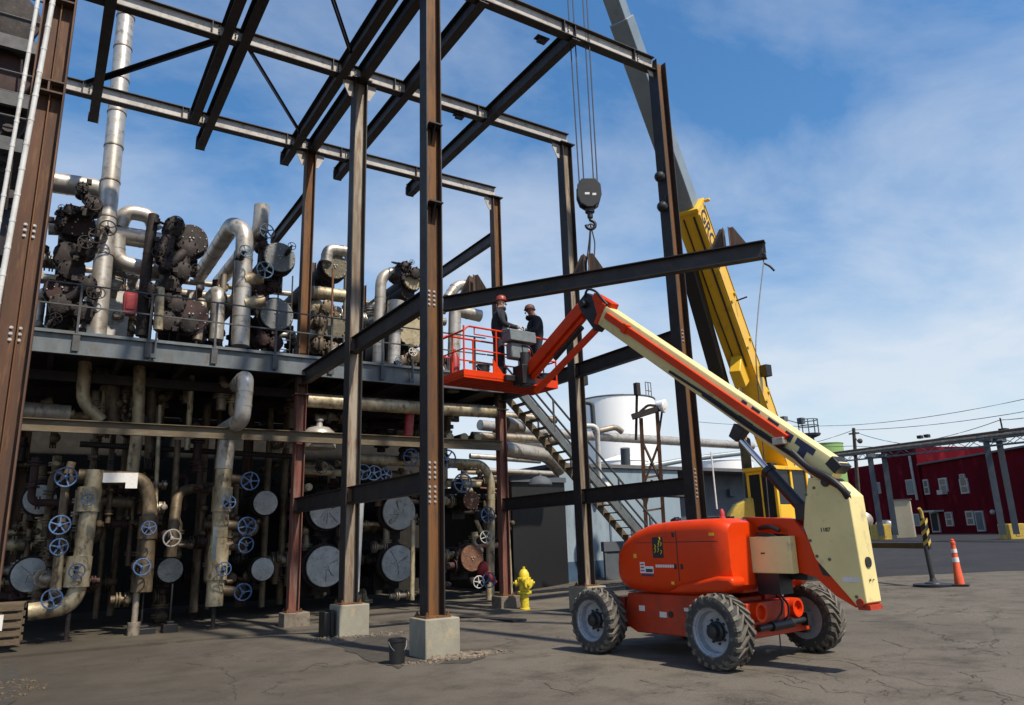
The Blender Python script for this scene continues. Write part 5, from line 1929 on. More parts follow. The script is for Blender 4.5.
pipe('thin tan vertical pipe between the large silver covers and the nearest column', [q(413, 520, 20.6), q(412, 600, 20.6)], .07, 'insul', bands=0)
for i, (x, yy) in enumerate(((110, 22.8), (124, 23.4), (203, 22.5), (216, 23.2), (268, 22.6), (285, 23.2))):
    a = PY(x, 470, yy)
    pipe('dim upright pipe in the darkness behind the exchangers', [V((a.x, a.y, 5.8)), V((a.x, a.y, .1))], .07 + .02 * (i % 3), 'insul_dirty', bands=1.3, grp='dim upright pipes deep in the rack')
rz = random.Random(77)
COVERS = ((40, 500, 16), (30, 575, 18), (170, 570, 13), (265, 503, 13), (262, 569, 12), (327, 510, 20), (325, 566, 22), (398, 512, 19), (397, 563, 19), (470, 500, 10), (471, 558, 14))
def tangle(px0, px1, py0, py1, Y, r, m, lab, grp, horiz):
    ylo, yhi = (py0 - 14, py0 + 32) if horiz else (py0 - 6, py1 + 6)
    for cx_, cy_, cr_ in COVERS:
        if min(px0, px1) - 8 < cx_ + cr_ and max(px0, px1) + 8 > cx_ - cr_ and ylo < cy_ + cr_ and yhi > cy_ - cr_ and Y < 22.4:
            Y = 22.5 + rz.random() * 1.5
            r *= 1.2
    a = PY(px0, py0, Y)
    b = PY(px1, py1, Y + rz.uniform(-.2, .2))
    mb = MB()
    if horiz:
        k = rz.random()
        pts = [a, V((b.x, a.y, a.z))]
        if k < .35:
            pts.append(V((b.x, a.y, a.z - rz.uniform(.5, 1.4))))
        elif k < .6:
            pts.append(V((b.x, a.y, a.z + rz.uniform(.4, 1.2))))
        elif k < .8:
            pts.append(V((b.x, a.y + 2.0, a.z)))
    else:
        pts = [a, V((a.x, a.y, b.z))]
        if rz.random() < .5:
            pts.append(V((a.x + rz.choice((-1, 1)) * rz.uniform(.3, .9), a.y, b.z)))
    mb.pipe(pts, r, r * 2.2, 12, rz.choice((0, .5, .8)))
    for p, q_ in zip(pts[:-1], pts[1:]):
        d = (q_ - p).normalized()
        for f in (rz.uniform(.15, .4), rz.uniform(.6, .9)):
            c = p.lerp(q_, f)
            mb.lathe(c - d * .05, d, [(r, 0), (r * 1.75, 0), (r * 1.75, .035), (r * 1.1, .036), (r * 1.1, .064), (r * 1.75, .065), (r * 1.75, .10), (r, .10)], 14)
            if rz.random() < .45:
                mb.tube(c, c - V((0, r * 3, 0)), r * .5, 8)
                mb.lathe(c - V((0, r * 2.6, 0)), (0, -1, 0), [(r * .9, 0), (r * 1.0, .05), (r * .6, .10), (0, .11)], 12)
    S(mb, 'pipe', M[m], lab, 'pipe', a, grp)
lb1, gr1 = 'shaded pipe run with flanges deep in the lower rack', 'shaded pipe runs deep in the lower rack'
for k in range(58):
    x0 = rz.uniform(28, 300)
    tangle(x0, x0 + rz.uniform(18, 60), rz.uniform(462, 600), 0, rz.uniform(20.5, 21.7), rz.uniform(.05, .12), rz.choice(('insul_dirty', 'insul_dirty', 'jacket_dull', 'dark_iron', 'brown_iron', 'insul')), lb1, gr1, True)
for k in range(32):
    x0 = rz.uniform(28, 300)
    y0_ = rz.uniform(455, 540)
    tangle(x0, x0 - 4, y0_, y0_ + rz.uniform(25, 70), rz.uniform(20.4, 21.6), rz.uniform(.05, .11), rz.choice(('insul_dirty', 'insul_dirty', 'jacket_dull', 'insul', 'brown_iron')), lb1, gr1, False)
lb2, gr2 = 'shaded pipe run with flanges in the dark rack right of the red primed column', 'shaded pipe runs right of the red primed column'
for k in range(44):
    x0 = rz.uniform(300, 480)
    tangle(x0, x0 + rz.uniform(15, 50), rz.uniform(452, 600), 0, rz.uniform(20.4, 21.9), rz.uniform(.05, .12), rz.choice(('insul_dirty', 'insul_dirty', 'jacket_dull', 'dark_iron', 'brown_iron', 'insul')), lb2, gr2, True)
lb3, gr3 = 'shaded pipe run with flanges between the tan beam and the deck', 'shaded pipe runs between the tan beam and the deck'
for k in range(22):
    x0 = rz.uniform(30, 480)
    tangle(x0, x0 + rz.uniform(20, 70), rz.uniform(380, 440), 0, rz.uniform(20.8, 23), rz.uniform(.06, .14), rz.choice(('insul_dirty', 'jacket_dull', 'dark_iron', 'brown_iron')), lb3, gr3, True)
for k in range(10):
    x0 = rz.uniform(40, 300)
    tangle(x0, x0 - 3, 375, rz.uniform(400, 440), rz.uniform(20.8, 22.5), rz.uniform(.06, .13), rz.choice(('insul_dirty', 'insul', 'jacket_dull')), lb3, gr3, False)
lb4, gr4 = 'pipe run with flanges among the upper exchangers behind the deck rail', 'pipe runs among the upper exchangers'
for k in range(44):
    x0 = rz.uniform(50, 430)
    base_y = 262 + (x0 - 50) * .17
    tangle(x0, x0 + rz.uniform(14, 46), base_y + rz.uniform(-10, 66), 0, rz.uniform(21.2, 23.6), rz.uniform(.07, .15), rz.choice(('jacket', 'jacket_dull', 'dark_iron', 'insul', 'jacket', 'jacket')), lb4, gr4, True)
for k in range(14):
    x0 = rz.uniform(50, 430)
    base_y = 330 + (x0 - 50) * .11
    tangle(x0, x0 + 2, base_y - rz.uniform(10, 75), base_y, rz.uniform(21.2, 23.6), rz.uniform(.07, .14), rz.choice(('jacket', 'jacket_dull', 'dark_iron', 'brown_iron')), lb4, gr4, False)
a = q(121, 478, 19.0)
mb = MB()
w, h = .36, .12
mb.prism([(-w, h * .9), (w * .95, h), (w * .95, -h * 1.9), (w * .28, -h * 1.9), (w * .28, -h * .8), (-w, -h * .9)], a, (1, 0, 0), (0, 0, 1), .02)
S(mb, 'placard', M['sticker_white'], 'blank white placard hanging under the tan beam at left', 'sign', a)
mb = MB()
a = q(214.5, 543, 19.4)
mb.bb(a.x - .05, a.x + .05, a.y - .01, a.y + .01, a.z - .38, a.z + .38)
S(mb, 'placard', M['plastic_grey'], 'narrow grey tag plate hung on the tall vertical pipe', 'sign', a)

# ------------------------------------------------------------------ pipes above the deck
YU = 20.6
u = lambda x, y, Y=YU: PY(x, y, Y)
st = T('exhaust_stack', 'tall silver stack pipe with jointed sections rising from the deck', 'stack', u(97, 338, 20.4))
mb = MB()
a, b = u(96, 338, 20.4), u(133, -60, 21.2)
mb.pipe([a, b], .225, None, 22, 0)
P(mb, 'pipe', M['jacket'], st)
mb = MB()
for k in range(11):
    c = a.lerp(b, .18 + k * .085)
    d = (b - a).normalized()
    mb.tube(c - d * .02, c + d * .02, .243, 22)
P(mb, 'joint_band', M['jacket_dull'], st)
mb = MB()
mb.pipe([u(36, 180, 21), u(98, 189, 21), u(112, 197, 20.9)], .27, .3, 20, .8)
P(mb, 'branch', M['jacket'], st)
vwheel(st, 108, 228, 9, 20.0, 'dark_iron')
vwheel(st, 99, 293, 7, 20.0, 'dark_iron')
pipe('silver horizontal pipe behind the dark exchangers at far left', [u(48, 226, 22), u(100, 229, 22)], .24, 'jacket')
pipe('silver pipe running right from the stack to the blackened exchangers', [u(112, 234, 21), u(168, 243, 21)], .25, 'jacket')
pipe('silver pipe loop above the pipe from the stack', [u(155, 229, 21), u(150, 216, 21), u(126, 211, 21), u(119, 228, 21)], .20, 'jacket', bends=.4)
pipe('silver elbow pipe dropping from the stack and turning right', [u(117, 236, 20.8), u(116, 262, 20.8), u(160, 272, 20.8)], .21, 'jacket', bends=.4, bands=.5)
pipe('small silver elbow pipe under the stack on its right', [u(110, 262, 21.3), u(108, 284, 21.3), u(100, 290, 21.3)], .15, 'jacket_dull')
pipe('dark standpipe left of the blackened exchangers with blank end', [u(154, 215, 20), u(151, 232, 20), u(143, 300, 20), u(141, 336, 20)], .13, 'dark_iron', wheels=((155, 285, 6, 19.8, 'dark_iron'),))
pipe('pale standpipe in front of the blackened exchangers', [u(160, 288, 19.6), u(158, 330, 19.6)], .11, 'insul')
big = pipe('big silver pipe rising from the deck and running away with a wide elbow', [u(240, 346, 20.1), u(245, 232, 20.1), u(245, 232, 20.1) + V((-.25, .02, .35)) + V((0, .4, 0)), u(245, 232, 20.1) + V((-.3, 5.2, .35))], .235, 'jacket', bends=.5, wheels=((246, 251, 7.5, 19.5, 'blue_steel'), (267, 231, 9, 19.5, 'blue_steel'), (265, 270, 10, 19.5, 'blue_steel')))
pipe('silver pipe standing behind the wide elbow and running away', [u(262, 206, 21.2), u(260, 232, 21.2), u(260, 232, 21.2) + V((-.2, 4.8, -.1))], .225, 'jacket', bends=.3)
pipe('short silver branch between the big pipe and the upper silver cover', [u(244, 280, 20), u(262, 278, 20)], .17, 'insul', bands=.3)
pipe('short cream flanged branch below the upper silver cover', [u(244, 304, 20), u(264, 301, 20)], .17, 'insul', bands=.3)
pipe('dull sloping pipe under the silver covers running away', [u(236, 300, 20.3), u(236, 300, 20.3) + V((-.4, 5, -.3))], .19, 'jacket_dull')
pipe('silver upright pipe with elbow left of the big silver pipe', [u(216, 340, 20.6), u(219, 290, 20.6), u(219, 290, 20.6) + V((-.2, 4.0, .1))], .19, 'jacket', bends=.4)
pipe('thin silver upright pipe left of the upright pipe with elbow', [u(197, 340, 20.4), u(203, 300, 20.4), u(203, 300, 20.4) + V((-.1, 3, .1))], .12, 'jacket_dull', bends=.3)
pipe('silver pipe arching over the top olive cover', [u(326, 262, 20.2), u(328, 249, 20.2), u(350, 252, 20.2)], .17, 'jacket', bends=.25, bands=.25)
pipe('silver upright pipe beside the olive covers', [u(348, 250, 20.8), u(345, 372, 20.8)], .11, 'jacket')
pipe('pale branch pipe with flanges between the olive covers', [u(312, 292, 20.2), u(344, 296, 20.2)], .19, 'insul', bands=.22)
pipe('pale fat fitting on the deck left of the lower olive cover', [u(308, 312, 20.4), u(320, 304, 20.4)], .20, 'insul', bands=.3)
pipe('silver candy cane pipe right of the grey brown column', [u(378, 372, 20.3), u(381, 274, 20.3), u(404, 271, 20.3)], .17, 'jacket', bends=.45, wheels=((399, 264, 8, 20.0, 'dark_iron', (0, -.5, 1), .3),))
pipe('silver upright pipe with fat quilted fitting beside the candy cane pipe', [u(393, 378, 20.0), u(396, 312, 20.0), u(392, 303, 20.0)], .18, 'jacket', bends=.2, sleeves=((u(394.5, 330, 20), u(396.5, 302, 20), 1.5),))
pipe('dark fat pipe sloping away behind the candy cane pipe', [u(408, 292, 20.4), u(408, 292, 20.4) + V((-.5, 5.5, -.3))], .24, 'dark_iron')
pipe('silver elbow pipe just right of the nearest column', [u(448, 298, 20.2), u(458, 283, 20.2), u(476, 289, 20.2)], .17, 'jacket', bends=.4, bands=.3)
pipe('bright silver upright pipe behind the left end of the lift platform', [u(453, 392, 20.0), u(455, 310, 20.0), u(480, 316, 20.0)], .20, 'jacket', bends=.15)
pipe('upper of two long thin pipes crossing behind the upper exchangers', [PY(20, 262, 25.5), PY(445, 312, 25.5)], .10, 'jacket_dull', bands=0)
pipe('lower of two long thin pipes crossing behind the upper exchangers', [PY(20, 276, 25.5), PY(445, 322, 25.5)], .16, 'jacket_dull', bands=0)
pipe('thin vertical rust pipe in front of the olive covers', [u(333, 268, 19.2), u(331, 356, 19.2)], .03, 'rust_cover', bands=0)
# blackened valves and handwheels on the left groups
def valve_tree(label, base, items, m='dark_iron'):
    t = T('valve_tree', label, 'valve', base)
    rv = random.Random(int(base[0] * 100))
    mb = MB()
    prev = None
    for (x, y, r, Y) in items:
        c = u(x, y, Y)
        R = r * (c - EYE).dot(FW) / FOC
        mb.lathe(c - V((0, .2, 0)), (0, 1, 0), [(R * .5, 0), (R, .05), (R, .14), (R * .7, .16), (R * .7, .42), (R, .44), (R, .52), (0, .54)], 16)
        for k in range(8):
            a = 2 * pi * k / 8
            mb.tube(c + V((R * .86 * cos(a), -.22, R * .86 * sin(a))), c + V((R * .86 * cos(a), -.12, R * .86 * sin(a))), .02, 6)
        if prev is not None:
            mb.tube(prev, c, min(R * .55, .14), 12)
        prev = c
        a = rv.uniform(0, 6)
        mb.tube(c, c + V((cos(a) * R * 1.6, -.1, sin(a) * R * 1.6)), .035, 8)
        mb.box(c + V((cos(a) * R * 1.6, -.1, sin(a) * R * 1.6)), (.12, .12, .12))
    P(mb, 'valve_body', M[m], t)
    return t
v = valve_tree('blackened valves over the top dark brown cover near the stack', u(82, 205, 19.9), ((82, 190, 6, 19.9), (94, 207, 8, 19.9), (70, 212, 6, 19.9), (60, 225, 5, 19.8)))
for w in ((93, 203, 9, 19.4), (83, 187, 6, 19.4), (62, 208, 4, 19.4)):
    vwheel(v, *w, 'dark_iron')
v = valve_tree('blackened valves between the dark brown covers near the stack', u(75, 262, 19.9), ((68, 256, 13, 20.2), (86, 250, 9, 19.8), (72, 270, 12, 20.2), (88, 285, 8, 19.8), (60, 305, 10, 20), (84, 312, 10, 20)))
for w in ((86, 242, 8, 19.3), (98, 236, 9, 19.3), (94, 292, 7, 19.3), (56, 318, 6, 19.3)):
    vwheel(v, *w, 'dark_iron')
v = valve_tree('blackened valves and flanges of the burnt looking pair on the deck', u(175, 260, 19.9), ((160, 250, 6, 19.9), (174, 228, 10, 19.9), (166, 266, 6, 19.7), (188, 250, 9, 20.1), (182, 272, 9, 20), (170, 285, 8, 20), (150, 290, 6, 19.7), (176, 305, 9, 20), (165, 322, 10, 20), (188, 325, 9, 20)))
for w in ((177, 222, 7, 19.6), (158, 252, 6, 19.4), (171, 252, 5, 19.4), (196, 268, 5, 19.4), (150, 292, 7, 19.4)):
    vwheel(v, *w, 'dark_iron')
v = valve_tree('dark valves between the two silver covers above the deck', u(282, 288, 20.1), ((262, 246, 5, 20.9), (258, 290, 6, 20.9), (272, 286, 6, 20.9), (258, 300, 6, 20.9), (262, 340, 7, 20.5), (275, 344, 7, 20.4)), 'brown_iron')
vwheel(v, 292, 246, 4, 19.5, 'dark_iron')
v = valve_tree('pale crusted valves low behind the rail by the lower olive cover', u(318, 335, 20.1), ((318, 322, 6, 20), (326, 308, 7, 20), (318, 345, 7, 20), (332, 350, 7, 20)), 'insul_dirty')
vwheel(v, 336, 352, 5, 19.5, 'bolt')
v = valve_tree('pale crusted valves at the deck below the large cream cover', u(412, 358, 20.1), ((402, 362, 6, 20), (414, 357, 7, 20), (424, 362, 6, 20)), 'insul_dirty')
for w in ((399, 361, 5, 19.5, 'blue_steel'), (413, 352, 5, 19.5, 'white_pipe')):
    vwheel(v, *w)
v = valve_tree('dark valve fittings on top of the small cream cover', u(410, 266, 20.1), ((404, 268, 6, 20.2), (414, 274, 6, 20.2), (396, 276, 4, 20)))
vwheel(v, 412, 262, 3, 19.6, 'dark_iron')
for i, (x, yb, yt, Y) in enumerate(((56, 330, 232, 21.8), (118, 330, 262, 22.5), (196, 330, 285, 22.5), (232, 335, 250, 22.8), (310, 350, 262, 22.4), (362, 360, 285, 22.5), (430, 370, 300, 22.5))):
    a, b = u(x, yb, Y), u(x, yt, Y)
    mb = MB()
    mb.ib((a.x, Y, ZD - .25), (a.x, Y, b.z), .16, .16, .014, .012, (1, 0, 0))
    mb.bar((a.x, Y, b.z - .6), (a.x + .9, Y, ZD + .1), .06, .06)
    S(mb, 'support_post', M['steel_brown'], ('dark support post behind the exchangers at the far left of the deck', 'dark support post behind the silver elbow right of the stack', 'dark support post right of the burnt looking pair', 'dark support post behind the big silver pipe', 'dark support post behind the olive covers', 'dark support post behind the candy cane pipe', 'dark support post behind the large cream cover')[i], 'post', (a.x, Y, ZD))
mb = MB()
a = q(130, 303, 19.3)
mb.prism([(-.14, -.26), (-.09, -.31), (.10, -.31), (.15, -.25), (.15, .20), (.09, .28), (-.11, .28), (-.16, .20)], a, (1, 0, 0), (0, 0, 1), .26)
mb.bb(a.x - .10, a.x + .10, a.y - .15, a.y - .128, a.z - .20, a.z + .18)
S(mb, 'hose_box', M['redpaint'], 'red fire hose box hung behind the deck rail right of the stack', 'fire box', a, bev=.015)
mb = MB()
a = q(112, 306, 21.6)
mb.bb(a.x - .35, a.x + .42, a.y, a.y + .5, ZD - .25, a.z + .45)
mb.bb(a.x - .1, a.x + .1, a.y - .02, a.y, a.z, a.z + .2)
S(mb, 'cabinet', M['white_pipe'], 'small white cabinet behind the rail between the stack and the red hose box', 'cabinet', a, bev=.02)
# ladder behind the silver covers
a, b = u(286, 275, 21), u(287, 330, 21)
mb = MB()
for dx in (-.2, .2):
    mb.tube((a.x + dx, 21, ZD - .2), (a.x + dx, 21, a.z), .022, 6)
for k in range(9):
    z = ZD + .1 + k * .28
    mb.tube((a.x - .2, 21, z), (a.x + .2, 21, z), .014, 6)
S(mb, 'ladder', M['rail'], 'small dark ladder behind the silver covers above the deck', 'ladder', (a.x, 21, ZD))

# ------------------------------------------------------------------ far left process tower
tw_ = T('process_tower', 'dark vessel tower with ring platforms at the top left corner', 'tower', (-2.6, 17.5, 0))
cx_ = PY(-6, 60, 17.0)
for dx in (-1.2, .75):
    for yy in (16.2, 18.2):
        mb = MB()
        mb.ib((cx_.x + dx - .5, yy, -.2), (cx_.x + dx - .5, yy, 14.5), .2, .2, .018, .012, (1, 0, 0))
        P(mb, 'tower_leg', M['steel_brown'], tw_)
for k, (x, y, r) in enumerate(((6, 14, 27), (0, 72, 24), (-4, 118, 22))):
    c = PY(x, y, 15.8)
    R = r * (c - EYE).dot(FW) / FOC
    mb = MB()
    mb.lathe(c, (0, 1, 0), [(R * .9, 0), (R * 1.1, .02), (R * 1.1, .14), (R * .9, .16), (R * .9, 2.8), (0, 3)], 26)
    P(mb, 'drum', M['dark_iron' if k != 1 else 'brown_iron'], tw_)
    mb = MB()
    z = c.z - R * 1.25
    mb.bb(c.x - 1.6, c.x + .75 + .1 * k, 15.6, 18.6, z - .1, z)
    mb.bb(c.x - 1.6, c.x + .78 + .1 * k, 15.5, 15.6, z - .22, z + .05)
    P(mb, 'ring_platform', M['rail'], tw_)
    mb = MB()
    for zz in (.5, 1.0):
        mb.tube((c.x - 1.6, 15.55, z + zz), (c.x + .8, 15.55, z + zz), .022, 6)
        mb.tube((c.x + .8, 15.55, z + zz), (c.x + .8, 18.5, z + zz), .022, 6)
    for yy in (15.55, 17.0, 18.5):
        mb.tube((c.x + .8, yy, z), (c.x + .8, yy, z + 1), .022, 6)
    P(mb, 'guard_rail', M['rail'], tw_)
mb = MB()
for k, (x, y) in enumerate(((8, 140), (6, 170), (10, 205))):
    c = PY(x, y, 16)
    mb.lathe(c, (0, -1, .3), [(.05, -.1), (.12, 0), (.12, .05), (.05, .1), (.04, .3), (.10, .3), (.10, .34), (.0, .34)], 12)
mb.pipe([PY(22, 60, 15.6), PY(16, 130, 15.6), PY(6, 210, 15.6)], .02, .2, 6)
P(mb, 'fittings', M['dark_iron'], tw_)
mb = MB()
mb.lathe(PY(2, 232, 16.5) + V((-.25, 0, -.6)), (0, 0, 1), [(.50, 0), (.52, .8), (.42, 1.0), (.1, 1.08), (0, 1.1)], 20)
P(mb, 'lower_vessel', M['steel_dark'], tw_)
for i, (p0, p1, r, lb) in enumerate((((54, -6), (9, 240), .034, 'thicker white riser pipe beside the wide left column'), ((39, -6), (2, 205), .026, 'thinner white riser pipe near the left edge of the view'))):
    a, b = PY(*p1, 10.9), PY(*p0, 11.0)
    d = (b - a)
    lo_ = a - d * 1.4
    pipe(lb, [lo_, b + d * .15], r, 'white_pipe', bands=.38, grp='white riser pipes at the left edge')

# ================================================================== buildings and tanks behind
# blue-grey plant building at the middle
wb_ = PG(600, 585)
BX0, BY0 = 14.55, 23.4
t = T('plant_building', 'low blue grey plant building with dark blue base and dark doorway behind the stairs', 'building', (BX0, BY0, 0))
H1_ = PY(622, 469, BY0).z
mb = MB()
mb.bb(16.95, 23.2, BY0, BY0 + 9, -.1, H1_)
P(mb, 'wall', M['bluegrey'], t)
mb = MB()
mb.bb(16.95, 23.2, BY0 - .012, BY0 - .002, -.1, .85)
P(mb, 'base_band', M['darkblue'], t)
mb = MB()
mb.bb(23.2, 29.5, BY0 + 1.2, BY0 + 9, -.1, H1_ + .02)
P(mb, 'dark_wall', M['dark_grey'], t)
mb = MB()
mb.bb(16.8, 29.6, BY0 - .12, BY0 + 9.1, H1_ + .02, H1_ + .16)
P(mb, 'roof_edge', M['roof_grey'], t)
mb = MB()
dx0 = PY(513, 535, BY0 - .3).x
mb.bb(dx0, 16.95, BY0 - .3, BY0 + 9, -.4, PY(535, 479, BY0 - .3).z)
P(mb, 'doorway', M['black'], t)
mb = MB()
mb.bb(dx0 - .1, 16.948, BY0 - .42, BY0 - .302, PY(535, 479, BY0 - .3).z - .12, PY(535, 479, BY0 - .3).z + .06)
P(mb, 'door_rail', M['dark_grey'], t)
mb = MB()
a = PY(730, 493, BY0 + 1.2)
mb.bb(a.x - .22, a.x + .22, a.y - .2, a.y - .003, a.z - .16, a.z + .16)
a = PY(662, 512, BY0)
mb.bb(a.x + 1.0, a.x + 1.06, a.y - .06, a.y - .004, .6, 2.4)
P(mb, 'wall_box', M['dark_grey'], t)
mb = MB()
for k in range(5):
    x = 18.2 + k * 1.1
    mb.tube((x, BY0 - .08, .1), (x, BY0 - .08, 2.2 + .2 * (k % 2)), .03, 8)
P(mb, 'conduit', M['bluegrey'], t)
mb = MB()
a, b = PY(592, 578, 22.0), PY(612, 567, 22.6)
mb.bb(18.1, 22.6, 22.3, 22.36, .2, 1.45)
mb.bb(18.0, 22.7, 22.24, 22.42, 1.2, 1.55)
for x in (18.1, 20.3, 22.6):
    mb.bb(x - .05, x + .05, 22.28, 22.38, -.1, 1.45)
S(mb, 'barrier', M['dark_grey'], 'dark low barrier wall behind the boom lift and the stairs foot', 'barrier', (20.3, 22.3, 0))
# white storage tanks
def tank(px, pyt, pyb, rpx, d, label, roof=.12, m='tank_white', bands=6, rail=False):
    c = DP(px, (pyt + pyb) / 2, d)
    ztop = DP(px, pyt, d).z
    zbot = gz(c.x, c.y) - .1
    R = rpx * d / FOC
    t = T('storage_tank', label, 'tank', (c.x, c.y, zbot))
    mb = MB()
    mb.lathe((c.x, c.y, zbot), (0, 0, 1), [(R, 0), (R, ztop - zbot), (R * .97, ztop - zbot + .03), (0.02, ztop - zbot + R * roof)], 48)
    P(mb, 'shell', M[m], t)
    mb = MB()
    for k in range(bands):
        z = zbot + (ztop - zbot) * (k + 1) / bands
        mb.lathe((c.x, c.y, z - .03), (0, 0, 1), [(R, 0), (R + .03, .005), (R + .03, .035), (R, .04)], 48)
    P(mb, 'weld_ring', M[m], t)
    if rail:
        mb = MB()
        for h in (.5, 1.0):
            mb.torus((c.x, c.y, ztop + h), (0, 0, 1), R, .025, 48, 5)
        for k in range(24):
            a = 2 * pi * k / 24
            mb.tube((c.x + R * cos(a), c.y + R * sin(a), ztop), (c.x + R * cos(a), c.y + R * sin(a), ztop + 1), .025, 6)
        P(mb, 'guard_rail', M['rail'], t)
    return t, c, R, ztop
tk, c, R, zt_ = tank(618, 400, 480, 39, 52, 'large white storage tank behind the stairs', .06, bands=1)
mb = MB()
a = V((c.x, c.y, zt_)) + V((RT.x, RT.y, 0)) * R * .72 - V((FW.x, FW.y, 0)) * R * .5
for k in range(3):
    mb.tube(a + V((.25 * k, 0, 0)), a + V((.25 * k, 0, 1.1)), .03, 6)
for z in (.5, 1.1):
    mb.tube(a + V((0, 0, z)), a + V((.6, .1, z)), .03, 6)
P(mb, 'roof_handrail', M['rail'], tk)
mb = MB()
mb.torus((c.x, c.y, zt_), (0, 0, 1), R, .06, 48, 6)
P(mb, 'rim', M['galv'], tk)
tank(622, 462, 500, 27, 42, 'small white tank with cone roof below the large white tank', .28, bands=3)
tank(722, 462, 510, 32, 45, 'white flat tank right of the tall column by the crane', .10, bands=2)
# stainless pipelines behind
def pl(pts):
    return [DP(*p) for p in pts]
def bpipe(label, pts, r, m, **k):
    return pipe(label, pts, r, m, bands=k.pop('bands', 2.2), **k)
bpipe('long silver pipeline crossing in front of the white tanks', pl(((480, 425, 29), (560, 434, 32), (640, 439, 35), (752, 446, 40))), .21, 'jacket', bends=.5)
bpipe('greenish thin pipeline sloping below the silver pipeline', pl(((630, 470, 34), (690, 459, 35), (750, 452, 36))), .13, 'crane_grey', bends=.6)
bpipe('white thin pipe bending down beside the stairs', pl(((575, 426, 29), (597, 426, 29), (600, 497, 29))), .10, 'white_pipe', bends=.25)
bpipe('blue grey pipe hoop in front of the large white tank', pl(((584, 402, 30), (592, 403, 30), (594, 430, 30))), .10, 'bridge_blue', bends=.2)
bpipe('fat silver pipe leading right from the end of the deck', pl(((503, 449, 25), (548, 455, 26.5), (560, 470, 27))), .26, 'jacket', bends=.5, bands=1.0)
bpipe('stub of silver drum at the end of the deck', pl(((505, 424, 24.5), (521, 427, 25))), .25, 'jacket', bands=.5)
bpipe('blue grey upright pipe in front of the small white tank', pl(((625, 448, 34), (627, 500, 34))), .22, 'bridge_blue', bands=0)
bpipe('pale pipe behind the stairs running level', pl(((478, 470, 26), (556, 474, 28))), .10, 'jacket', bands=1.0)
bpipe('second pale pipe low behind the stairs', pl(((478, 478, 26.2), (548, 482, 28))), .07, 'jacket', bands=0)
bpipe('short silver pipe end above the pipeline by the white tank', pl(((594, 432, 33), (616, 427, 33.4), (622, 432, 33.5))), .13, 'jacket_dull', bends=.2)
bpipe('dark thin pipe along the roof of the plant building', pl(((585, 492, 26), (690, 497, 27))), .05, 'dark_iron', bands=0)
for i, (x0, y0, x1, y1, d, m) in enumerate(((466, 412, 556, 420, 27, 'jacket_dull'), (476, 438, 545, 444, 30, 'white_pipe'), (470, 456, 540, 461, 31, 'jacket'), (480, 488, 555, 494, 27, 'rust_cover'))):
    bpipe(('dull pipe under the stair landing', 'white pipe seen between the treads of the stairs', 'silver pipe seen under the fat silver pipe', 'thin rusty pipe over the dark doorway')[i], pl(((x0, y0, d), (x1, y1, d + 1.5))), (.14, .16, .12, .04)[i], m, bands=1.2 if i < 3 else 0)
c = DP(631, 468, 31)
c = DP(540, 478, 23.5)
mb = MB()
mb.lathe(c - V((0, 0, .25)), (0, 0, 1), [(.36, 0), (.38, .04), (.33, .18), (.2, .28), (.05, .32), (.05, .40), (0, .41)], 20)
S(mb, 'roof_vent', M['dark_grey'], 'grey mushroom vent above the dark doorway', 'vent', c)
c = DP(606, 490, 28)
mb = MB()
mb.lathe(c - V((0, 0, .55)), (0, 0, 1), [(.40, 0), (.42, .1), (.30, .35), (.24, .8), (.10, 1.0), (0, 1.02)], 20)
S(mb, 'roof_vent', M['white_pipe'], 'white tapered roof vent on the plant building beside the stairs', 'vent', c)
# rusty lattice frame tower with floodlight
t = T('lattice_tower', 'rusty two legged lattice tower with a floodlight in front of the white tanks', 'tower', DP(648, 560, 27.5))
dT = 27.5
mb = MB()
tl = [DP(641, 418, dT), DP(657, 411, dT), DP(647, 545, dT), DP(665, 545, dT)]
for a, b in ((tl[0], tl[2]), (tl[1], tl[3])):
    a2 = b + (b - a) * .15
    mb.bar(a, a2, .13, .13)
P(mb, 'leg', M['steel_rust'], t)
mb = MB()
for (x0, y0, x1, y1) in ((643, 443, 661, 482), (660, 440, 644, 484), (644, 478, 663, 475), (645, 511, 664, 508), (645, 535, 668, 530), (644, 512, 652, 480), (630, 488, 644, 500)):
    mb.bar(DP(x0, y0, dT), DP(x1, y1, dT), .07, .07)
P(mb, 'brace', M['steel_brown'], t)
mb = MB()
mb.bar(DP(632, 417, dT), DP(664, 407, dT), .26, .20)
mb.pipe([DP(640, 412, dT), DP(648, 405, dT), DP(658, 406, dT)], .05, .1, 8)
P(mb, 'top_beam', M['dark_iron'], t)
mb = MB()
c = DP(663, 406, dT)
mb.lathe(c, ray(-600, 300) * -1, [(.05, -.3), (.16, -.25), (.26, .05), (.22, .1), (0, .12)], 16)
P(mb, 'floodlight', M['tank_white'], t)
mb = MB()
mb.tube(DP(636, 440, dT), DP(637, 388, dT), .05, 8)
mb.box(DP(637, 389, dT), (.18, .18, .45))
mb.tube(DP(662, 412, dT), DP(658, 440, dT), .04, 6)
P(mb, 'antenna', M['dark_iron'], t)
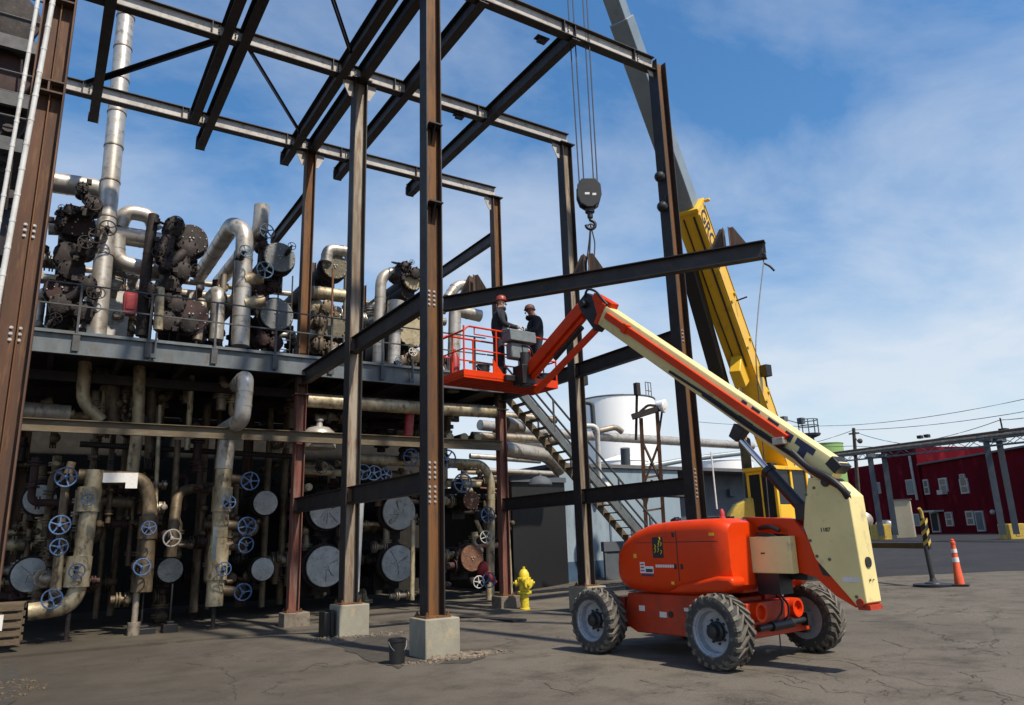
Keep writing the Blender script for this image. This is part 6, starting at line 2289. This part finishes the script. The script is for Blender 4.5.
# stairs down from the deck
t = T('staircase', 'grey steel staircase with handrails descending from the right end of the deck', 'stairs', (14, 19.5, 0))
sA, sB = PY(520, 391, 19.35), PY(655, 552, 19.35)
run = (sB - sA)
sT = V((sA.x, 0, sA.z))
sE = sT + (V((sB.x, 0, sB.z)) - sT) * ((sT.z - .05) / (sT.z - sB.z))
for i, yy in enumerate((19.35, 20.25)):
    mb = MB()
    mb.bar((sT.x, yy, sT.z), (sE.x, yy, .1), .05, .24)
    P(mb, 'stringer', M['galv' if i == 0 else 'tan_beam'], t)
mb = MB()
n = 25
for k in range(n):
    f = (k + .5) / n
    x, z = sT.x + (sE.x - sT.x) * f, sT.z + (.1 - sT.z) * f
    mb.bb(x - .13, x + .13, 19.38, 20.22, z + .04, z + .07)
P(mb, 'treads', M['tan_beam'], t)
mb = MB()
up = V((0, 0, 1))
for yy in (19.35, 20.25):
    for h in (.55, 1.05):
        mb.tube((sT.x, yy, sT.z + h), (sE.x, yy, .1 + h), .036, 8)
    for k in range(6):
        f = k / 5
        x, z = sT.x + (sE.x - sT.x) * f, sT.z + (.1 - sT.z) * f
        mb.tube((x, yy, z), (x, yy, z + 1.05), .034, 8)
P(mb, 'handrail', M['rail'], t)
mb = MB()
mb.bb(sT.x - 1.2, sT.x + .1, 19.3, 20.5, sT.z - .02, sT.z + .06)
for yy in (19.33, 20.47):
    mb.tube((sT.x - 1.2, yy, sT.z + 1.05), (sT.x, yy, sT.z + 1.05), .026, 8)
P(mb, 'landing', M['tan_beam'], t)
# ------------------------------------------------------------------ red brick works on the right
rb_ = T('red_building', 'dark red painted two storey works building with white windows', 'building', DP(960, 533, 66))
def gpt(px, d):
    p = DP(px, 520, d)
    return V((p.x, p.y, 0))
W0, W1 = gpt(929, 73), gpt(1110, 52)                     # long wing facade
V0 = gpt(850, 84)                                        # left wing facade start
TWR = gpt(893, 77.5)
zb0 = .2
def zat(px, py, d):
    return DP(px, py, d).z
hw = zat(929, 464, 73)
def wallblock(a, b, depth, z0, z1, bld, name, m):
    d = (b - a).normalized()
    nrm = V((-d.y, d.x, 0))
    if nrm.dot(V((FW.x, FW.y, 0))) < 0:
        nrm = -nrm
    mb = MB()
    pts = [a, b, b + nrm * depth, a + nrm * depth]
    vs = [V((p.x, p.y, z0)) for p in pts] + [V((p.x, p.y, z1)) for p in pts]
    mb.add(vs, [(0, 1, 2, 3), (4, 5, 6, 7), (0, 1, 5, 4), (1, 2, 6, 5), (2, 3, 7, 6), (3, 0, 4, 7)])
    return P(mb, name, m, bld), d, nrm
wall1, d1, nr1 = wallblock(W0, W1, 14, zb0, hw, rb_, 'long_wing', M['red_wall'])
wall2, d2, nr2 = wallblock(V0, W0 - (W0 - V0).normalized() * .02, 9, zb0, zat(880, 464, 80), rb_, 'left_wing', M['red_wall'])
ht = zat(893, 450, 77.5)
wall3, d3, nr3 = wallblock(TWR - nr2 * .25, W0 - nr2 * .25 - (W0 - V0).normalized() * .03, 9.5, zb0, ht, rb_, 'stair_tower', M['red_wall'])
mb = MB()
zc_ = hw
mb.bar(V((W0.x, W0.y, hw + .08)) - nr1 * .1, V((W1.x, W1.y, hw + .08)) - nr1 * .1, .5, .16)
P(mb, 'roof_edge', M['roof_grey'], wall1)
mb = MB()
a, b = TWR - nr2 * .35, W0 - nr2 * .35
mb.bar(V((a.x, a.y, ht + .06)), V((b.x, b.y, ht + .06)), .5, .12)
P(mb, 'roof_edge', M['red_wall'], wall3)
def facade_pt(px, py, a, d):
    """point of the facade line (a, direction d) seen at px, height from py"""
    r = ray(px, py)
    # solve EYE + r t = a + d s in plan
    det = r.x * (-d.y) - r.y * (-d.x)
    ax_, ay_ = a.x - EYE.x, a.y - EYE.y
    tt = (ax_ * (-d.y) - ay_ * (-d.x)) / det
    return EYE + r * tt
def window(par, px, py, w, h, a, d, nr, pane='glass', ac=False, name='window'):
    c = facade_pt(px, py, a, d)
    dist = (c - EYE).dot(FW)
    dd = c + d * .5 - EYE
    ppm = abs(FOC * dd.dot(RT) / dd.dot(FW) - FOC * (c - EYE).dot(RT) / dist) / .5
    W, H = min(2.2, w / max(ppm, 2.0)), h * dist / FOC
    o = c - nr * .06
    mb = MB()
    mb.box(o, (W, .12, H), Matrix((d, nr, (0, 0, 1))).transposed())
    f = P(mb, name, M['white_trim'], par)
    mb = MB()
    R3 = Matrix((d, nr, (0, 0, 1))).transposed()
    if pane == 'glass':
        mb.box(o - nr * .062 + V((0, 0, H * .22)), (W * .66, .02, H * .36), R3)
        mb.box(o - nr * .062 - V((0, 0, H * .22)), (W * .66, .02, H * .36), R3)
        P(mb, 'pane', M['glass'], f)
    else:
        mb.box(o - nr * .062, (W * .8, .02, H * .86), R3)
        P(mb, 'pane', M[pane], f)
    if ac:
        mb = MB()
        mb.box(o - nr * .25 - V((0, 0, H * .5)), (W * .7, .5, H * .32), R3)
        P(mb, 'air_conditioner', M['white_trim'], f)
FC1 = (W0, d1, nr1)
Wt0 = TWR - nr2 * .25
FC2 = (Wt0, d3, nr3)
window(wall1, 944, 485, 8, 14, *FC1, ac=True)
window(wall1, 965, 486, 8, 15, *FC1)
window(wall1, 963, 477, 5, 6, *FC1)
window(wall1, 950, 519, 7, 14, *FC1)
window(wall1, 971, 518, 8, 14, *FC1)
window(wall1, 936, 522, 8, 20, *FC1, pane='dark_wall', name='door')
window(wall1, 981, 521, 8, 20, *FC1, pane='dark_grey', name='door')
window(wall3, 911, 487, 8, 15, *FC2, pane='plastic_grey')
window(wall3, 927, 487, 5, 15, *FC2)
window(wall3, 917, 520, 7, 12, *FC2, pane='plastic_grey')
window(wall2, 895 - 3, 487, 6, 11, V0, d2, nr2, pane='plastic_grey')
window(wall2, 878, 488, 6, 11, V0, d2, nr2, pane='plastic_grey')
mb = MB()
a = facade_pt(938, 511, *FC1[:2])
mb.box(a - nr1 * .5, (1.9, 1.0, .16), Matrix((d1, nr1, (0, 0, 1))).transposed())
P(mb, 'door_canopy', M['white_trim'], wall1)
mb = MB()
a, b = facade_pt(911, 456, *FC2[:2]), facade_pt(919, 500, *FC2[:2])
mb.tube(a - nr3 * .2, b - nr3 * .2, .13, 10)
P(mb, 'downspout', M['white_trim'], wall3)
mb = MB()
a = facade_pt(996, 512, *FC1[:2])
mb.ball(a - nr1 * .3, .22, 12)
mb.bar(a - nr1 * .3, a, .06, .06)
P(mb, 'wall_lamp', M['white_trim'], wall1)
# green tank and the platform mast behind it
c = DP(830, 480, 74)
t = T('green_tank', 'light green flat topped tank behind the boom of the lift', 'tank', (c.x, c.y, gz(c.x)))
R = 16.5 * 74 / FOC
mb = MB()
zt2 = DP(830, 443, 74).z
mb.lathe((c.x, c.y, 0), (0, 0, 1), [(R, 0), (R, zt2), (0, zt2 + .1)], 44)
P(mb, 'shell', M['green'], t)
mb = MB()
for k in range(4):
    z = zt2 * (k + 1) / 4
    mb.lathe((c.x, c.y, z - .06), (0, 0, 1), [(R, 0), (R + .05, .01), (R + .05, .05), (R, .06)], 44)
P(mb, 'weld_ring', M['green'], t)
c = DP(809, 432, 62)
t = T('observation_mast', 'dark round lookout platform with railing on a mast above the lift boom', 'mast', (c.x, c.y, gz(c.x)))
pxm = 62 / FOC
mb = MB()
mb.tube((c.x, c.y, gz(c.x)), (c.x, c.y, c.z - 4 * pxm), .35, 14)
P(mb, 'mast', M['dark_grey'], t)
mb = MB()
mb.lathe((c.x, c.y, c.z - 6 * pxm), (0, 0, 1), [(.4, 0), (10 * pxm, 2 * pxm), (11 * pxm, 4 * pxm), (0, 4 * pxm)], 24)
P(mb, 'platform', M['dark_grey'], t)
mb = MB()
for h in (6, 12):
    mb.torus((c.x, c.y, c.z + h * pxm), (0, 0, 1), 9.5 * pxm, .045, 28, 5)
for k in range(10):
    a = 2 * pi * k / 10
    mb.tube((c.x + 9.5 * pxm * cos(a), c.y + 9.5 * pxm * sin(a), c.z - 2 * pxm), (c.x + 9.5 * pxm * cos(a), c.y + 9.5 * pxm * sin(a), c.z + 12 * pxm), .045, 6)
P(mb, 'guard_rail', M['dark_grey'], t)
mb = MB()
mb.box(DP(801, 421, 62), (.45, .45, .5))
mb.box(DP(784, 419, 62), (.5, .4, .4))
mb.bar(DP(784, 419, 62), DP(801, 424, 62), .06, .06)
P(mb, 'floodlight', M['dark_grey'], t)
# overhead pipe bridge on two pairs of columns
t = T('pipe_bridge', 'long overhead pipe bridge with truss crossing on the right', 'pipe bridge', DP(940, 530, 48))
A = [DP(834, 456, 66), DP(884, 450, 57), DP(992, 437, 46), DP(1100, 424, 38.5)]
for k, (dz, r, m, dn) in enumerate(((0, .11, 'dark_iron', 0), (.20, .07, 'bridge_blue', .4), (.05, .09, 'jacket_dull', .8), (.26, .06, 'steel_brown', .9))):
    off = V((RT.x * .2 - .5 * dn, .55 * dn, dz))
    mb = MB()
    mb.pipe([p + off for p in A], r, 1.5, 12, 0)
    P(mb, 'pipe', M[m], t)
mb = MB()
for off in (V((0, 0, -.55)), V((-.6, .6, -.55)), V((0, 0, -.13)), V((-.6, .6, -.13))):
    for a, b in zip(A[:-1], A[1:]):
        mb.bar(a + off, b + off, .07, .07)
for a, b in zip(A[:-1], A[1:]):
    n = int((b - a).length / .9)
    for k in range(n):
        p, q_ = a.lerp(b, k / n), a.lerp(b, (k + 1) / n)
        z0, z1 = (-.55, -.13) if k % 2 else (-.13, -.55)
        mb.bar(p + V((0, 0, z0)), q_ + V((0, 0, z1)), .03, .03)
        mb.bar(p + V((-.6, .6, z0)), q_ + V((-.6, .6, z1)), .03, .03)
        mb.bar(p + V((0, 0, -.55)), p + V((-.6, .6, -.55)), .045, .045)
P(mb, 'truss', M['bridge_blue'], t)
mb = MB()
for (x, y, d) in ((920, 437, 54), (927, 436, 53)):
    mb.box(DP(x, y, d), (.35, .3, .22))
mb.tube(DP(1003, 432, 45), DP(1000, 418, 45), .05, 6)
mb.box(DP(1004, 431, 45), (.5, .4, .3))
P(mb, 'pipe_fittings', M['dark_iron'], t)
SUP = ((875, 56.5, 457, 'left'), (889, 56.5, 457, 'left'), (991, 46, 441, 'right'), (1004, 46, 441, 'right'))
for (x, d, yt, nm) in SUP:
    p = DP(x - 5, yt, d)
    mb = MB()
    mb.ib((p.x, p.y, gz(p.x) + .3), (p.x, p.y, p.z), .36, .34, .03, .03, ch)
    mb.bb(p.x - .3, p.x + .3, p.y - .3, p.y + .3, p.z - .06, p.z)
    P(mb, 'support_column', M['bridge_blue'], t)
for (x, d, yt, nm) in SUP[::2]:
    p = DP(x + 2.5, yt, d)
    mb = MB()
    mb.bar(DP(x - 8, yt - 1, d), DP(x + 14, yt - 1, d), .3, .3)
    P(mb, 'cross_head', M['bridge_blue'], t)
for i, (x, d) in enumerate(((880, 56.5), (1011, 46))):
    p = DP(x, 527, d)
    z = gz(p.x)
    mb = MB()
    R3 = Matrix.Rotation(-.57, 3, 'Z')
    w, h = (20 if i else 18) * d / FOC * .8, 15.5 * d / FOC
    mb.box((p.x, p.y, z + h / 2 - .05), (w, 1.1, h), R3)
    mb.box((p.x, p.y, z + h / 2 + .02), (w * .3, 1.14, h * .75), R3)
    S(mb, 'concrete_block', M['yellow_dull'], ('faded yellow block at the foot of the farther bridge columns', 'faded yellow block at the foot of the nearer bridge columns')[i], 'block', (p.x, p.y, z), bev=.04)
# utility pole and wires
p = DP(856, 470, 62)
t = T('utility_pole', 'leaning wooden utility pole with lamp beside the green tank', 'utility pole', (p.x, p.y, gz(p.x)))
a, b = DP(862, 545, 62), DP(853.5, 428, 62)
mb = MB()
mb.tube(a, b, .2, 12, .13)
P(mb, 'pole', M['pole_wood'], t)
mb = MB()
mb.bar(DP(849, 434, 62), DP(859, 433, 62), .12, .14)
mb.pipe([DP(855, 437, 62), DP(858, 442, 61.5), DP(860, 441, 61.5)], .04, .3, 6)
mb.ball(DP(860, 441, 61.5), .22, 10)
P(mb, 'crossarm', M['pole_wood'], t)
def wire(label, pts, r=.022):
    P3 = [DP(*w) for w in pts]
    mb = MB()
    for k in range(len(P3) - 1):
        a, b = P3[k], P3[k + 1]
        seg = [a.lerp(b, i / 10) - V((0, 0, .06 * (b - a).length * .3 * (1 - (2 * i / 10 - 1) ** 2))) for i in range(11)]
        mb.pipe(seg, r, 0, 6)
    S(mb, 'overhead_wire', M['wire'], label, 'wire', P3[0], 'overhead wires on the right')
wire('overhead wire, topmost, running behind the lift boom to the right edge', ((680, 420, 75), (853, 425, 62), (1060, 391, 46)))
wire('overhead wire from the utility pole rising to the right edge', ((800, 446, 66), (853.5, 430, 62), (1060, 405, 46)))
wire('overhead wire sagging from the pole lamp to the pipe bridge', ((855, 432, 62), (905, 444, 55), (1000, 420, 45), (1060, 412, 41)))
wire('overhead wire low behind the pipe bridge', ((700, 442, 72), (853, 446, 62), (985, 440, 48)))
# shed, silver tanks and small vehicles by the red building
p0 = DP(904, 520, 60)
t = T('shed', 'small cream shed with white door in front of the red building', 'shed', (p0.x, p0.y, gz(p0.x)))
R3 = Matrix.Rotation(.45, 3, 'Z')
z = gz(p0.x)
h = DP(904, 500, 60).z - z
mb = MB()
mb.box((p0.x, p0.y, z + h / 2), (.95, 1.3, h), R3)
P(mb, 'wall', M['shed'], t)
mb = MB()
mb.box((p0.x, p0.y, z + h + .04), (1.1, 1.45, .08), R3)
P(mb, 'roof', M['roof_grey'], t)
mb = MB()
mb.box(V((p0.x, p0.y, z + 1.0)) + R3 @ V((.05, -.66, 0)), (.55, .05, 1.9), R3)
P(mb, 'door', M['white_trim'], t)
for i, (x, y, d, r, lb) in enumerate(((867, 520, 60, .6, 'round silver drum tank lying beside the farther bridge columns, left one'), (892, 525, 60, .42, 'round silver drum tank lying beside the farther bridge columns, right one'))):
    c = DP(x, y, d)
    mb = MB()
    mb.lathe(c, V((FW.x, FW.y, 0)), [(0, 0), (r * .6, .04), (r, .2), (r, 2.0), (r * .6, 2.2), (0, 2.25)], 24)
    mb.bb(c.x - .12, c.x + .12, c.y + .3, c.y + 1.6, gz(c.x), c.z - r * .8)
    S(mb, 'drum_tank', M['jacket'], lb, 'tank', (c.x, c.y, gz(c.x)))
# ================================================================== small things on the ground
# hydrant
h0 = PG(525, 610)
t = T('fire_hydrant', 'yellow fire hydrant on the ground right of the red primed column foot', 'hydrant', h0)
hs = 43 * ((h0 - EYE).dot(FW)) / FOC / 1.0
k = hs
mb = MB()
mb.lathe(h0, (0, 0, 1), [(.12 * k, 0), (.12 * k, .04 * k), (.10 * k, .05 * k), (.10 * k, .36 * k), (.17 * k, .37 * k), (.17 * k, .41 * k), (.115 * k, .42 * k), (.115 * k, .66 * k), (.155 * k, .67 * k), (.155 * k, .71 * k), (.13 * k, .73 * k), (.12 * k, .82 * k), (.07 * k, .90 * k), (.035 * k, .92 * k), (.035 * k, .97 * k), (0, .97 * k)], 22)
for s in (-1, 1):
    mb.lathe(h0 + V((0, 0, .60 * k)) + V((RT.x, RT.y, 0)) * (s * .10 * k), V((RT.x, RT.y, 0)) * s, [(.055 * k, 0), (.055 * k, .06 * k), (.075 * k, .06 * k), (.075 * k, .11 * k), (.03 * k, .12 * k), (.03 * k, .15 * k), (0, .15 * k)], 14)
P(mb, 'barrel', M['hydrant'], t)
fr = (V((-h0.x, -h0.y, 0)).normalized() + V((RT.x, RT.y, 0)) * .5).normalized()
mb = MB()
mb.lathe(h0 + V((0, 0, .58 * k)) + fr * (.09 * k), fr, [(.08 * k, 0), (.08 * k, .08 * k), (.10 * k, .08 * k), (.10 * k, .14 * k), (.035 * k, .15 * k), (.035 * k, .19 * k), (0, .19 * k)], 16)
for i in range(8):
    a = 2 * pi * i / 8
    for z in (.39, .69):
        mb.tube(h0 + V((.15 * k * cos(a), .15 * k * sin(a), (z - .04) * k)), h0 + V((.15 * k * cos(a), .15 * k * sin(a), (z + .04) * k)), .016 * k, 6)
P(mb, 'pumper_cap', M['hydrant'], t)
# traffic cone
c0_ = PG(960, 586)
t = T('traffic_cone', 'tall orange traffic cone with two pale bands on a black base', 'cone', c0_)
kk = 46 * ((c0_ - EYE).dot(FW)) / FOC
mb = MB()
mb.prism([(.21, -.21), (.21, .21), (-.21, .21), (-.21, -.21)], c0_ + V((0, 0, .025)), (cos(.4), sin(.4), 0), (-sin(.4), cos(.4), 0), .05)
P(mb, 'base', M['black'], t, bev=.01)
mb = MB()
mb.lathe(c0_, (0, 0, 1), [(.115, .05), (.09, .35 * kk), (.086, .36 * kk), (.052, .88 * kk), (.062, .89 * kk), (.062, .93 * kk), (.038, .94 * kk), (.038, .98 * kk), (0, kk)], 22)
body = P(mb, 'body', M['cone'], t)
mb = MB()
for z0, z1 in ((.50, .60), (.70, .78)):
    f = lambda z: .086 + (.052 - .086) * (z - .36) / .52 + .004
    mb.lathe(c0_, (0, 0, 1), [(f(z0) - .004, z0 * kk), (f(z0), z0 * kk + .001), (f(z1), z1 * kk), (f(z1) - .004, z1 * kk + .001)], 22)
P(mb, 'reflective_band', M['sticker_white'], body)
# bucket by the nearest pedestal
bucket(PG(397, 664), .135, .36, 'black', 'black bucket with wire handle on the ground by the nearest pedestal')
# black box against the second pedestal
mb = MB()
b0 = PG(327, 634)
mb.bb(5.17, 5.24, 15.0, 15.40, .0, .50)
mb.bb(5.05, 5.17, 15.02, 15.38, .0, .47)
S(mb, 'black_box', M['black'], 'black upright box leaning at the left side of the clean pale pedestal', 'box', (5.15, 15.2, 0), bev=.01)
# blocks under the middle pipe
for i, (x, y, w, h, lb) in enumerate(((141, 638, .30, .20, 'black wide block on the ground under the silver footed pipe'), (170, 636, .16, .26, 'black narrow block on the ground right of the wide block'))):
    p = PG(x, y)
    mb = MB()
    mb.bb(p.x - w, p.x + w, p.y, p.y + .45, p.z - .02, p.z + h)
    mb.bb(p.x - w * .5, p.x + w * .5, p.y + .05, p.y + .4, p.z + h, p.z + h + .06)
    mb.tube((p.x, p.y + .2, p.z + h), (p.x, p.y + .2, p.z + h + .9), .025, 8)
    S(mb, 'support_block', M['black'], lb, 'block', p, bev=.012)
# wooden pallet stack at the left edge
p = PG(4, 660)
t = T('pallet_crate', 'weathered wooden slatted pallet standing at the left edge', 'pallet', p)
a, b = PG(-30, 660), PG(17, 656)
d = (b - a)
d.z = 0
L_ = d.length
d.normalize()
n_ = V((-d.y, d.x, 0))
R3 = Matrix((d, n_, (0, 0, 1))).transposed()
hh = 42 * ((a - EYE).dot(FW)) / FOC
mid = (a + b) / 2
mb = MB()
for k in range(5):
    z = hh * (.08 + k * .20)
    mb.box(V((mid.x, mid.y, z)), (L_, .03, hh * .13), R3)
P(mb, 'slats', M['wood'], t)
mb = MB()
for k in range(5):
    mb.box(V((mid.x, mid.y, hh * (.08 + k * .20))) + n_ * .9, (L_, .03, hh * .13), R3)
P(mb, 'slats', M['wood'], t)
mb = MB()
for s in (-.46, 0, .46):
    mb.box(V((mid.x, mid.y, hh * .49)) + d * (L_ * s) + n_ * .06, (.09, .09, hh * .96), R3)
mb.box(V((mid.x, mid.y, hh * .96)) + n_ * .45, (L_, .9, .03), R3)
P(mb, 'posts', M['wood'], t)
mb = MB()
q_ = V((mid.x, mid.y, hh * .55)) + d * (L_ * .02) - n_ * .02
mb.box(q_, (.12, .012, .3), R3)
P(mb, 'paper_label', M['sticker_white'], t)
# loose gravel and dirt
rr = random.Random(11)
mb = MB()
ga = PG(452, 660)
rocks(mb, (5.86, 10.88), .55, .20, 260, .015, .06, rr)
rocks(mb, (6.2, 10.95), .5, .3, 90, .01, .03, rr)
rocks(mb, (5.15, 10.85), .35, .2, 70, .008, .025, rr)
o = S(mb, 'gravel', M['gravel'], 'loose broken gravel heaped at the foot of the nearest pedestal', 'gravel', (5.86, 10.88, 0), kind='stuff')
mb = MB()
rocks(mb, (5.2, 14.75), .6, .3, 120, .01, .035, rr)
rocks(mb, (6.1, 14.6), .5, .3, 60, .008, .03, rr)
S(mb, 'gravel', M['gravel'], 'scattered sandy gravel around the clean pale pedestal', 'gravel', (5.4, 14.7, 0), kind='stuff')
def patch(pts, label, m='dirt', dz=.008, n=5):
    P3 = [PG(*p) for p in pts]
    c = sum(P3, V((0, 0, 0))) / len(P3)
    mb = MB()
    ring = []
    rnd = random.Random(int(abs(c.x) * 50))
    for i in range(len(P3)):
        a, b = P3[i], P3[(i + 1) % len(P3)]
        for k in range(n):
            q_ = a.lerp(b, k / n)
            q_ = q_ + (q_ - c) * rnd.uniform(-.09, .09)
            ring.append(V((q_.x, q_.y, gz(q_.x, q_.y) + dz)))
    mb.v = [V((c.x, c.y, gz(c.x, c.y) + dz))] + ring
    N_ = len(ring)
    mb.f = [(0, i + 1, (i + 1) % N_ + 1) for i in range(N_)]
    S(mb, 'dirt_patch', M[m], label, 'dirt', (c.x, c.y, gz(c.x)), kind='stuff')
patch(((335, 645), (372, 637), (400, 636), (423, 645), (424, 660), (398, 668), (372, 662)), 'dark damp dirt patch between the two pale pedestals')
patch(((452, 655), (480, 650), (492, 655), (470, 663), (440, 664)), 'dark dirt patch right of the nearest pedestal', dz=.006)
patch(((-30, 662), (16, 662), (22, 680), (14, 705), (-30, 720)), 'dark littered dirt at the bottom left corner', dz=.007)
mb = MB()
c = PG(0, 690)
rocks(mb, (c.x, c.y), .55, .9, 160, .006, .03, rr)
S(mb, 'litter', M['wood'], 'crumbled wood litter on the dirt at the bottom left corner', 'litter', c, kind='stuff')
mb = MB()
a, b = PG(460, 618), PG(520, 622)
mb.bar(a + V((0, 0, .03)), b + V((0, 0, .03)), .35, .05)
S(mb, 'steel_plate', M['steel_dark'], 'dark steel plate lying on the ground behind the nearest pedestal', 'plate', a)
